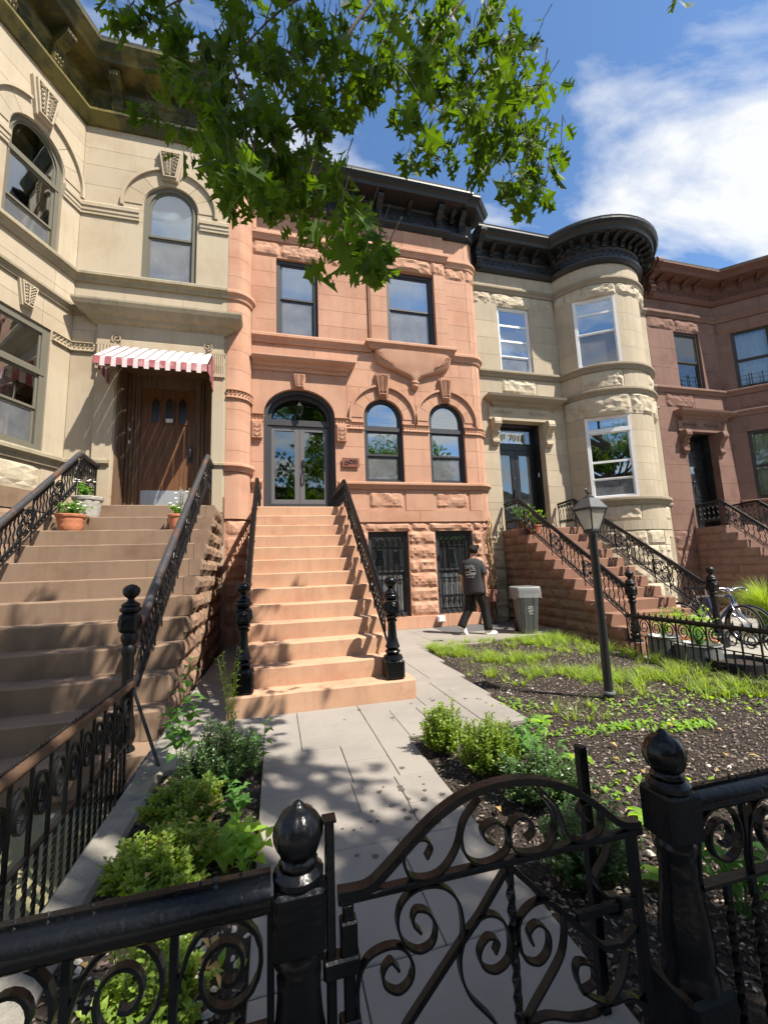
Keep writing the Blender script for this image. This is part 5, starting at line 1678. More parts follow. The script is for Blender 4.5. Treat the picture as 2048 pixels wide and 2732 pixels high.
for P3, ops in ((BF, [bdo, bfw]), (BB, [bb1, bb2])):
    n_ = P3.len
    for a, b in ((-.17, .45), (.45, 1.05), (1.05, 1.6), (1.6, 2.2)): fill(P3, WB, BR_, 0, n_, a, b, [n_ * .5], [], -.2, 0, rock=.035)
    for a, b in ((2.2, 2.68), (2.68, 3.1), (3.1, 3.65), (3.65, 4.2), (4.2, 4.75), (4.75, 5.28)): fill(P3, WB, B_, 0, n_, a, b, [], ops, -.2, 0)
    fill(P3, WB, B_, 0, n_, 5.28, 6.02, [n_ * .55], [], -.2, 0)
    fill(P3, WB, B_, 0, .35, 6.02, 6.52, [], [], -.2, 0); fill(P3, WB, BR_, .35, 1.5, 6.02, 6.52, [], [], -.2, 0, rock=.04); fill(P3, WB, B_, 1.5, n_, 6.02, 6.52, [], [], -.2, 0)
    fill(P3, WB, B_, 0, n_, 6.52, 6.68, [], [], -.2, 0)
    for a, b in ((6.68, 7.33), (7.33, 7.98), (7.98, 8.62)): fill(P3, WB, B_, 0, n_, a, b, [], ops, -.2, 0)
    fill(P3, WB, BR_, 0, n_, 8.62, 9.05, [n_ * .4, n_ * .8], [], -.2, 0, rock=.04)
    fill(P3, WB, B_, 0, n_, 9.05, 9.72, [n_ * .6], [], -.2, 0)
bp_ = [(11.32, RY), (14.12, RY), (15.60, 8.37), (19, 8.37)]
course(HB, bp_, sill_prof(6.50, 6.68, .11), B_, 'sill_course'); course(HB, bp_, sill_prof(9.04, 9.22, .09), B_); course(HB, bp_[1:], sill_prof(5.80, 5.98, .10), B_); course(HB, bp_[1:], sill_prof(2.90, 3.10, .12), B_, 'sill_course')
for pth, op, tr_ in ((BF, bfw, None), (BB, bb2, None), (BB, bb1, None)):
    w = window(HB, pth, op.u0, op.u1, op.z0, op.z1, None, 'frame_brown', .08, -.06, (.48,), tr_, 'curtain', gmat='glass_lamp')
    if op is not bb1:
        mb = MB()
        for z in (.12, .26, .40): mb.tube([(*pth.pos(op.u0 + .05, .0), op.z0 + z), (*pth.pos(op.u1 - .05, .0), op.z0 + z)], .007, 4)
        for t in (.3, .36, .62): mb.tube([(*pth.pos(op.u0 + (op.u1 - op.u0) * t, .0), op.z0 + .02), (*pth.pos(op.u0 + (op.u1 - op.u0) * t, .0), op.z0 + .46)], .011, 4)
        mb.obj('window_guard', M['iron_matte'], w)
fr_, D = doorway(HB, 12.25, 13.46, 2.25, 5.28, RY, M['brown'], M['brown'], 11.92, 14.08, '703', None)
pth = Path([('L', (0, D), (30, D))])
mb = MB(); mb.bbox(12.33, 13.38, D, D + .06, 2.27, 4.56, .005)
for i, (za, zb) in enumerate(((2.45, 3.2), (3.3, 3.62))):
    for xa, xb in ((12.45, 12.82), (12.88, 13.26)):
        ring_frame(mb, pth, [(xa, za), (xa, zb), (xb, zb), (xb, za)], [(xa + .04, za + .04), (xa + .04, zb - .04), (xb - .04, zb - .04), (xb - .04, za + .04)], -.005, .018)
d = mb.obj('door', M['black_paint'], HB)
for k in range(5):
    a0_, a1_ = pi * k / 5 + .05, pi * (k + 1) / 5 - .05
    c = (12.855, 3.92)
    poly = [(c[0] + r_ * cos(a), c[1] + r_ * sin(a)) for r_, a in ((.12, a0_), (.34, a0_), (.34, (a0_ + a1_) / 2), (.34, a1_), (.12, a1_))]
    pane(pth, poly, .004, M['white_plastic'] if False else M['glass'], d)
mb = MB(); mb.lathe([(.001, -.03), (.03, 0), (.001, .03)], 10, (12.42, D - .04, 3.25)); mb.lathe([(.02, -.04), (.045, 0), (.02, .04)], 10, (12.855, D - .02, 3.75)); mb.obj('knocker', M['lamp_metal'], d)
mb = MB(); sweep(mb, bp_, [(-.25, 9.64), (.05, 9.64), (.09, 9.70), (.12, 9.79), (.05, 9.81), (.05, 10.05), (.09, 10.10), (.10, 10.28), (.36, 10.30), (.44, 10.32), (.48, 10.42), (.58, 10.50), (.58, 10.55), (-.25, 10.58)])
CB = mb.obj('cornice', M['brown_cornice'], HB)
mb = MB(); sweep(mb, bp_, [(-.25, 10.585), (.57, 10.555), (.58, 10.60), (-.25, 10.63)]); mb.obj('roof_edge', M['roof_edge'], CB)
for x in (11.85, 12.35, 12.85, 13.35):
    mb = MB(); bracket(mb, (x, RY - .08), 0, -1, 10.06, 10.30, .12, .07, .30); mb.obj('bracket', M['brown_cornice'], CB)
for s in (.35, .8, 1.25):
    nx, ny = BB.nrm(s); px_, py_ = BB.pos(s, .08); mb = MB(); bracket(mb, (px_, py_), nx, ny, 10.06, 10.30, .12, .07, .30); mb.obj('bracket', M['brown_cornice'], CB)
mb = MB(); bracket(mb, (11.48, RY - .04), 0, -1, 9.66, 10.62, .18, .20, .60); mb.obj('end_console', M['brown_cornice'], CB)
mb = MB(); frieze_scrolls(mb, bp_[:3], 9.93, .20, .055, .22, .010); mb.obj('frieze_ornament', M['brown_cornice'], CB)
mb = MB(); mb.box(11.34, 19, RY + .1, RY + 9, 9.9, 10.5); mb.obj('roof', M['roof_edge'], HB)
# ------------------------------------------------------------------ stoops
def stoop(name, label, x0, x1, yl, zl, h, d, n, yback, zg, mat, first=None):
    """n treads below the landing; every step is a stone of its own"""
    t = thing(name, label, 'stoop', ((x0 + x1) / 2, yl - d * n, zg))
    mb = MB(); mb.bbox(x0, x1, yl, yback, zl - h - .02, zl, .012); mb.obj('landing', mat, t)
    for j in range(1, n + 1):
        z, y = zl - h * j, yl - d * j
        a, b = (x0, x1) if not (first and j == n) else first
        mb = MB()
        nx = 26
        # tread slab with softly worn nosing
        e = .014
        rows = []
        for i in range(nx + 1):
            x = a + (b - a) * i / nx
            w = .007 * noise.noise(Vector((x * 7, j * 3.7, 1))) - .006 * (1 - (2 * i / nx - 1) ** 2) * .5
            rows.append([(x, y, max(z - h - .02, zg - .02)), (x, y + w, z - e), (x, y + e * .5, z - e * .4 + w), (x, y + e, z + w), (x, y + d + .05, z), (x, y + d + .05, max(z - h - .02, zg - .02))])
        mb.loft(rows)
        mb.obj('step', mat, t)
    poly = [(yl - d * n + .06, zg - .05)]
    for j in range(n, 0, -1):
        poly += [(yl - d * j + .05, zl - h * j - .03), (yl - d * (j - 1) + .05, zl - h * j - .03)]
    poly += [(yl + .05, zl - .04), (yback - .01, zl - .04), (yback - .01, zg - .05)]
    mb = MB()
    n_ = len(poly)
    vs = [(x0 + .02, y, z) for y, z in poly] + [(x1 - .02, y, z) for y, z in poly]
    mb.add(vs, [tuple(range(n_)), tuple(range(n_, 2 * n_))[::-1]] + [(i, (i + 1) % n_, n_ + (i + 1) % n_, n_ + i) for i in range(n_)])
    mb.obj('stoop_core', mat, t)
    return t


S1 = stoop('stoop', 'salmon stone stoop of bare steps rising to the arched door', -.40, 1.31, 7.562, 2.535, .195, .261, 12, 9.36, 0, M['pink_step'], (-.45, 1.44))
S2 = stoop('stoop', 'wide tan stone stoop leading to the oak door under the awning', -3.45, -1.16, 7.85, 2.60, .246, .338, 11, 8.99, -.45, M['tan_step'])
S3 = stoop('stoop', 'red-brown stoop with rough stone side wall behind the trash bin', 5.74, 7.52, 8.95, 2.25, .2017, .29, 11, 9.74, -.17, M['red_step'])
S4 = stoop('stoop', 'red-brown stoop at the far right below the door numbered 703', 12.1, 13.75, 8.90, 2.25, .22, .28, 10, 9.74, -.17, M['brown'])
# side walls of split stone with a dressed end stone on every course
def side_wall(parent, x, sgn, yl, zl, h, d, n, yback, zg, endmat, rockmat, endlen=.34, amp=.04):
    for j in range(0, n + 1):
        z1 = zl - h * j; z0 = z1 - h
        yf = yl - d * j
        if sgn > 0: P5 = Path([('L', (x, yf - .01), (x, yback))])
        else: P5 = Path([('L', (x, yback), (x, yf - .01))])
        L5 = P5.len
        joints = []
        y = endlen + (.08 if j % 2 else 0)
        ends = y
        joints.append(y)
        while y < L5 - .5:
            y += .55 + .2 * random.random(); joints.append(y)
        if sgn < 0: joints = [L5 - q for q in joints]
        if sgn > 0:
            fill(P5, parent, endmat, 0, ends, z0, z1, [], [], -.14, .012, rock=amp * .9, name='end_stone')
            fill(P5, parent, rockmat, ends, L5, z0, z1, joints[1:], [], -.12, 0, rock=amp, name='wall_stone')
        else:
            fill(P5, parent, endmat, L5 - ends, L5, z0, z1, [], [], -.14, .012, rock=amp * .9, name='end_stone')
            fill(P5, parent, rockmat, 0, L5 - ends, z0, z1, joints[1:], [], -.12, 0, rock=amp, name='wall_stone')


side_wall(S2, -1.04, 1, 7.85, 2.60, .246, .338, 11, 8.96, -.45, M['tan_step'], M['tan_rock'], .36, .045)
side_wall(S3, 5.70, -1, 8.95, 2.25, .2017, .29, 11, 9.72, -.17, M['red_step'], M['olive_rock'], .34, .045)
side_wall(S4, 12.06, -1, 8.90, 2.25, .22, .28, 10, 9.72, -.17, M['brown'], M['brown_rock'], .34, .035)


# ------------------------------------------------------------------ iron railings
def newel(parent, x, y, z0, ztop, mat, s=1.0):
    mb = MB(); w = .105 * s
    mb.bbox(x - w, x + w, y - w, y + w, z0, z0 + .20 * s, .02)
    mb.lathe([(w * 1.05, .20 * s), (w * .95, .235 * s), (w * .7, .25 * s)], 16, (x, y, z0))
    nb = mb.obj('newel_base', mat, parent, smooth=True, ang=40)
    hb = ztop - .42 * s                           # underside of the carved block
    L = hb - (z0 + .25 * s)
    prof = [(.055, 0), (.078, .04), (.085, .07), (.078, .10), (.055, .13), (.07, .15), (.082, .19), (.07, .25), (.052, .42), (.046, .62), (.043, .8), (.06, .84), (.06, .88), (.045, .9), (.066, .94), (.07, .97), (.055, 1.0)]
    mb = MB(); mb.lathe([(r_ * s, z0 + .25 * s + L * t) for r_, t in prof], 16, (x, y, 0))
    sh = mb.obj('newel_shaft', mat, parent, smooth=True, ang=40)
    mb = MB(); b = .075 * s
    mb.bbox(x - b, x + b, y - b, y + b, hb, hb + .17 * s, .022 * s)
    for (dx, dy) in ((0, -1), (1, 0), (-1, 0)):
        for rr in (.045, .022):
            mb.tube([(x + dx * (b + .003) + (rr * s * cos(a) if dx == 0 else 0), y + dy * (b + .003) + (rr * s * cos(a) if dx else 0), hb + .085 * s + rr * s * sin(a)) for a in [i * pi / 6 for i in range(12)]], .008 * s, 5, closed=True)
    mb.obj('rosette_block', mat, parent)
    mb = MB(); mb.lathe([(.06, 0), (.085, .02), (.088, .04), (.07, .055), (.078, .07), (.06, .09), (.032, .105), (.026, .125), (.036, .135), (.06, .155), (.071, .19), (.068, .215), (.045, .24), (.015, .252), (.002, .254)], 18, (0, 0, 0))
    mb.v = [(x + p[0] * s, y + p[1] * s, hb + .168 * s + p[2] * s) for p in mb.v]
    mb.obj('ball_finial', mat, parent, smooth=True, ang=60)


_rail_cache = {}


def rail_meshes(m_, h, key, mat):
    k = (round(m_, 3), round(h, 3), key)
    if k in _rail_cache: return _rail_cache[k]
    sh = lambda y, z: (0, y, z + m_ * y)
    mb = MB()
    pts = [sh(.014 * sin(t * 2 * pi * 3), -.07 - (h - .10) * t) for t in [i / 18 for i in range(19)]]
    mb.tube(pts, .0105, 5)
    bal = mb.mesh('baluster', mat)
    scr = []
    for zc, sg in ((-.105, 1), (-h + .075, -1)):
        mb = MB()
        mb.ribbon([sh(a, b) for a, b in spiral((.052, zc), .044, .010, pi, sg * -1.6, 16)], .018, .010, (1, 0, 0))
        scr.append(mb.mesh('scroll', mat))
    mb = MB(); R = min(.19, h * .36)
    zc = -.045 - h / 2
    for i in range(8):
        a = i * pi / 4
        c = (R * .72 * cos(a), zc + R * .72 * sin(a))
        mb.ribbon([sh(p, q) for p, q in spiral(c, R * .28, R * .07, a + pi, 1.5, 12)], .018, .010, (1, 0, 0))
        mb.tube([sh(.02 * cos(a), zc + .02 * sin(a)), sh(R * .5 * cos(a), zc + R * .5 * sin(a))], .006, 4)
    mb.tube([sh(R * cos(i * pi / 12), zc + R * sin(i * pi / 12)) for i in range(24)], .009, 5, closed=True)
    mb.lathe([(.002, -.03), (.028, -.02), (.034, 0), (.028, .02), (.002, .03)], 8, (0, 0, zc))
    ros = mb.mesh('rosette', mat)
    _rail_cache[k] = (bal, scr, ros)
    return _rail_cache[k]


def stoop_rail(name, label, X, yb, zb, yt, zt, ywall, h, yn, zn0, zn1, mat, handmat, group, r=.034, drop=.05, pitch=.105, curl=True):
    t = thing(name, label, 'railing', (X, yn, zn0), group)
    m_ = (zt - zb) / (yt - yb)
    R = lambda y: zb + m_ * (y - yb)
    mb = MB()
    path = smoothpath([(X, yn + .06, R(yb) - .06 if curl else R(yn + .06)), (X, yb, R(yb)), (X, yb + .4, R(yb + .4))], 5)[:-1] + [Vector((X, yt - .06, R(yt - .06)))] + [Vector((X, yt, zt)), Vector((X, yt + .08, zt + .005)), Vector((X, ywall - .03, zt - .03))]
    mb.tube(path, r, 10); mb.obj('handrail', handmat, t, smooth=True, ang=50)
    for o, za, zb_ in ((.055, zt - .06, zt - .08), (h, zt - h + .02, zt - h)):
        mb = MB()
        mb.ribbon([(X, yb - .05, R(yb - .05) - o), (X, yt + .03, R(yt + .03) - o)], .026, .012, (1, 0, 0))
        mb.ribbon([(X, yt + .02, za), (X, ywall - .02, zb_)], .026, .012, (1, 0, 0))
        mb.obj('rail_bar', mat, t)
    bal, scr, ros = rail_meshes(m_, h, mat.name, mat)
    n = int((yt - yb) / pitch)
    k = 0
    i = 0
    while i < n:
        y = yb + .03 + i * (yt - yb) / n
        ph = k % 9
        if ph == 6:
            inst(ros, 'rosette', t, (X, y + pitch * 1.25, R(y + pitch * 1.25)))
            for q in (-.02, pitch * 2.8):
                mb = MB(); mb.tube([(X, y + q, R(y + q) - .05), (X, y + q, R(y + q) - h - .12)], .010, 5)
                mb.obj('post', mat, t)
            i += 3; k += 3
            continue
        inst(bal, 'baluster', t, (X, y, R(y)))
        for q_ in scr: inst(q_, 'scroll', t, (X, y, R(y)))
        i += 1; k += 1
    # level part beside the door
    m2 = int((ywall - yt) / pitch)
    bal2, scr2, ros2 = rail_meshes(0.0, h, mat.name, mat)
    for i in range(1, max(2, m2)):
        y = yt + (ywall - yt) * i / max(2, m2)
        inst(bal2, 'baluster', t, (X, y, zt - .01)); [inst(q_, 'scroll', t, (X, y, zt - .01)) for q_ in scr2]
    for y in (yt + .02, ywall - .05):
        mb = MB(); mb.tube([(X, y, zt), (X, y, zt - h - .3)], .012, 5); mb.obj('post', mat, t)
    if zn1: newel(t, X, yn, zn0, zn1, mat)
    return t


G_ = 'iron railings of the stoops'
stoop_rail('stoop_railing', 'glossy black railing on the right of the salmon stoop', 1.24, 4.85, .985, 7.56, 3.02, 9.38, .40, 4.57, .195, 1.28, M['iron'], M['iron'], G_, pitch=.085)
stoop_rail('stoop_railing', 'glossy black railing on the left of the salmon stoop', -.31, 4.85, .985, 7.56, 3.02, 9.38, .40, 4.57, .195, 1.28, M['iron'], M['iron'], G_, pitch=.085)
stoop_rail('stoop_railing', 'worn black railing between the wide tan stoop and its rough side wall', -1.25, 4.62, .97, 8.34, 3.62, 8.97, .58, 4.28, -.45, 1.305, M['iron_matte'], M['iron_rust'], G_, .045, pitch=.082)
stoop_rail('stoop_railing', 'rust flecked railing at the left edge beside the bay of the cream house', -3.3, 4.62, .97, 8.20, 3.56, 8.97, .58, 4.28, -.45, 1.305, M['iron_matte'], M['iron_rust'], G_, .045, pitch=.082)
stoop_rail('stoop_railing', 'black railing behind the trash bin, on the near side of the red-brown stoop', 5.80, 6.06, .965, 9.04, 2.97, 9.73, .56, 5.92, -.17, 1.195, M['iron_matte'], M['iron_matte'], G_, .03, pitch=.10)
stoop_rail('stoop_railing', 'black railing on the round bay side of the red-brown stoop, ending by the bicycles', 7.42, 6.0, .965, 9.04, 2.97, 9.73, .56, 5.80, -.17, 1.205, M['iron_matte'], M['iron_matte'], G_, .03, pitch=.10)
stoop_rail('stoop_railing', 'black railing below the door numbered 703, nearer the round bay', 12.22, 6.6, .90, 8.95, 2.96, 9.73, .56, 6.5, -.17, 0, M['iron_matte'], M['iron_matte'], G_, .03, pitch=.12)
stoop_rail('stoop_railing', 'black railing at the right edge beside the dark red bay', 13.62, 6.6, .90, 8.95, 2.96, 9.73, .56, 6.5, -.17, 0, M['iron_matte'], M['iron_matte'], G_, .03, pitch=.12)


# ------------------------------------------------------------------ fences
def twisted(mb, x, y, z0, z1, w=.008, turns=3.0, n=20):
    rings = []
    for i in range(n + 1):
        t = i / n
        a = turns * 2 * pi * t if .08 < t < .92 else 0
        rings.append([(x + w * 1.414 * cos(a + pi / 4 + k * pi / 2), y + w * .62 * 1.414 * sin(a + pi / 4 + k * pi / 2) if False else y + w * 1.414 * sin(a + pi / 4 + k * pi / 2), z0 + (z1 - z0) * t) for k in range(4)])
    mb.loft(rings)


def fence(name, label, p0, p1, ztop, zmid, zbot, pitch, rr, mat, railmat, crest=0, group=None, sw=.018, cresth=.03):
    """rail over scrolls, mid bar, twisted bars below"""
    t = thing(name, label, 'fence', ((p0[0] + p1[0]) / 2, (p0[1] + p1[1]) / 2, zbot), group)
    L = hypot(p1[0] - p0[0], p1[1] - p0[1])
    d = ((p1[0] - p0[0]) / L, (p1[1] - p0[1]) / L)
    nv = (d[1], -d[0], 0)
    Q = lambda s, z: (p0[0] + d[0] * s, p0[1] + d[1] * s, z)
    mb = MB()
    prof = []
    for k in range(14):
        a = 2 * pi * k / 14
        prof.append((rr * cos(a) * 1.05, rr * .8 * sin(a)))
    rows = []
    ns = max(8, int(L / .06))
    for i in range(ns + 1):
        s = L * i / ns
        c = Q(s, ztop - rr * .8)
        wob = 1 + .04 * noise.noise(Vector((s * 9, ztop, 2)))
        rows.append([(c[0] + nv[0] * a * wob, c[1] + nv[1] * a * wob, c[2] + b * wob) for a, b in prof])
    mb.loft(rows); tr = mb.obj('top_rail', railmat, t, smooth=True, ang=60)
    if crest:
        mb = MB()
        mb.ribbon([Q(0, ztop + .002), Q(L, ztop + .002)], rr * .4, .010, (nv[0], nv[1], 0)) if crest == 1 else None
        nt = int(L / (.045 if crest == 1 else .095))
        for i in range(nt):
            s = L * (i + .5) / nt + random.uniform(-.008, .008)
            hh = cresth * random.uniform(.5, 1.2) if crest == 1 else cresth
            if crest == 1:
                w = random.uniform(.010, .02)
                mb.add([Q(s - w, ztop - .004), Q(s + w, ztop - .004), Q(s + random.uniform(-.008, .008), ztop + hh), tuple(Vector(Q(s, ztop - .004)) + Vector(nv) * rr * .35), tuple(Vector(Q(s, ztop - .004)) - Vector(nv) * rr * .35)],
                       [(0, 3, 2), (3, 1, 2), (1, 4, 2), (4, 0, 2)])
            else:
                mb.tube([Q(s, ztop - .01), Q(s, ztop + hh)], [.010, .004], 5)
                mb.tube([Q(s + a, ztop + .012 + b) for a, b in spiral((.018, 0), .016, .004, pi, -1.2, 8)], .004, 4)
        mb.obj('crest', mat, tr)
    for zz in (zmid, zbot + .05):
        mb = MB(); mb.ribbon([Q(0, zz), Q(L, zz)], .032, .010, nv); mb.obj('rail_bar', mat, t)
    n = max(1, int(round(L / pitch)))
    mb = MB(); zt_ = ztop - rr * 1.2
    mb.v = []
    b_ = MB(); b_.box(-.008, .008, -.008, .008, zmid, zt_); twisted(b_, 0, 0, zbot, zmid, .0085, 2.5)
    bm_ = b_.mesh('bar', mat)
    b2 = MB(); twisted(b2, 0, 0, zbot, zmid, .0085, 2.5); bm2 = b2.mesh('bar', mat)
    s_ = MB()
    W, Hh = pitch, zt_ - zmid
    r1 = min(W * .44, Hh * .46)
    LP = lambda a, b: (d[0] * a, d[1] * a, b)
    zc = zmid + Hh * .5
    pts = [(0.012, zmid + .02), (0.004, zc), (W * .16, zt_ - .02)] 
    st_ = min(1.6, Hh * .44 / r1)
    big = [(a_, zc + Hh * .04 + (b_ - zc) * st_) for a_, b_ in spiral((W * .52, zc), r1, r1 * .22, pi * .95, -1.8, 34)]
    s_.ribbon([LP(a, b) for a, b in big], sw, .009, nv)
    s_.ribbon([LP(*q) for q in bez((.0, zmid + .01), (.0, zc - .05), (W * .02, zc), big[0], 6)], sw, .009, nv)
    s_.tube([LP(*big[-1]), LP(big[-1][0] + .004, big[-1][1])], .010, 5)
    sm_ = s_.mesh('scroll', mat)
    for i in range(n + 1):
        s = L * i / n
        q = Q(s, 0)
        inst(bm_, 'bar', t, q)
        if i < n:
            inst(sm_, 'scroll', t, q)
            q2 = Q(s + L / n / 2, 0); inst(bm2, 'bar', t, q2)
    return t


fence('iron_fence', 'tall iron fence with brown hand rail beside the wide tan stoop', (-1.2, 1.16), (-1.2, 4.22), .49, .0, -.45, .19, .042, M['iron_matte'], M['rail_wood'], 1, None, .022, .022)
fence('iron_fence', 'black iron fence beyond the lamp post, before the galvanized planters', (5.2, 1.16), (5.2, 5.45), .56, .26, -.17, .20, .038, M['iron'], M['iron'], 2, None, .014, .05)
fence('iron_fence', 'glossy black front fence left of the gate, over the planting strip', (-1.2, 1.1), (-.01, 1.1), .675, .37, -.13, .205, .046, M['iron'], M['iron'], 1, None, .020, .014)
fence('iron_fence', 'glossy black front fence right of the gate, at the lower right corner', (1.20, 1.1), (5.2, 1.1), .665, .40, -.13, .205, .040, M['iron'], M['iron'], 1, None, .022, .016)
mb = MB(); mb.tube([(-1.18, 4.2, .42), (-.80, 3.55, -.02)], .014, 6)
tag(mb.obj('brace_bar', M['iron_matte']), 'slanting iron brace from the fence end down into the shrubs', 'brace')


def gate_post(label, x, y, z0, ztop, s=1.0):
    t = thing('gate_post', label, 'gate post', (x, y, z0), 'posts of the front gate')
    m_ = M['iron']
    hb = ztop - .135 * s
    mb = MB()
    def flut(a, z): return 1 + .05 * cos(a * 10)
    mb.lathe([(.030 * s, 0), (.040 * s, .008), (.043 * s, .02), (.036 * s, .028), (.046 * s, .04), (.054 * s, .06), (.056 * s, .078), (.052 * s, .098), (.040 * s, .116), (.026 * s, .126), (.016 * s, .130), (.012 * s, .138), (.006 * s, .143), (.001, .146)], 30, (x, y, hb - .004), wob=flut)
    mb.obj('acorn_finial', m_, t, smooth=True, ang=60)
    mb = MB(); b = .056 * s
    mb.lathe([(.05 * s, 0), (.058 * s, .01), (.058 * s, .022), (.045 * s, .034)], 18, (x, y, hb - .03))
    mb.bbox(x - b, x + b, y - b, y + b, hb - .155, hb - .024, .008); mb.obj('cap_block', m_, t, smooth=True, ang=35)
    zb = hb - .155
    mb = MB(); mb.lathe([(.05 * s, 0), (.056 * s, -.012), (.056 * s, -.03), (.046 * s, -.045), (.05 * s, -.06), (.048 * s, -.09), (.052 * s, -.14), (.060 * s, -.19), (.066 * s, -.24), (.068 * s, -.29), (.060 * s, -.31), (.066 * s, -.33), (.07 * s, -.36)], 18, (x, y, zb))
    mb.obj('turned_shaft', m_, t, smooth=True, ang=50)
    mb = MB(); mb.bbox(x - .075 * s, x + .075 * s, y - .075 * s, y + .075 * s, z0, zb - .355, .012); mb.obj('post_base', m_, t)


gate_post('black gate post with acorn finial at the left of the gate', .052, 1.1, -.13, .812)
gate_post('black gate post with acorn finial at the right of the gate', 1.13, 1.1, -.13, .842, 1.02)
mb = MB(); mb.bbox(.113, .135, 1.088, 1.112, -.13, .765, .003); mb.box(.108, .14, 1.083, 1.117, .762, .768)
mb.box(.06, .115, 1.09, 1.11, .62, .64)
tag(mb.obj('stop_bar', M['iron']), 'upright square bar between the left gate post and the gate', 'bar')
mb = MB(); mb.bbox(.955, .985, 1.255, 1.285, -.05, .755, .003)
tag(mb.obj('stop_bar', M['iron']), 'upright square bar standing behind the arched gate top', 'bar')

GT = thing('garden_gate', 'black wrought iron garden gate with arched top and scrolls', 'gate', (.58, 1.1, -.1))
GY = 1.1
GATE = {
'arc': [(0.142, 0.6), (0.211, 0.6), (0.258, 0.627), (0.33, 0.682), (0.404, 0.731), (0.491, 0.765), (0.59, 0.776), (0.681, 0.767), (0.774, 0.738), (0.857, 0.686), (0.939, 0.62), (1.007, 0.604)],
'A': [(0.363, 0.637), (0.377, 0.661), (0.356, 0.683), (0.32, 0.676), (0.304, 0.648), (0.317, 0.608), (0.36, 0.593), (0.405, 0.602), (0.445, 0.645), (0.468, 0.704), (0.508, 0.742)],
'B': [(0.549, 0.634), (0.526, 0.65), (0.523, 0.675), (0.558, 0.685), (0.59, 0.659), (0.592, 0.618), (0.555, 0.596), (0.507, 0.595), (0.471, 0.621), (0.46, 0.666), (0.478, 0.711), (0.519, 0.748)],
'Cc': [(0.643, 0.629), (0.665, 0.646), (0.657, 0.674), (0.628, 0.687), (0.6, 0.67), (0.594, 0.635), (0.61, 0.608), (0.654, 0.595), (0.706, 0.600), (0.732, 0.643), (0.727, 0.694), (0.68, 0.748)],
'Dd': [(0.84, 0.641), (0.815, 0.662), (0.829, 0.686), (0.867, 0.676), (0.885, 0.642), (0.868, 0.606), (0.812, 0.596), (0.772, 0.615), (0.755, 0.656), (0.738, 0.701), (0.7, 0.741)],
'E': [(0.444, 0.425), (0.451, 0.461), (0.442, 0.523), (0.403, 0.565), (0.342, 0.575), (0.298, 0.553), (0.283, 0.513), (0.298, 0.466), (0.335, 0.44), (0.37, 0.45), (0.379, 0.484), (0.361, 0.518), (0.331, 0.528), (0.321, 0.504), (0.341, 0.478)],
'F': [(0.178, 0.10), (0.183, 0.329), (0.185, 0.409), (0.207, 0.452), (0.252, 0.466), (0.293, 0.457), (0.317, 0.419), (0.311, 0.385), (0.281, 0.368), (0.249, 0.387), (0.244, 0.416), (0.263, 0.435), (0.283, 0.413)],
'G': [(0.575, 0.13), (0.526, 0.233), (0.459, 0.313), (0.439, 0.383), (0.459, 0.444), (0.508, 0.475), (0.554, 0.461), (0.578, 0.417), (0.573, 0.365), (0.535, 0.346), (0.499, 0.365), (0.493, 0.399), (0.518, 0.424), (0.545, 0.41), (0.534, 0.386)],
'Hh': [(0.58, 0.14), (0.604, 0.212), (0.631, 0.247), (0.674, 0.289), (0.72, 0.339), (0.736, 0.39), (0.731, 0.439), (0.694, 0.474), (0.643, 0.473), (0.605, 0.443), (0.603, 0.39), (0.617, 0.355), (0.655, 0.339), (0.685, 0.362), (0.686, 0.401), (0.658, 0.427), (0.632, 0.413), (0.639, 0.384)],
'R1': [(0.876, 0.399), (0.915, 0.399), (0.914, 0.437), (0.871, 0.45), (0.844, 0.497), (0.883, 0.54), (0.898, 0.571)],
'R2': [(0.771, 0.242), (0.814, 0.254), (0.808, 0.295), (0.769, 0.312), (0.76, 0.283), (0.781, 0.239), (0.849, 0.199), (0.914, 0.198), (0.966, 0.169)],
'R3': [(0.599, 0.214), (0.667, 0.216), (0.744, 0.192), (0.827, 0.189), (0.892, 0.235), (0.929, 0.306)]}
mb = MB(); mb.ribbon(smoothpath([(x, GY, z) for x, z in GATE['arc']], 6), .030, .018, (0, 1, 0)); mb.obj('arched_rail', M['iron'], GT, smooth=True, ang=30)
mb = MB()
mb.bbox(.142, 1.013, GY - .014, GY + .014, .578, .594, .003); mb.bbox(.142, 1.0, GY - .014, GY + .014, -.06, -.04, .003)
mb.bbox(.152, .178, GY - .012, GY + .012, -.06, .578, .003); mb.bbox(.965, .992, GY - .012, GY + .012, -.06, .60, .003)
mb.bbox(.14, .19, GY - .018, GY + .018, .30, .345, .004); mb.bbox(.105, .19, GY - .020, GY + .020, .435, .475, .005); mb.bbox(.145, .185, GY - .018, GY + .018, .475, .545, .004)
mb.bbox(.78, .97, GY - .008, GY + .008, .40, .425, .003)
GF = mb.obj('gate_frame', M['iron'], GT)
for k, pts in GATE.items():
    if k == 'arc': continue
    mb = MB()
    wv = .024 if k in ('A', 'B', 'Cc', 'Dd') else .022
    p = smoothpath([(x, GY + (.002 if k in 'BG' else -.002), z) for x, z in pts], 5)
    mb.ribbon(p, wv, .0064, (0, 1, 0))
    mb.obj('scroll', M['iron'], GT, smooth=True, ang=40)
for pts in ([(0.59, 0.572), (0.498, 0.473), (0.444, 0.425), (0.347, 0.334), (0.303, 0.292), (.19, .17)], [(0.592, 0.572), (0.74, 0.429), (0.797, 0.376), (0.855, 0.323), (0.92, 0.316), (0.969, 0.346)]):
    mb = MB(); mb.ribbon([(x, GY + .004, z) for x, z in pts], .018, .014, (0, 1, 0)); mb.obj('diagonal_bar', M['iron'], GT)
mb = MB(); twisted(mb, .590, GY, -.05, .575, .0085, 4, 60); mb.obj('twisted_bar', M['iron'], GT)
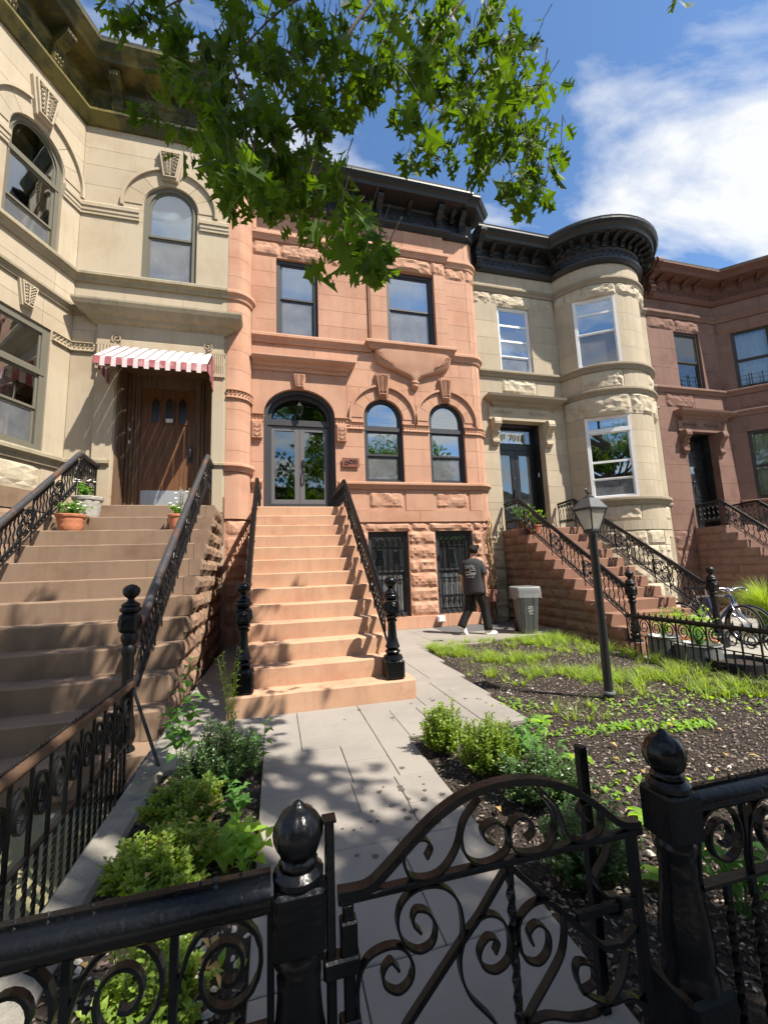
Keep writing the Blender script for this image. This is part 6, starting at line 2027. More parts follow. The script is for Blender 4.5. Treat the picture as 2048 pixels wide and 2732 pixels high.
# ------------------------------------------------------------------ awning over the oak door
AW = thing('door_awning', 'faded red and white striped metal awning over the oak door', 'awning', (-2.2, 8.6, 5.2))
xa0, xa1, xf0, xf1 = -3.10, -1.29, -3.22, -1.29
NSL = 21
for i in range(NSL):
    t0, t1 = i / NSL, (i + 1) / NSL
    red = i % 2 == 0
    up = .028 if red else 0
    wx0, wx1 = xa0 + (xa1 - xa0) * t0, xa0 + (xa1 - xa0) * t1
    fx0, fx1 = xf0 + (xf1 - xf0) * t0, xf0 + (xf1 - xf0) * t1
    e = .006 if red else -.004
    Yw, Zw, Yf, Zf = 8.97, 6.02 + up, 8.30, 5.44 + up
    drop = .13 if red else .17
    th = .008
    rows = []
    for (x_w, x_f) in ((wx0 - e, fx0 - e), (wx1 + e, fx1 + e)):
        rows.append([(x_w, Yw, Zw), (x_f, Yf, Zf), (x_f, Yf - .012, Zf - drop - up), (x_f, Yf + th - .012, Zf - drop - up), (x_f, Yf + th, Zf - th), (x_w, Yw, Zw - th)])
    mb = MB(); mb.loft(rows)
    mi = [0] * len(mb.f)
    # top of the slats bleached to chalk, their front drops still red
    sl = MB(); sl.v = mb.v; sl.f = mb.f; sl.m = [0 if (k == 1) and red else 1 for k in range(len(mb.f))]
    sl.obj('slat', [M['awn_red'], M['awn_white']], AW, norm=False)
for xs, sg in ((xf1 + .03, 1), (xf0 + .02, -1)):
    for i in range(6):
        ya, yb = 8.32 + .105 * i, 8.32 + .105 * (i + 1) - .008
        za, zb = 5.44 + .58 * (ya - 8.30) / .67, 5.44 + .58 * (yb - 8.30) / .67
        lo = 5.30 - .02 * i
        off = .012 if i % 2 else 0
        mb = MB(); mb.add([(xs + off, ya, lo), (xs + off, yb, lo), (xs + off, yb, zb - .02), (xs + off, ya, za - .02), (xs + off - .008, ya, lo), (xs + off - .008, yb, lo), (xs + off - .008, yb, zb - .02), (xs + off - .008, ya, za - .02)],
              [(0, 1, 2, 3), (7, 6, 5, 4), (0, 4, 5, 1), (1, 5, 6, 2), (2, 6, 7, 3), (3, 7, 4, 0)])
        mb.obj('side_slat', M['awn_red'] if sg > 0 or i % 2 else M['awn_white'], AW)
mb = MB(); mb.tube([(xa0, 8.97, 5.99), (xa1, 8.97, 5.99)], .012, 6); mb.tube([(xf0, 8.33, 5.42), (xf1, 8.33, 5.42)], .012, 6); mb.obj('support_bar', M['iron_matte'], AW)


# ------------------------------------------------------------------ leaves and small plants
def leaf_quad(mb, p, d, up, l, w, fold=.25, mi=0, curve=.2):
    """one pointed leaf: 6 points, folded along the midrib"""
    d = d.normalized()
    s = d.cross(up)
    s = s.normalized() if s.length > 1e-4 else d.orthogonal().normalized()
    n = s.cross(d)
    m1 = p + d * l * .45 + n * l * curve * .5
    tip = p + d * l - n * l * curve * .2
    a = m1 + s * w * .5 + n * w * fold; b = m1 - s * w * .5 + n * w * fold
    a0 = p + d * l * .15 + s * w * .3 + n * w * fold * .6; b0 = p + d * l * .15 - s * w * .3 + n * w * fold * .6
    mb.add([p, a0, a, tip, b, b0, m1], [(0, 1, 2, 6), (6, 2, 3), (0, 6, 4, 5), (6, 3, 4)], mi)


def rnd_dir(zmin=-1.0, zmax=1.0):
    z = random.uniform(zmin, zmax); a = random.random() * 2 * pi
    r_ = sqrt(max(0, 1 - z * z))
    return Vector((r_ * cos(a), r_ * sin(a), z))


def small_plant(parent, c, rad, h, n, mat, l=.06, w=.035, stems=8, name='foliage'):
    mb = MB(); st = MB()
    for k in range(stems):
        a = random.random() * 2 * pi
        q = Vector(c) + Vector((cos(a) * rad * random.random(), sin(a) * rad * random.random(), h * random.uniform(.55, 1)))
        st.tube([c, (Vector(c) + q) / 2 + Vector((0, 0, h * .12)), q], .004, 4)
        for i in range(n // stems):
            t = random.uniform(.3, 1.05)
            p = Vector(c).lerp(q, t) + rnd_dir() * rad * .15
            leaf_quad(mb, p, rnd_dir(-.2, .7), Vector((0, 0, 1)), l * random.uniform(.7, 1.2), w * random.uniform(.7, 1.2))
    st.obj('stem', mat, parent)
    f_ = mb.obj(name, mat, parent, norm=False)
    tag(f_, kind='stuff')
    return f_


def flower_pot(name, label, c, r, h, mat, lip=True, basket=False, group=None, cat='flower pot'):
    t = thing(name, label, cat, c, group)
    mb = MB()
    def wob(a, z): return 1 + (.025 * (1 if (int(a * 9 / pi) + int(z / .045)) % 2 else -1) if basket else 0)
    pr_ = [(r * .72, 0), (r * .76, .01)]
    n = 8 if basket else 3
    for i in range(1, n + 1): pr_.append((r * (.76 + .2 * i / n), h * .84 * i / n))
    pr_ += [(r * 1.03, h * .85), (r * 1.05, h * .97), (r * 1.0, h), (r * .9, h), (r * .88, h * .88), (.01, h * .87)]
    mb.lathe(pr_, 28, c, wob=wob); mb.obj('pot', mat, t, smooth=True, ang=40)
    mb = MB(); mb.lathe([(r * .87, h * .86), (.004, h * .9)], 16, c); mb.obj('potting_soil', M['soil'], t)
    return t


zc = 2.108
p1 = flower_pot('flower_pot', 'terracotta pot of white flowers on the tan steps, left side', (-3.01, 7.32, zc), .19, .25, M['terracotta'], basket=True, group='potted plants on the tan stoop')
small_plant(p1, (-3.01, 7.32, zc + .23), .26, .20, 170, M['leaf_mid'], .07, .045, 14)
for k in range(9):
    a = random.random() * 6.28; q = (-3.01 + .18 * cos(a), 7.30 + .16 * sin(a), zc + .38 + random.uniform(-.06, .06))
    mb = MB()
    for i in range(5): leaf_quad(mb, Vector(q), Vector((cos(i * 1.256), sin(i * 1.256), .3)), Vector((0, 0, 1)), .028, .024)
    mb.obj('flower', M['petal'], p1, norm=False)
p2 = flower_pot('flower_pot', 'grey woven planter with white flowers behind the terracotta pot', (-2.98, 7.80, 2.354), .21, .36, M['grey_pot'], basket=True, group='potted plants on the tan stoop')
small_plant(p2, (-3.05, 7.80, 2.354 + .33), .22, .28, 130, M['leaf_mid'], .07, .045, 12)
for k in range(7):
    a = random.random() * 6.28; q = (-3.05 + .15 * cos(a), 7.78 + .12 * sin(a), 2.354 + .60 + random.uniform(-.05, .07))
    mb = MB()
    for i in range(5): leaf_quad(mb, Vector(q), Vector((cos(i * 1.256), sin(i * 1.256), .3)), Vector((0, 0, 1)), .028, .024)
    mb.obj('flower', M['petal'], p2, norm=False)
p3 = flower_pot('flower_pot', 'terracotta pot of white flowers on the tan steps beside the right railing', (-1.52, 7.33, zc), .145, .25, M['terracotta'], group='potted plants on the tan stoop')
small_plant(p3, (-1.52, 7.33, zc + .23), .18, .18, 110, M['leaf_mid'], .065, .04, 10)
mb = MB()
for k in range(26):
    a = random.random() * 6.28; r_ = random.uniform(.02, .12)
    mb.tube([(-1.48, 7.35, zc + .25), (-1.48 + r_ * cos(a) * .6, 7.35 + r_ * sin(a) * .6, zc + .42), (-1.46 + r_ * cos(a), 7.35 + r_ * sin(a), zc + random.uniform(.5, .72))], .005, 4)
mb.obj('silver_stems', M['grey_pot'], p3)
for k in range(12):
    a = random.random() * 6.28; q = (-1.50 + .13 * cos(a), 7.31 + .13 * sin(a), zc + .36 + random.uniform(-.06, .3))
    mb = MB()
    for i in range(5): leaf_quad(mb, Vector(q), Vector((cos(i * 1.256), sin(i * 1.256), .3)), Vector((0, 0, 1)), .03, .026)
    mb.obj('flower', M['petal'], p3, norm=False)
p4_ = flower_pot('flower_pot', 'terracotta pot behind the railing on the upper steps of the red-brown stoop', (6.03, 8.78, 2.05), .15, .24, M['terracotta'], group='potted plants on the red-brown stoop')
small_plant(p4_, (6.03, 8.80, 2.27), .34, .36, 240, M['leaf_weed'], .08, .03, 20)
p5_ = flower_pot('flower_pot', 'dark brown bowl planter on the landing of the red-brown stoop', (6.08, 9.30, 2.25), .19, .22, M['shutter'], group='potted plants on the red-brown stoop')
small_plant(p5_, (6.08, 9.30, 2.45), .36, .42, 240, M['leaf_mid'], .08, .03, 18)
p6_ = flower_pot('flower_pot', 'small white bowl standing on a middle step of the red-brown stoop', (6.05, 7.42, .839), .12, .14, M['white_plastic'], group='potted plants on the red-brown stoop')

# ------------------------------------------------------------------ lamp post
LP_ = thing('lamp_post', 'black garden lamp post with square lantern in the mulch bed', 'lamp post', (3.27, 3.76, 0))
lx_, ly_ = 3.27, 3.76
mb = MB(); mb.lathe([(.055, -.05), (.055, .02), (.043, .03), (.041, 1.62), (.046, 1.63), (.046, 1.66)], 18, (lx_, ly_, 0)); mb.obj('post', M['lamp_metal'], LP_, smooth=True, ang=40)
mb = MB(); mb.lathe([(.06, .03), (.062, .04), (.06, .055)], 18, (lx_, ly_, 0)); mb.obj('clamp', M['galv'], LP_)
R4 = lambda w, z, a=radians(8): [(lx_ + w * 1.414 * cos(a + pi / 4 + k * pi / 2), ly_ + w * 1.414 * sin(a + pi / 4 + k * pi / 2), z) for k in range(4)]
mb = MB(); mb.loft([R4(.04, 1.655), R4(.058, 1.68), R4(.055, 1.705)]); mb.obj('lantern_base', M['lamp_metal'], LP_)
lo, hi = R4(.055, 1.70), R4(.112, 1.91)
for k in range(4):
    a, b, c_, d_ = lo[k], lo[(k + 1) % 4], hi[(k + 1) % 4], hi[k]
    mb = MB(); cx = (lx_, ly_)
    sh = lambda p, q: (p[0] + (cx[0] - p[0]) * q, p[1] + (cx[1] - p[1]) * q, p[2])
    mb.add([a, b, c_, d_, sh(a, .03), sh(b, .03), sh(c_, .03), sh(d_, .03)], [(0, 1, 2, 3), (7, 6, 5, 4), (0, 4, 5, 1), (1, 5, 6, 2), (2, 6, 7, 3), (3, 7, 4, 0)])
    mb.obj('lamp_glass', M['lamp_frost'], LP_)
    mb = MB(); mb.tube([a, d_], .009, 5); mb.obj('corner_bar', M['lamp_metal'], LP_)
mb = MB(); mb.loft([R4(.122, 1.905), R4(.126, 1.92), R4(.122, 1.93)]); mb.obj('lantern_rim', M['lamp_metal'], LP_)
mb = MB(); mb.loft([R4(.12, 1.93), R4(.065, 2.03), R4(.06, 2.035)]); mb.obj('lantern_roof', M['lamp_cap'], LP_)
mb = MB(); mb.lathe([(.055, 2.03), (.06, 2.045), (.04, 2.06), (.016, 2.065), (.010, 2.085)], 14, (lx_, ly_, 0))
mb.tube([(lx_ - .035, ly_, 2.13), (lx_ - .01, ly_, 2.10), (lx_ + .02, ly_, 2.098), (lx_ + .035, ly_, 2.115)], [.006, .016, .013, .004], 6)
mb.tube([(lx_ - .02, ly_, 2.11), (lx_ - .03, ly_, 2.135), (lx_ - .02, ly_, 2.148)], [.012, .01, .003], 6)
mb.obj('finial', M['lamp_metal'], LP_)
mb = MB(); mb.lathe([(.012, 1.70), (.02, 1.74), (.028, 1.80), (.02, 1.85), (.004, 1.87)], 10, (lx_, ly_, 0)); mb.obj('bulb', M['curtain'], LP_, smooth=True)

# ------------------------------------------------------------------ wheeled bin with a bag over its rim
BN = thing('trash_bin', 'grey wheeled trash bin lined with a clear bag beside the rough stoop wall', 'trash bin', (4.93, 7.72, 0))
bc = Vector((4.93, 7.72)); ang = radians(-14)
def BP(u, v, z): return (bc.x + u * cos(ang) - v * sin(ang), bc.y + u * sin(ang) + v * cos(ang), z)
def rrect(w, d, z, r=.05, n=4):
    out = []
    for (cx_, cy_, a0) in ((w - r, -d + r, -pi / 2), (w - r, d - r, 0), (-w + r, d - r, pi / 2), (-w + r, -d + r, pi)):
        for i in range(n + 1):
            a = a0 + pi / 2 * i / n; out.append(BP(cx_ + r * cos(a), cy_ + r * sin(a), z))
    return out
mb = MB(); mb.loft([rrect(.145, .18, .02), rrect(.155, .19, .06), rrect(.205, .245, .82), rrect(.205, .245, .84)]); bd = mb.obj('bin_body', M['bin'], BN, smooth=True, ang=35)
mb = MB(); mb.loft([rrect(.225, .265, .84), rrect(.23, .27, .86), rrect(.23, .27, .90), rrect(.205, .245, .905)]); mb.obj('bin_rim', M['bin'], BN, smooth=True, ang=35)
mb = MB()
for sgn in (-1, 1):
    mb.add([BP(sgn * .08 - .015, -.20, .1), BP(sgn * .08 + .015, -.20, .1), BP(sgn * .10 + .015, -.252, .8), BP(sgn * .10 - .015, -.252, .8), BP(sgn * .08 - .015, -.18, .1), BP(sgn * .08 + .015, -.18, .1), BP(sgn * .10 + .015, -.23, .8), BP(sgn * .10 - .015, -.23, .8)],
           [(0, 1, 2, 3), (0, 3, 7, 4), (1, 5, 6, 2), (3, 2, 6, 7), (0, 4, 5, 1)])
mb.obj('rib', M['bin'], BN)
bagm, nt, b_, o_ = new_mat('clear_bag')
b_.inputs["Base Color"].default_value = (.78, .79, .8, 1); b_.inputs["Roughness"].default_value = .25
tr = nt.nodes.new("ShaderNodeBsdfTransparent"); ms = nt.nodes.new("ShaderNodeMixShader"); ms.inputs[0].default_value = .2
nt.links.new(tr.outputs[0], ms.inputs[1]); nt.links.new(b_.outputs[0], ms.inputs[2]); nt.links.new(ms.outputs[0], o_.inputs[0])
mb = MB(); rings = []
for k, (w, d, z) in enumerate(((.17, .21, .78), (.215, .255, .915), (.235, .275, .92), (.24, .28, .88), (.245, .285, .80), (.25, .29, .70))):
    r_ = rrect(w, d, z)
    rings.append([(p[0] + .012 * noise.noise(Vector((i * .9, k, 1))), p[1] + .012 * noise.noise(Vector((i * .9, k, 7))), p[2] + (.07 * noise.noise(Vector((i * .55, k * .3, 3))) if k > 3 else .008 * noise.noise(Vector((i * .8, k, 3))))) for i, p in enumerate(r_)])
mb.loft(rings, caps=False); mb.obj('bin_bag', bagm, BN, smooth=True, norm=False)
for u in (.24,):
    for v in (.2,):
        mb = MB(); mb.tube([BP(.13, .22, .11), BP(.18, .22, .11)], .11, 18); mb.obj('wheel', M['tyre'], BN)
        mb = MB(); mb.tube([BP(-.18, .22, .11), BP(-.13, .22, .11)], .11, 18); mb.obj('wheel', M['tyre'], BN)
mb = MB(); mb.tube([BP(-.20, .29, .86), BP(.20, .29, .86)], .016, 8); mb.obj('handle', M['bin'], BN)
mb = MB()
lay = [(.52, [(-.05, .05)]), (.49, [(-.06, .04)]), (.45, [(-.045, .055)]), (.42, [(-.05, .03)]), (.38, [(-.03, .045)])]
for k, (z, segs) in enumerate(lay):
    for a, b in segs:
        for q in range(6):
            u0 = a + (b - a) * q / 6; u1 = u0 + (b - a) / 9
            v0 = -.192 - .055 * (z - .06) / .76 - .004
            mb.add([BP(.02 + u0, v0, z), BP(.02 + u1, v0, z), BP(.02 + u1 + .006, v0 - .002, z + .018), BP(.02 + u0 + .006, v0 - .002, z + .018)], [(0, 1, 2, 3)])
mb.obj('bin_print', M['white_print'], BN, norm=False)

# ------------------------------------------------------------------ walking man
PN = thing('person', 'man in washed black tee and black trousers walking past the barred window', 'person', (3.93, 8.0, 0))
phi = radians(48)
fx, fy = cos(phi), sin(phi)                      # the way the chest faces
sxv, syv = sin(phi), -cos(phi)                   # his right side
HX, HY = 3.94, 8.0
def BQ(f_, s_, z, ox=0.0, oy=0.0): return (HX + ox + fx * f_ + sxv * s_, HY + oy + fy * f_ + syv * s_, z)
sk_v, sk_e, sk_r = [], [], []
def jn(p, r, parent=None):
    sk_v.append(p); sk_r.append(r)
    if parent is not None: sk_e.append((parent, len(sk_v) - 1))
    return len(sk_v) - 1
pel = jn(BQ(0, 0, .95), (.12, .10))
spn = jn(BQ(0, 0, 1.15), (.125, .09), pel); chs = jn(BQ(0, 0, 1.36), (.13, .095), spn); nk0 = jn(BQ(.0, 0, 1.50), (.06, .06), chs)
nk1 = jn(BQ(.03, .01, 1.57), (.055, .055), nk0); hd0 = jn(BQ(.06, .045, 1.645), (.082, .08), nk1); hd1 = jn(BQ(.065, .05, 1.71), (.092, .09), hd0); hd2 = jn(BQ(.05, .035, 1.765), (.06, .06), hd1)
nose = jn(BQ(.135, .125, 1.64), (.014, .014), hd0); chin = jn(BQ(.11, .10, 1.585), (.028, .028), hd0)
for s_, el, wr in ((1, (4.13, 7.86, 1.16), (4.135, 7.86, .90)), (-1, (3.74, 8.12, 1.16), (3.80, 8.22, .92))):
    sh_ = jn(BQ(0, .17 * s_, 1.44), (.062, .062), chs); e_ = jn(el, (.045, .045), sh_); w_ = jn(wr, (.03, .03), e_)
    pm = jn((wr[0] + .012, wr[1] + .0, wr[2] - .07), (.036, .024), w_)
    for k in range(4):
        q0 = (wr[0] - .012 + .018 * k, wr[1] - .02 + .013 * k, wr[2] - .115); q1 = (q0[0] + .014, q0[1] + .004, q0[2] - .045 + .006 * abs(k - 1.5))
        f0 = jn(q0, (.0095, .0095), pm); jn(q1, (.008, .008), f0)
    t0 = jn((wr[0] + .045, wr[1] - .01, wr[2] - .075), (.011, .011), pm); jn((wr[0] + .06, wr[1] - .012, wr[2] - .11), (.009, .009), t0)
hipR, hipL = jn(BQ(0, .09, .90), (.085, .085), pel), jn(BQ(0, -.09, .90), (.085, .085), pel)
legs = [((4.13, 7.955, .50), (4.165, 7.91, .10)), ((3.83, 8.06, .50), (3.645, 8.07, .17))]
for hp, (kn, an) in zip((hipR, hipL), legs):
    k_ = jn(kn, (.055, .055), hp); a_ = jn(an, (.036, .036), k_)
    jn((an[0] + (.12 if an[2] < .12 else .05), an[1] - .02, max(.035, an[2] - .08)), (.03, .025), a_)
me = bpy.data.meshes.new('body'); me.from_pydata(sk_v, sk_e, []); me.materials.append(M['skin'])
bo = bpy.data.objects.new('body', me); link(bo, PN)
md = bo.modifiers.new('skin', 'SKIN'); md.use_smooth_shade = True
for i, sv in enumerate(me.skin_vertices[0].data):
    sv.radius = sk_r[i]; sv.use_root = (i == pel)
sb = bo.modifiers.new('sub', 'SUBSURF'); sb.levels = 1; sb.render_levels = 1
def ering(c, ax_f, ax_s, a, b, n=16, ph=0.0, sq=1.0):
    out = []
    for i in range(n):
        t = 2 * pi * i / n
        ct, st = cos(t), sin(t)
        ct = abs(ct) ** sq * (1 if ct > 0 else -1); st = abs(st) ** sq * (1 if st > 0 else -1)
        out.append((c[0] + ax_f[0] * a * ct + ax_s[0] * b * st, c[1] + ax_f[1] * a * ct + ax_s[1] * b * st, c[2]))
    return out
AF, AS = (fx, fy), (sxv, syv)
tee = [(.80, .135, .215, -.01), (.86, .14, .22, -.01), (1.0, .135, .205, -.005), (1.15, .135, .205, 0), (1.3, .14, .215, .0), (1.40, .135, .22, .0), (1.46, .115, .205, .0), (1.505, .085, .14, .005), (1.53, .07, .08, .012)]
mb = MB(); rings = []
for z, a, b, o in tee:
    r_ = ering(BQ(o, 0, z), AF, AS, a, b, 20, 0, .85)
    r_ = [(p[0] + .010 * noise.noise(Vector((p[0] * 9, p[1] * 9, z * 5))), p[1] + .010 * noise.noise(Vector((p[0] * 9, p[1] * 9, z * 5 + 4))), p[2] + (.012 * noise.noise(Vector((p[0] * 6, p[1] * 6, 1))) if z < .82 else 0)) for p in r_]
    rings.append(r_)
mb.loft(rings); TS = mb.obj('t_shirt', M['tee'], PN, smooth=True)
def limb(mb, pts, rs, n=10):
    P4 = smoothpath(pts, 4); R4_ = []
    m_ = len(P4)
    for i in range(m_):
        t = i / (m_ - 1) * (len(rs) - 1); k_ = min(int(t), len(rs) - 2); R4_.append(rs[k_] + (rs[k_ + 1] - rs[k_]) * (t - k_))
    mb.tube(P4, R4_, n)
for s_, el in ((1, (4.13, 7.86, 1.16)), (-1, (3.74, 8.12, 1.16))):
    mb = MB(); shp = Vector(BQ(0, .13 * s_, 1.45)); e = Vector(el)
    limb(mb, [shp, shp.lerp(e, .45) + Vector((0, 0, .015)), shp.lerp(e, .88)], [.082, .088, .086]); mb.obj('sleeve', M['tee'], TS, smooth=True)
mb = MB()
P6 = lambda ang_, z, o=.012: (lambda a, b: (HX + fx * (-a * cos(ang_)) + sxv * b * sin(ang_), HY + fy * (-a * cos(ang_)) + syv * b * sin(ang_), z))(.141 + o, .212 + o)
random.seed(11)
for z, a0, a1, h_, col in ((1.36, -.55, .35, .03, 0), (1.325, -.5, .4, .02, 0), (1.275, -.1, .4, .022, 1), (1.24, -.5, .05, .022, 0), (1.215, -.1, .42, .02, 1), (1.185, -.5, .42, .03, 0), (1.14, -.35, .3, .014, 0)):
    a = a0
    while a < a1:
        w_ = random.uniform(.03, .09)
        dz = .012 * sin(a * 17) if z > 1.3 else 0
        mb.add([P6(a, z + dz), P6(a + w_, z + dz + random.uniform(-.006, .006)), P6(a + w_, z + dz + h_ * random.uniform(.6, 1)), P6(a, z + dz + h_ * random.uniform(.6, 1))], [(0, 1, 2, 3)])
        a += w_ + random.uniform(.015, .05)
mb.obj('shirt_print', M['white_print'], TS, norm=False)
random.seed(21)
mb = MB()
hipc = Vector(BQ(0, 0, .93))
rings = [ering(BQ(0, 0, .98), AF, AS, .115, .165), ering(BQ(0, 0, .90), AF, AS, .125, .178), ering(BQ(0, 0, .82), AF, AS, .12, .175)]
mb.loft(rings)
for hp, (kn, an) in zip(((BQ(0, .085, .90)), (BQ(0, -.085, .90))), legs):
    limb(mb, [hp, Vector(hp).lerp(Vector(kn), .5), kn, Vector(kn).lerp(Vector(an), .5), (an[0], an[1], an[2] - .02)], [.105, .102, .088, .082, .088], 12)
mb.obj('trousers', M['trousers'], PN, smooth=True)
def shoe(an, yaw, pitch_):
    mb = MB()
    c, s_ = cos(yaw), sin(yaw)
    prof = [(-.085, .02, .034), (-.075, .09, .038), (-.02, .10, .042), (.04, .085, .045), (.10, .062, .048), (.155, .05, .044), (.185, .03, .03)]
    rings = []
    for x, h_, w_ in prof:
        r_ = []
        for (yy, zz) in ((-w_, 0), (-w_, h_ * .6), (-w_ * .6, h_), (w_ * .6, h_), (w_, h_ * .6), (w_, 0)):
            px_, pz_ = x * cos(pitch_) + zz * sin(pitch_), -x * sin(pitch_) + zz * cos(pitch_)
            r_.append((an[0] + c * px_ - s_ * yy, an[1] + s_ * px_ + c * yy, an[2] + pz_))
        rings.append(r_)
    mb.loft(rings); mb.obj('shoe', M['shoe'], PN, smooth=True, ang=50)
shoe((4.175, 7.905, .005), radians(8), 0.0)
shoe((3.645, 8.07, .115), radians(8), radians(52))
mb = MB()
hc = Vector(BQ(.045, .035, 1.712))
rings = []
for i in range(9):
    t = i / 8; a = -0.95 + t * (pi / 2 + .95)
    rr_ = .112 * cos(a) if a > 0 else .112 * (cos(a) ** .6)
    cz = hc.z + .098 * sin(a)
    back = -.018 if a < .2 else -.005
    r_ = []
    for k in range(16):
        b = 2 * pi * k / 16
        cb, sb_ = cos(b), sin(b)
        fr_cut = 1.0
        cf = cos(b - .82)
        if cf > -.1 and a < .45: fr_cut = .40 if cf > .3 else .75
        wv_ = 1 + .05 * noise.noise(Vector((k * .8, i * .9, 3)))
        q = hc + Vector((fx * (cb * rr_ * fr_cut + back) + sxv * sb_ * rr_ * .95, fy * (cb * rr_ * fr_cut + back) + syv * sb_ * rr_ * .95, 0)) * wv_
        r_.append((q.x, q.y, cz + (.012 * noise.noise(Vector((k * 1.3, i, 9))))))
    rings.append(r_)
mb.loft(rings)
for k in range(14):                                   # fringe hanging over the brow
    b = random.uniform(.1, 1.6)
    q0 = hc + Vector((fx * .06 * cos(b) + sxv * .09 * sin(b), fy * .06 * cos(b) + syv * .09 * sin(b), .085))
    q1 = hc + Vector((fx * .125 * cos(b) + sxv * .11 * sin(b), fy * .125 * cos(b) + syv * .11 * sin(b), .03 + random.uniform(-.03, .02)))
    mb.tube([q0, q0.lerp(q1, .5) + Vector((fx * .02, fy * .02, .02)), q1], [.014, .012, .003], 5)
for k in range(70):                                   # uneven tufts over crown and nape
    b = random.uniform(0, 2 * pi); a = random.uniform(-.5, 1.3)
    if cos(b - .82) > .1 and a < .5: continue
    o_ = Vector((fx * cos(b) + sxv * sin(b), fy * cos(b) + syv * sin(b), 0))
    q0 = hc + o_ * (.105 * cos(a)) + Vector((0, 0, .09 * sin(a)))
    q1 = q0 + o_ * random.uniform(.004, .02) + Vector((random.uniform(-.012, .012), random.uniform(-.012, .012), random.uniform(-.035, .01)))
    mb.tube([q0 - o_ * .01, q0.lerp(q1, .5), q1], [.014, .011, .003], 5)
mb.obj('hair', M['hair'], PN, smooth=True)
mb = MB()
for s_ in (1, -1):
    e = Vector(BQ(.035, .03 + .088 * s_, 1.675)); mb.lathe([(.002, -.03), (.014, -.02), (.017, 0), (.015, .02), (.002, .03)], 8, tuple(e))
mb.obj('ear', M['skin'], PN, smooth=True)
mb = MB()
limb(mb, [BQ(.09, .05, 1.60), BQ(.115, .105, 1.58), BQ(.075, .125, 1.62)], [.016, .024, .015], 6); mb.obj('beard', M['hair'], PN, smooth=True)
random.seed(33)

# ------------------------------------------------------------------ planters behind the dividing fence
def planter(label, x, y, r, h, zb=-.17):
    t = thing('steel_planter', label, 'planter', (x, y, zb), 'galvanized planters')
    prof = []
    n = int(h / .026)
    for i in range(n * 2 + 1):
        z = h * i / (n * 2); prof.append((r * (1 + (.012 if i % 2 else -.012)), z))
    prof += [(r * 1.04, h), (r * 1.04, h + .015), (r * .93, h + .015), (r * .92, h * .9), (.01, h * .9)]
    mb = MB(); mb.lathe(prof, 26, (x, y, zb)); mb.obj('corrugated_wall', M['galv'], t, smooth=True)
    mb = MB(); mb.lathe([(r * .91, h * .91), (.005, h * .93)], 16, (x, y, zb)); mb.obj('potting_soil', M['soil'], t)
    return t
q1_ = planter('tall galvanized planter with straggly plant nearest the newel post', 5.47, 5.1, .20, .42)
small_plant(q1_, (5.47, 5.1, .22), .22, .42, 150, M['leaf_weed'], .05, .022, 16)
q2_ = planter('wide galvanized planter with leafy herbs beside the black bowl', 5.52, 4.62, .26, .37)
small_plant(q2_, (5.52, 4.62, .17), .26, .26, 260, M['leaf_mid'], .05, .028, 26)
bw = thing('bowl_planter', 'low black bowl planter behind the dividing fence', 'planter', (5.58, 4.15, -.17))
mb = MB(); mb.lathe([(.17, 0), (.20, .01), (.27, .08), (.32, .19), (.335, .255), (.33, .265), (.30, .262), (.29, .21), (.01, .20)], 28, (5.58, 4.15, -.17)); mb.obj('bowl', M['black_plastic'], bw, smooth=True, ang=50)
mb = MB(); mb.lathe([(.285, .212), (.005, .218)], 16, (5.58, 4.15, -.17)); mb.obj('potting_soil', M['soil'], bw)
pt_ = flower_pot('flower_pot', 'square-shouldered terracotta trough behind the galvanized planters', (6.15, 5.15, -.17), .26, .30, M['terracotta'], cat='flower pot')
small_plant(pt_, (6.15, 5.15, .1), .4, .5, 320, M['leaf_weed'], .06, .03, 26)

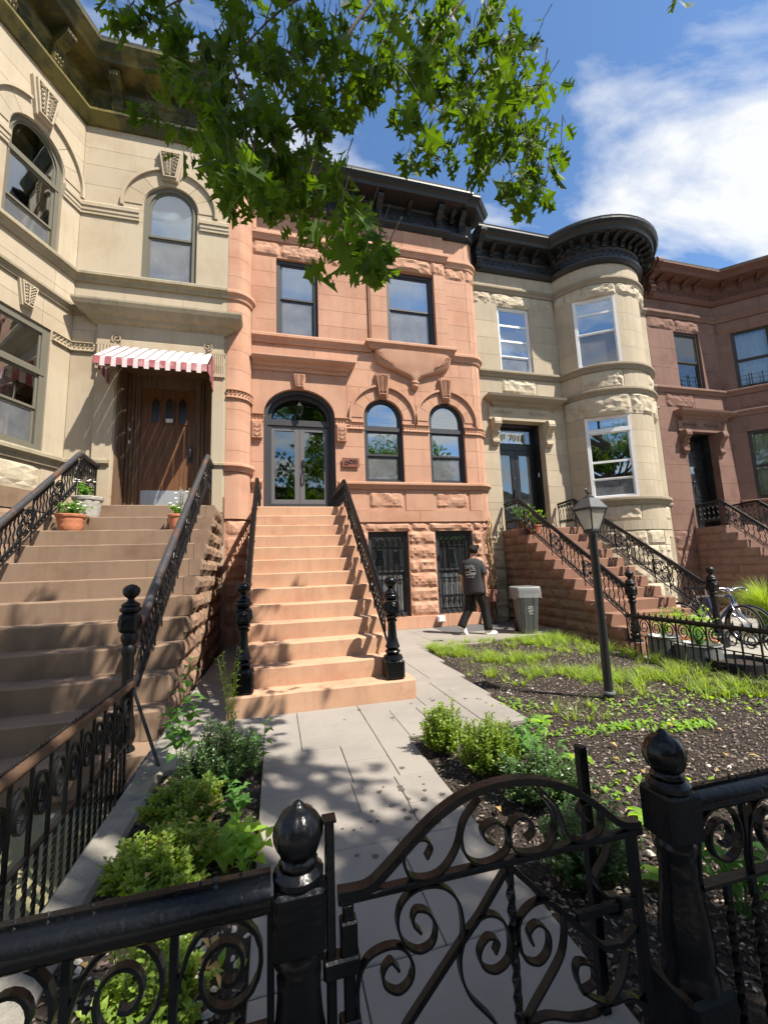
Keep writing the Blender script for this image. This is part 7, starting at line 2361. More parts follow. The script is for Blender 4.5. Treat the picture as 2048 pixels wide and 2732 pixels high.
# ------------------------------------------------------------------ bicycles
def bicycle(label, rear, front, frame_mat):
    t = thing('bicycle', label, 'bicycle', (rear[0], rear[1], -.17), 'bicycles by the round bay')
    R_w, z0 = .33, -.17 + .335
    ra, fr_ = Vector((rear[0], rear[1], z0)), Vector((front[0], front[1], z0))
    d = (fr_ - ra); L = d.length; d.normalize(); s_ = Vector((d.y, -d.x, 0)); up = Vector((0, 0, 1))
    Q = lambda a, z, o=0.0: ra + d * a + up * z + s_ * o
    for c_ in (ra, fr_):
        ci = [c_ + d * (R_w * cos(i * pi / 16)) + up * (R_w * sin(i * pi / 16)) for i in range(32)]
        mb = MB(); mb.tube(ci, .021, 6, closed=True); w = mb.obj('wheel', M['tyre'], t, smooth=True)
        mb = MB(); mb.tube([c_ + (p - c_) * .93 for p in ci], .011, 5, closed=True); mb.obj('rim', M['chrome'], w, smooth=True)
        mb = MB()
        for i in range(18):
            a = i * pi / 9; mb.tube([c_ + s_ * (.02 if i % 2 else -.02), c_ + d * (R_w * .92 * cos(a)) + up * (R_w * .92 * sin(a))], .0022, 3)
        mb.tube([c_ - s_ * .05, c_ + s_ * .05], .018, 8); mb.obj('spokes', M['chrome'], w)
    bb, st, hd, hb = Q(.44, -.05), Q(.30, .46), Q(L - .22, .50), Q(L - .19, .38)
    mb = MB()
    for a, b, r_ in ((bb, st, .017), (st, hd, .017), (bb, hb, .021), (hd, hb, .022)): mb.tube([a, b], r_, 8)
    for o in (-.05, .05):
        mb.tube([ra + s_ * o, bb + s_ * o * .5], .010, 6); mb.tube([ra + s_ * o, st + s_ * o * .4], .009, 6)
    mb.obj('bike_frame', frame_mat, t, smooth=True, ang=50)
    mb = MB()
    for o in (-.05, .05): mb.tube([hb + s_ * o, Q(L - .12, .2, o), fr_ + s_ * o], .012, 6)
    mb.obj('fork', M['chrome'], t, smooth=True)
    mb = MB(); mb.tube([hd, Q(L - .25, .60)], .014, 6); mb.tube(smoothpath([Q(L - .22, .62, -.28), Q(L - .20, .64, -.15), Q(L - .18, .61, 0), Q(L - .20, .64, .15), Q(L - .22, .62, .28)], 4), .012, 6)
    for o in (-.24, .24): mb.tube([Q(L - .20, .63, o), Q(L - .12, .60, o), Q(L - .10, .58, o * .8)], .007, 5)
    mb.obj('handlebar', M['chrome'], t, smooth=True)
    mb = MB()
    for o in (-.27, .27): mb.tube([Q(L - .225, .62, o * .8), Q(L - .225, .618, o * 1.1)], .017, 8)
    mb.obj('grip', M['black_plastic'], t)
    mb = MB(); mb.tube([st, Q(.27, .60)], .013, 6); mb.obj('seat_post', M['chrome'], t)
    mb = MB(); mb.loft([[Q(.14, .60, -.07), Q(.14, .60, .07), Q(.14, .65, .06), Q(.14, .65, -.06)], [Q(.25, .60, -.06), Q(.25, .60, .06), Q(.25, .645, .045), Q(.25, .645, -.045)], [Q(.40, .60, -.015), Q(.40, .60, .015), Q(.40, .635, .012), Q(.40, .635, -.012)]])
    mb.obj('saddle', M['black_plastic'], t, smooth=True, ang=60)
    mb = MB(); mb.tube([bb + (d * cos(i * pi / 10) + up * sin(i * pi / 10)) * .09 + s_ * .04 for i in range(20)], .006, 4, closed=True)
    mb.tube([bb + s_ * .05, bb + s_ * .06 + d * .1 - up * .13], .010, 5); mb.tube([bb - s_ * .05, bb - s_ * .06 - d * .1 + up * .13], .010, 5); mb.obj('crank', M['chrome'], t)
    mb = MB()
    for sg, o in ((1, .1), (-1, -.1)):
        c_ = bb + s_ * o + d * .1 * sg - up * .13 * sg
        mb.add([c_ + d * a + s_ * b + up * h_ for a, b, h_ in ((-.04, -.04, 0), (.04, -.04, 0), (.04, .04, 0), (-.04, .04, 0), (-.04, -.04, .02), (.04, -.04, .02), (.04, .04, .02), (-.04, .04, .02))], [(0, 3, 2, 1), (4, 5, 6, 7), (0, 1, 5, 4), (1, 2, 6, 5), (2, 3, 7, 6), (3, 0, 4, 7)])
    mb.obj('pedal', M['black_plastic'], t)
bicycle('silver bicycle leaning by the newel post near the round bay, front wheel to the right', (7.72, 6.75), (8.12, 5.78), M['chrome'])
bicycle('blue framed bicycle parked behind the silver bicycle', (8.15, 6.75), (7.95, 5.72), M['blue_paint'])
# ------------------------------------------------------------------ planting
UP = Vector((0, 0, 1))


def boxwood(label, c, rx, ry, h, sprigs, mat, lean=0.0, leafl=.026, tips=None, name='boxwood_shrub'):
    t = thing(name, label, 'shrub', (c[0], c[1], -.04), 'low clipped shrubs of the garden')
    mb, st = MB(), MB()
    base = Vector((c[0], c[1], -.04))
    for k in range(sprigs):
        a = random.random() * 2 * pi; q = sqrt(random.random())
        hh = h * random.uniform(.4, 1.12) * (1 - .35 * q * q)
        if random.random() < .10: hh *= 1.4
        foot = base + Vector((cos(a) * rx * q * .35, sin(a) * ry * q * .35, 0))
        top = base + Vector((cos(a) * rx * q + random.uniform(-.03, .03) + lean * hh, sin(a) * ry * q + random.uniform(-.03, .03), hh))
        mid = foot.lerp(top, .5) + Vector((cos(a) * rx * .12, sin(a) * ry * .12, .02))
        path = [foot, mid, top]
        st.tube(path, [.0035, .0028, .0015], 3, caps=False)
        n = int(24 + 14 * hh / .4)
        for i in range(n):
            s = .28 + .74 * (i + random.random()) / n
            p = (foot.lerp(mid, s * 2) if s < .5 else mid.lerp(top, s * 2 - 1))
            b = i * 2.4 + random.random()
            d = Vector((cos(b), sin(b), random.uniform(.1, .9)))
            l = leafl * random.uniform(.75, 1.25)
            leaf_quad(mb, p + d * .006, d, UP + rnd_dir() * .5, l, l * .58, .15)
    st.obj('stem', M['bark'], t, norm=False)
    tag(mb.obj('foliage', mat, t, norm=False), kind='stuff')
    return t


random.seed(101)
boxwood('yellow-green box shrub at the paving corner on the right of the walk', (1.22, 3.14), .16, .15, .34, 120, M['leaf_box'])
boxwood('second box shrub along the right of the walk, tallest and broad', (1.38, 2.74), .20, .18, .36, 170, M['leaf_box'])
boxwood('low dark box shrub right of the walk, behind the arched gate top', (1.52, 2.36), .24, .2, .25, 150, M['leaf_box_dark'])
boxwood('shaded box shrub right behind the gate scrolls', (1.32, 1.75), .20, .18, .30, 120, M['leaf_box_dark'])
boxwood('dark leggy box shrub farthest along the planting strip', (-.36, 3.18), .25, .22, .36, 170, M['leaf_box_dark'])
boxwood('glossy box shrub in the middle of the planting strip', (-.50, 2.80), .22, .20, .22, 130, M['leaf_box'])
boxwood('bright low box shrub spreading over the kerb of the planting strip', (-.50, 2.32), .25, .27, .20, 210, M['leaf_box'])
boxwood('box shrub seen under the left front fence rail', (-.38, 1.62), .17, .20, .22, 120, M['leaf_box'])


def weed(name, label, c, h, stems, n, l, w, mat, spread=.15, zlo=-.1, cat='weed', stuff=True, group=None):
    t = thing(name, label, cat, (c[0], c[1], -.04), group)
    st = MB()
    for k in range(stems):
        a = random.random() * 2 * pi; r_ = spread * random.uniform(.1, 1)
        hh = h * random.uniform(.6, 1)
        p0, p2 = Vector((c[0], c[1], -.04)), Vector((c[0] + cos(a) * r_, c[1] + sin(a) * r_, hh - .04))
        p1 = p0.lerp(p2, .5) + Vector((0, 0, .06 * h))
        st.tube([p0, p1, p2], [.004, .003, .002], 4)
        m_ = n // stems
        for i in range(m_):
            s = .25 + .78 * (i + .5) / m_
            p = p0.lerp(p1, s * 2) if s < .5 else p1.lerp(p2, s * 2 - 1)
            b = i * pi + (i // 2) * 1.57 + a
            d = Vector((cos(b), sin(b), random.uniform(-.1, .45)))
            mb = MB()
            leaf_quad(mb, p, d, UP, l * (1.15 - .55 * s) * random.uniform(.8, 1.15), w * (1.15 - .5 * s), .18, 0, .25)
            mb.obj('leaf', mat, t, norm=False)
    st.obj('stem', mat, t, norm=False)
    return t


random.seed(57)
weed('tall_weed', 'tall upright weed with paired leaves beside the slanting brace', (-.66, 3.45), .80, 3, 42, .15, .085, M['leaf_mid'], .16)
weed('broadleaf_weed', 'fresh green weed leaning over the walk edge beside the left gate post', (-.14, 2.28), .30, 5, 44, .10, .07, M['leaf_weed'], .16)
weed('broadleaf_weed', 'leafy weed at the walk edge in the dark soil gap', (-.20, 2.72), .26, 4, 26, .10, .06, M['leaf_mid'], .13)
weed('broadleaf_weed', 'leafy weed farthest up the planting strip by the walk', (-.13, 3.28), .36, 4, 36, .11, .055, M['leaf_mid'], .12)
weed('compound_weed', 'weed with fanned leaflets beyond the second box shrub', (1.80, 2.98), .26, 4, 40, .15, .05, M['leaf_mid'], .22)
weed('compound_weed', 'weed with long pointed leaflets behind the low dark box shrub', (1.72, 2.55), .30, 4, 36, .15, .045, M['leaf_mid'], .2)
weed('broadleaf_weed', 'weed at the foot of the right front fence in deep shade', (1.75, 1.42), .35, 6, 48, .12, .06, M['leaf_mid'], .25)
weed('broadleaf_weed', 'weed by the fence foot at the lower right corner', (2.45, 1.5), .34, 6, 48, .12, .06, M['leaf_mid'], .3)
weed('feathery_weed', 'feathery tall weed before the left newel of the salmon stoop', (-.38, 4.15), .78, 6, 160, .07, .011, M['leaf_box'], .16)


def rosette(name, label, c, n, l, w, mat, lift=.5, cat='weed', group=None):
    t = thing(name, label, cat, (c[0], c[1], -.04), group)
    for i in range(n):
        a = i * 2.4 + random.random() * .4
        mb = MB()
        q = random.uniform(.6, 1.1)
        p = Vector((c[0], c[1], -.02)); d = Vector((cos(a), sin(a), lift * random.uniform(.5, 1.2)))
        pts = []
        s_ = Vector((-sin(a), cos(a), 0))
        m_ = 6; vs = []; L = l * q
        for k in range(m_ + 1):
            t_ = k / m_
            c_ = p + Vector((cos(a), sin(a), 0)) * L * t_ * .95 + UP * (L * lift * (t_ - .85 * t_ * t_))
            ww = w * q * (sin(pi * min(1, t_ * .92 + .06)) ** .8) * (.35 + .65 * min(1, t_ * 2.2)) * (1 + .12 * (1 if k % 2 else -1))
            vs += [c_ - s_ * ww / 2 + UP * .012, c_, c_ + s_ * ww / 2 + UP * .012]
        fs = []
        for k in range(m_): fs += [(k * 3, k * 3 + 1, k * 3 + 4, k * 3 + 3), (k * 3 + 1, k * 3 + 2, k * 3 + 5, k * 3 + 4)]
        mb.add(vs, fs); mb.obj('leaf', mat, t, norm=False, smooth=True)
    return t


rosette('dock_plant', 'broad-leaved dock plant with drooping lime leaves in the planting strip', (-.28, 2.44), 13, .27, .085, M['leaf_weed'], .55, 'plant')
rosette('rosette_weed', 'small leaf rosette in the mulch right of the upright stop bar', (1.92, 2.02), 8, .12, .05, M['leaf_weed'], .6)
rosette('rosette_weed', 'leaf rosette near the paving corner beyond the shrubs', (2.25, 3.42), 9, .15, .055, M['leaf_weed'], .6)
rosette('rosette_weed', 'tiny leaf rosette between the gate post and the lamp post', (2.6, 2.45), 7, .09, .04, M['leaf_weed'], .6)
rosette('rosette_weed', 'leaf rosette close behind the right gate post', (1.62, 1.62), 7, .12, .05, M['leaf_weed'], .6)
rosette('rosette_weed', 'leaf rosette in open mulch near the box shrub tops', (2.05, 2.72), 8, .11, .045, M['leaf_weed'], .6)

# creeping low weeds, dead leaves and chips: nobody would count these
random.seed(77)
mb = MB()
for (cx_, cy_, rx_, ry_, n_) in ((2.75, 3.12, .45, .09, 120), (3.3, 2.95, .35, .12, 90), (2.2, 2.35, .5, .4, 60), (3.6, 3.5, .7, .4, 120), (2.0, 3.2, .25, .15, 60), (-.25, 1.5, .3, .3, 40), (4.4, 3.2, .6, .6, 90), (1.6, 3.05, .2, .15, 50), (2.3, 3.9, .25, .25, 60)):
    for i in range(n_):
        p = Vector((random.gauss(cx_, rx_ * .5), random.gauss(cy_, ry_ * .5), -.02))
        leaf_quad(mb, p, rnd_dir(.05, .7), UP, random.uniform(.035, .07), random.uniform(.02, .04), .1)
tag(mb.obj('ground_weeds', M['leaf_weed'], norm=False), 'low bright green weeds creeping over the dark mulch', 'weeds', kind='stuff')

mb = MB()
def in_bed(x, y):
    if x < 1.06 or x > 5.15 or y < 1.2: return False
    if y > 3.47 and x < 2.2 + (y - 3.49) * .1: return False
    if y > 7.3: return False
    return True
cnt = 0
def blade(x, y, hh, a, b, w_):
    dirv = Vector((cos(a), sin(a), 0)); s_ = Vector((-sin(a), cos(a), 0))
    p0 = Vector((x, y, -.045)); vs = []
    for k in range(5):
        t = k / 4
        c_ = p0 + UP * hh * (t - .5 * b * t * t) + dirv * hh * b * t * t * 1.15
        ww = w_ * (1 - t * .88)
        vs += [c_ - s_ * ww, c_ + s_ * ww]
    mb.add(vs, [(0, 1, 3, 2), (2, 3, 5, 4), (4, 5, 7, 6), (6, 7, 9, 8)])
while cnt < 470:                                     # spiky tufts, denser towards the house
    x, y = random.uniform(2.2, 5.15), random.uniform(3.3, 7.45)
    if not in_bed(x, y): continue
    g_ = noise.noise(Vector((x * 1.25, y * 1.25, 3))) + .5 * noise.noise(Vector((x * 3.5, y * 3.5, 9)))
    back = max(0, (y - 5.0) / 2.2)
    tl = max(0, min(1, ((x - 2.6) * 2.2 + (6.7 - y) * 3.5) / 17.1))
    off = hypot(x - (2.6 + 2.2 * tl), y - (6.7 - 3.5 * tl))
    dens = g_ * .75 + .42 * max(0, 1 - off / .85) + max(0, (y - 6.3)) * .5 + (.15 if x > 4.2 else -.05)
    if random.random() > dens: continue
    cnt += 1
    sz = random.uniform(.10, .26)
    for i in range(random.randint(14, 34)):
        a = random.random() * 2 * pi; q = random.uniform(0, .035)
        blade(x + q * cos(a), y + q * sin(a), sz * random.uniform(.5, 1.1), a + random.uniform(-.4, .4), random.uniform(.3, 1.1), random.uniform(.0025, .0055))
for i in range(1500):
    x, y = random.uniform(2.2, 5.15), random.uniform(5.0, 7.45)
    if in_bed(x, y) and random.random() < (y - 4.6) / 2.6: blade(x, y, random.uniform(.04, .12), random.random() * 6.28, random.uniform(.2, .8), .004)
tag(mb.obj('grass', M['grass'], norm=False), 'patchy crabgrass growing through the mulch bed', 'grass', kind='stuff')

mb = MB()
def chip(x, y, z, l, w, mi):
    a = random.random() * 2 * pi; tl = random.uniform(-.3, .3)
    d = Vector((cos(a), sin(a), tl)) * l / 2; s_ = Vector((-sin(a), cos(a), random.uniform(-.3, .3))) * w / 2
    c_ = Vector((x, y, z)); n_ = UP * random.uniform(.002, .006)
    mb.add([c_ - d - s_, c_ + d * .8 - s_, c_ + d + s_ * .7, c_ - d * .9 + s_, c_ + n_ * 1.4], [(0, 1, 4), (1, 2, 4), (2, 3, 4), (3, 0, 4), (3, 2, 1, 0)], mi)
n_ = 0
while n_ < 30000:
    x = random.uniform(1.05, 5.15); y = 1.2 + (6.2) * random.random() ** 1.35
    if not in_bed(x, y): continue
    n_ += 1
    r_ = random.random()
    near = y < 3.4
    chip(x, y, -.03 + .025 * noise.noise(Vector((x * 1.3, y * 1.3, 1))) + .004, random.uniform(.009, .034), random.uniform(.005, .013), 0 if r_ < .46 else (1 if r_ < .81 else 2))
for i in range(2600):
    x, y = random.uniform(-.76, -.10), random.uniform(1.0, 4.2)
    r_ = random.random()
    chip(x, y, -.033, random.uniform(.012, .04), random.uniform(.006, .016), 0 if r_ < .5 else (1 if r_ < .85 else 2))
tag(mb.obj('mulch_chips', [M['chip_dark'], M['chip_mid'], M['chip_pale']], norm=False), 'shredded bark mulch strewn over the garden beds', 'mulch', kind='stuff')

mb = MB()
for i in range(260):
    if i < 150: x, y = random.uniform(-.7, -.1), random.uniform(1.0, 2.2)
    else: x, y = random.uniform(1.1, 4.5), random.uniform(1.3, 5.0)
    if i >= 150 and not in_bed(x, y): continue
    r_ = random.uniform(.006, .02)
    mb.lathe([(r_ * .5, -.6 * r_), (r_, 0), (r_ * .6, .5 * r_), (r_ * .1, .62 * r_)], 6, (x, y, -.025), wob=lambda a, z: 1 + .3 * sin(a * 2 + x * 50))
tag(mb.obj('pebbles', M['pebble'], norm=False), 'small pale stones mixed into the mulch', 'pebbles', kind='stuff')
mb = MB()
for i in range(230):
    if i < 140: x, y = random.uniform(-.72, -.15), random.uniform(1.0, 2.3)
    elif i < 175: x, y = random.gauss(-.42, .07), random.gauss(2.5, .15)
    else: x, y = random.uniform(1.1, 4.0), random.uniform(1.3, 3.8)
    if i >= 175 and not in_bed(x, y): continue
    leaf_quad(mb, Vector((x, y, random.uniform(-.03, .0) + (.12 if 140 <= i < 175 else 0))), rnd_dir(-.1, .3), UP, random.uniform(.03, .07), random.uniform(.015, .035), .2)
tag(mb.obj('dead_leaves', M['leaf_dry'], norm=False), 'orange brown dead leaves lying among the shrubs', 'leaves', kind='stuff')
mb = MB()
random.seed(5)
for i in range(64):
    if i < 40: x, y = random.gauss(.72, .22), random.gauss(2.5, .3)
    else: x, y = random.uniform(.6, 2.1), random.uniform(3.4, 4.6)
    if x < 0 or (y < 3.49 and x > 1.03) or (x < 1.45 and y > 4.35): continue
    r_ = random.uniform(.006, .021); m_ = 9
    vs = [(x + r_ * (1 + .16 * sin(k * 2.3 + i)) * cos(2 * pi * k / m_), y + r_ * (1 + .16 * sin(k * 2.3 + i)) * sin(2 * pi * k / m_), 0.0021) for k in range(m_)]
    mb.add(vs, [tuple(range(m_))])
tag(mb.obj('damp_spots', M['drop'], norm=False), 'dark damp spots spattered across the flagstones', 'spots', kind='stuff')

# ornamental grass at the right edge
random.seed(15)
OG = thing('ornamental_grass', 'fountain of long green ornamental grass at the right edge', 'grass clump', (9.35, 6.3, -.17))
mb = MB()
for i in range(1500):
    a = random.random() * 2 * pi; hh = random.uniform(.9, 1.5); o = random.uniform(.25, 1.0)
    d = Vector((cos(a), sin(a), 0)); s_ = Vector((-sin(a), cos(a), 0)); p0 = Vector((9.35, 6.3, -.17)) + d * random.random() * .15
    vs = []
    for k in range(6):
        t = k / 5
        c_ = p0 + UP * hh * (1.25 * t - .62 * t * t * (0.6 + o * .55)) + d * o * .85 * t * t
        ww = .006 * (1 - t * .9); vs += [c_ - s_ * ww, c_ + s_ * ww]
    mb.add(vs, [(k * 2, k * 2 + 1, k * 2 + 3, k * 2 + 2) for k in range(5)])
tag(mb.obj('blades', M['grass'], OG, norm=False), kind='stuff')
mb = MB()
for i in range(700):
    a = random.random() * 2 * pi; r_ = sqrt(random.random())
    p = Vector((9.2 + .9 * r_ * cos(a), 5.4 + .5 * r_ * sin(a), -.17 + .35 * random.random() * (1 - r_ * .5)))
    leaf_quad(mb, p, rnd_dir(-.2, .8), UP, random.uniform(.05, .09), .04, .15)
lb = thing('low_bush', 'dark low bush below the ornamental grass', 'bush', (9.2, 5.4, -.17))
tag(mb.obj('foliage', M['leaf_mid'], lb, norm=False), kind='stuff')
# ------------------------------------------------------------------ pin oak overhead
import numpy as np
rng = np.random.default_rng(4)
HALF = [(0, .0), (.06, .012), (.12, .03), (.16, .13), (.16, .22), (.20, .37), (.24, .24), (.28, .27), (.30, .15), (.36, .12), (.42, .19), (.46, .41), (.50, .33), (.57, .51), (.56, .33), (.58, .15), (.65, .12), (.71, .25), (.76, .39), (.78, .25), (.84, .31), (.84, .15), (.90, .08), (1.0, .0)]


def leaf_arrays(curl):
    """flat lobed leaf along +x with a slight fold; two n-gons sharing the midrib"""
    P = []
    up_ = [(x, y) for x, y in HALF]
    pts = []
    for x, y in up_: pts.append((x, y * .95, abs(y) * .25 - curl * x * x))
    n = len(pts)
    lo = [(x, -y, z) for x, y, z in pts[1:-1]]
    V = np.array(pts + lo)
    f1 = list(range(n))
    f2 = [0] + list(range(n, n + len(lo))) + [n - 1]
    return V, [tuple(f1), tuple(reversed(f2))]


LV = [leaf_arrays(c) for c in (.05, .28, .55)]
VIS = [(330, 50, 85), (450, 70, 105), (395, 190, 95), (520, 190, 100), (470, 310, 80), (545, 310, 85), (610, 380, 85), (640, 110, 105), (555, 50, 95), (690, 350, 62), (555, 385, 80), (500, 400, 50), (680, 425, 60), (735, 515, 70), (785, 550, 50), (690, 500, 55), (735, 460, 45),
       (280, 20, 55), (900, 60, 105), (1000, 75, 105), (1095, 110, 75), (905, 185, 75), (955, 190, 95), (1040, 215, 100), (1115, 245, 75), (1010, 285, 75), (1140, 330, 68), (1155, 385, 52), (860, 270, 45), (880, 320, 34), (1080, 320, 75), (750, 90, 100), (820, 140, 80), (770, 190, 60), (700, 220, 60), (1175, 300, 40), (1120, 170, 70), (620, 260, 70), (1145, 420, 40)]
K = 2048 / 1658.0


def ray_dir(px, py):
    v = rgt * (px * K - 1024) + dwn * (py * K - 1366) + fwd * F_PX
    return v / v.y


def orient(n, droop=.75):
    """leaf frames: axis mostly hanging, blade turned any way"""
    A = rng.normal(size=(n, 3)); A /= np.linalg.norm(A, axis=1)[:, None]
    A[:, 2] = A[:, 2] * .6 - droop
    A /= np.linalg.norm(A, axis=1)[:, None]
    B = rng.normal(size=(n, 3)); B[:, 2] += .6
    S = np.cross(A, B); S /= np.linalg.norm(S, axis=1)[:, None]
    N = np.cross(S, A)
    return A, S, N


pos, CL_ = [], []
for (px, py, r_) in VIS:
    n = int((1.5 if px < 800 else 1.6) * pi * r_ * r_ / 560)
    m_ = max(2, n // 7)
    for c_i in range(m_):                              # leaves sit in bunches at twig ends
        a = rng.random() * 2 * pi; q = sqrt(rng.random()) * r_
        x0_, y0_ = px + q * cos(a), py + q * sin(a)
        Y0 = max(1.5, 2.05 + .75 * (1 - y0_ / 600.0) + rng.normal() * .24)
        dd = ray_dir(x0_, y0_); c3 = np.array((dd.x * Y0, Y0, CAM.z + dd.z * Y0))
        CL_.append(c3)
        for i in range(7):
            pos.append(tuple(c3 + rng.normal(size=3) * np.array((.045, .045, .035))))
pos = np.array(pos)
# one leaf tip hanging into the upper right corner
dd_ = ray_dir(1478, 5); extra = [(dd_.x * 1.9, 1.9, CAM.z + dd_.z * 1.9), (dd_.x * 1.92 - .05, 1.92, CAM.z + dd_.z * 1.92 + .06)]
pos = np.vstack([pos, np.array(extra)])
dist = np.linalg.norm(pos - np.array(CAM), axis=1)
order = np.argsort(dist)
OAK = thing('oak_tree', 'street oak whose lobed leaves hang across the top of the view', 'tree', (4.6, -2.6, -.13))
meshes = []
for V, F in LV:
    me = bpy.data.meshes.new('oak_leaf'); me.from_pydata([tuple(v) for v in V], [], F); me.materials.append(M['leaf_oak']); meshes.append(me)
A, S, N = orient(len(pos))
SZ = rng.uniform(.085, .175, len(pos))
near = set(order[:300].tolist())
near_list = order[:300].tolist() + [len(pos) - 1, len(pos) - 2]
for i in near_list[:300]:
    o = bpy.data.objects.new('leaf', meshes[i % 3]); COL.objects.link(o)
    s = float(SZ[i])
    m4 = Matrix(((A[i][0] * s, S[i][0] * s, N[i][0] * s, pos[i][0]), (A[i][1] * s, S[i][1] * s, N[i][1] * s, pos[i][1]), (A[i][2] * s, S[i][2] * s, N[i][2] * s, pos[i][2]), (0, 0, 0, 1)))
    o.parent = OAK; o.matrix_parent_inverse = Matrix.Translation(-WT[OAK.name]); o.matrix_basis = m4
    near.add(i)


def leaf_mass(P_, A_, S_, N_, SZ_, name, mat, parent):
    vs, fs = [], []
    off = 0
    for k in range(3):
        idx = np.arange(len(P_))[k::3]
        V, F = LV[k]
        T = P_[idx][:, None, :] + SZ_[idx][:, None, None] * (V[None, :, 0:1] * A_[idx][:, None, :] + V[None, :, 1:2] * S_[idx][:, None, :] + V[None, :, 2:3] * N_[idx][:, None, :])
        T = T.reshape(-1, 3)
        nv = len(V)
        for j in range(len(idx)):
            b = off + j * nv
            for f in F: fs.append(tuple(b + q for q in f))
        vs.append(T); off += len(T)
    vs = np.vstack(vs)
    me = bpy.data.meshes.new(name); me.from_pydata(vs.tolist(), [], fs); me.materials.append(mat)
    return tag(link(bpy.data.objects.new(name, me), parent), kind='stuff')


rest = np.array([i for i in range(len(pos)) if i not in near])
leaf_mass(pos[rest], A[rest], S[rest], N[rest], SZ[rest], 'foliage', M['leaf_oak'], OAK)
# the crown above and behind the camera, which shades the gate and dapples the walk and the tan steps
SH = [(.5, .55, 1.0, 7.0, 1500), (2.1, .35, 1.15, 7.4, 1500), (-.9, .25, .9, 7.0, 1000), (3.9, .1, 1.2, 7.8, 1100), (1.2, 1.35, .62, 6.4, 620), (.25, 1.6, .45, 6.6, 330), (.55, 2.0, .34, 6.8, 120), (2.4, 1.3, .5, 7.0, 260), (3.4, 1.3, .6, 7.2, 260),
      (-2.4, 4.5, .8, 8.6, 900), (-1.9, 4.2, .5, 8.2, 420), (-2.9, 4.9, .7, 8.9, 500), (-2.7, 5.2, .6, 9.2, 420), (-3.5, 5.3, .6, 9.3, 380), (-3.0, 5.8, .45, 9.4, 150), (-2.2, 5.6, .3, 9.6, 60), (-3.7, 5.6, .5, 9.2, 200), (-1.3, 3.6, .35, 8.0, 110), (.2, 2.95, .45, 7.2, 150), (.65, 2.15, .42, 7.0, 160), (-.3, 3.7, .3, 7.4, 50), (.05, 3.3, .26, 7.6, 40), (.95, 2.3, .2, 7.0, 30),
      (-3.6, 3.7, .9, 9.5, 520), (-2.3, 3.2, .7, 9.0, 360), (-3.4, 5.0, .6, 9.2, 190), (-2.6, 4.4, .4, 9.4, 90), (-2.9, 5.8, .35, 9.8, 70), (-1.7, 2.0, .6, 8.2, 220), (-1.6, 1.2, .6, 7.8, 260), (-4.4, 4.4, 1.0, 9.0, 360), (-1.0, 3.9, .2, 8.4, 26), (.0, -1.2, 1.6, 8.2, 1300), (3.0, -1.5, 1.8, 8.6, 1300)]
cp, blobs = [], []
for gx, gy, r_, h_, n in SH:
    c_ = np.array((gx + .4634 * h_, gy - .4878 * h_, h_)); blobs.append(c_)
    q = rng.normal(size=(n, 3)); q /= np.linalg.norm(q, axis=1)[:, None]
    q *= (rng.random(n) ** .42)[:, None] * np.array((r_, r_, r_ * .75))
    cp.append(c_ + q)
cp = np.vstack(cp)
A2, S2_, N2 = orient(len(cp), .35)
leaf_mass(cp, A2, S2_, N2, rng.uniform(.10, .16, len(cp)), 'crown', M['leaf_oak'], OAK)
mb = MB()
mb.tube(smoothpath([(4.6, -2.6, -.2), (4.6, -2.6, 1.0), (4.5, -2.6, 3.0), (4.3, -2.6, 5.2), (4.0, -2.5, 8.0), (3.8, -2.4, 10.0)], 4), [.30, .27, .25, .245, .24, .235, .23, .225, .22, .21, .2, .19, .18, .17, .15, .13, .11, .09, .07, .06, .05], 10)
mb.obj('trunk', M['bark'], OAK, smooth=True)
random.seed(9)
for k, b in enumerate(blobs):
    b = Vector(b); p0 = Vector((4.35, -2.6, min(9.0, max(3.8, b.z - 2.2))))
    if (b - p0).length < .8: continue
    mid = p0.lerp(b, .5) + Vector((random.uniform(-.2, .2), random.uniform(-.2, .2), .35))
    mb = MB(); mb.tube(smoothpath([p0, mid, b, b + (b - mid) * .3], 4), [.07, .066, .06, .055, .05, .045, .04, .034, .028, .022, .018, .014, .01], 6); mb.obj('branch', M['bark'], OAK, smooth=True)
def vp(px, py, Y): d = ray_dir(px, py); return Vector((d.x * Y, Y, CAM.z + d.z * Y))
root = Vector((4.3, -2.5, 5.6))
for pts in ([(1000, -260, 2.3), (850, -60, 2.6), (720, 120, 2.6), (660, 260, 2.5), (690, 400, 2.35), (740, 520, 2.2), (790, 590, 2.1)],
            [(850, -60, 2.6), (640, 0, 2.7), (500, 130, 2.6), (430, 230, 2.55)], [(660, 260, 2.5), (560, 320, 2.45), (480, 380, 2.4)],
            [(1000, -260, 2.3), (1030, -40, 2.6), (1080, 90, 2.55), (1120, 230, 2.5), (1150, 380, 2.4)], [(1030, -40, 2.6), (930, 100, 2.6), (900, 250, 2.5)], [(1080, 90, 2.55), (1000, 200, 2.5), (1000, 300, 2.45)],
            [(640, 0, 2.7), (420, -10, 2.7), (300, 60, 2.65)], [(500, 130, 2.6), (540, 240, 2.5), (620, 390, 2.4)], [(735, 480, 2.2), (700, 540, 2.15)]):
    mb = MB(); p = smoothpath([vp(*q) for q in pts], 5); m_ = len(p)
    mb.tube(p, [.016 - .012 * i / m_ if len(pts) > 5 else .010 - .007 * i / m_ for i in range(m_)], 5); mb.obj('twig', M['bark'], OAK, smooth=True)
q = vp(1000, -260, 2.3)
mb = MB(); mb.tube(smoothpath([root, root.lerp(q, .4) + Vector((0, 0, .5)), q], 6), [.08 - .06 * i / 12 for i in range(13)], 7); mb.obj('branch', M['bark'], OAK, smooth=True)
random.seed(41)
mb = MB()
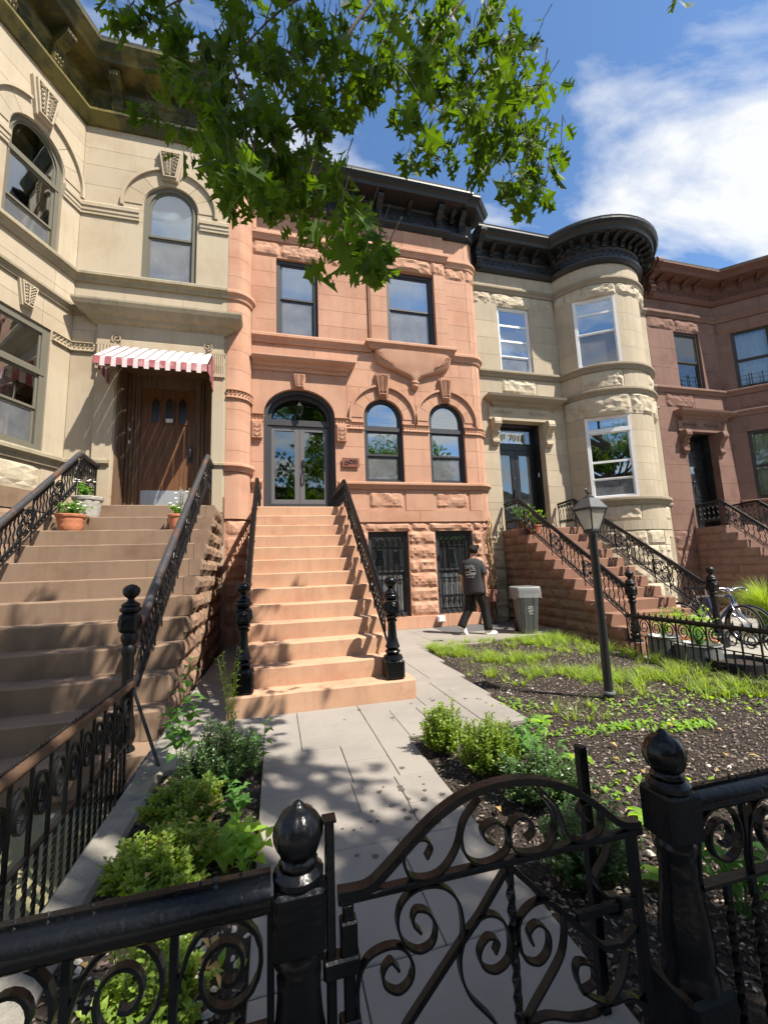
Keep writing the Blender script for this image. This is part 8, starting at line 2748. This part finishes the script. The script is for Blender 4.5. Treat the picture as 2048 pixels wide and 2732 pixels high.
for c3 in CL_:
    p = Vector(c3); e = p + Vector((random.uniform(-.06, .12), random.uniform(-.12, .02), random.uniform(.10, .24)))
    mb.tube([e, p.lerp(e, .5) + rnd_dir() * .015, p - Vector((0, 0, .03))], [.0042, .0032, .0018], 4, caps=False)
tag(mb.obj('twiglets', M['bark'], OAK, norm=False), kind='stuff')
mb = MB()
for i in range(0, len(pos), 2):                    # petioles
    p = Vector(pos[i]); mb.tube([p, p - Vector(A[i]) * .035 + Vector((0, 0, .012))], .0016, 3, caps=False)
tag(mb.obj('petioles', M['leaf_oak'], OAK, norm=False), kind='stuff')

# ------------------------------------------------------------------ across the street: seen only in the window glass
RW = thing('row_houses', 'brick row across the street, seen only mirrored in the window glass', 'houses', (0, -24, -.27))
mb = MB(); mb.box(-45, 45, -30, -24, -.3, 9.5); mb.obj('wall', M['lime_trim'], RW)
mb = MB(); sweep(mb, [(45, -24), (-45, -24)], [(-.2, 9.4), (.1, 9.4), (.5, 9.8), (.5, 10.0), (-.2, 10.0)]); mb.obj('cornice', M['cornice'], RW)
wmesh = MB(); wmesh.box(-.5, .5, -.03, .05, 0, 1.9); wmesh = wmesh.mesh('window', M['frame_white'])
gmesh = MB(); gmesh.box(-.42, .42, .04, .06, .08, 1.82); gmesh = gmesh.mesh('pane', M['black_paint'])
for i in range(-13, 14):
    for z in (1.6, 4.8, 7.2 if False else 6.9):
        w = inst(wmesh, 'window', RW, (i * 2.1, -24, z)); inst(gmesh, 'pane', w, (i * 2.1, -24, z))
for k, (tx, ty, th) in enumerate(((-4.5, -7.5, 9.5), (9.5, -6.5, 10.0), (2.0, -17, 10.5), (-12, -16, 10), (15, -16, 10))):
    T = thing('street_tree', ['kerbside tree, seen only mirrored in the glass of the cream house', 'kerbside tree, seen only mirrored in the glass of the red-brown house', 'tree opposite, seen only mirrored in the arched door', 'tree opposite, mirrored far left', 'tree opposite, mirrored far right'][k], 'tree', (tx, ty, -.2), 'street trees behind the camera')
    mb = MB(); mb.tube([(tx, ty, -.25), (tx + .1, ty, 2.5), (tx, ty, 5.5)], [.22, .18, .1], 8); mb.obj('trunk', M['bark'], T)
    n = 2600
    c_ = np.array((tx, ty, th * .62)); q = rng.normal(size=(n, 3)); q /= np.linalg.norm(q, axis=1)[:, None]
    q *= (rng.random(n) ** .35)[:, None] * np.array((2.6, 2.6, 3.0)) * (1 + .25 * np.sin(q[:, 0:1] * 5 + k))
    A2, S2_, N2 = orient(n, .2)
    leaf_mass(c_ + q, A2, S2_, N2, rng.uniform(.28, .42, n), 'crown', M['leaf_oak'], T)
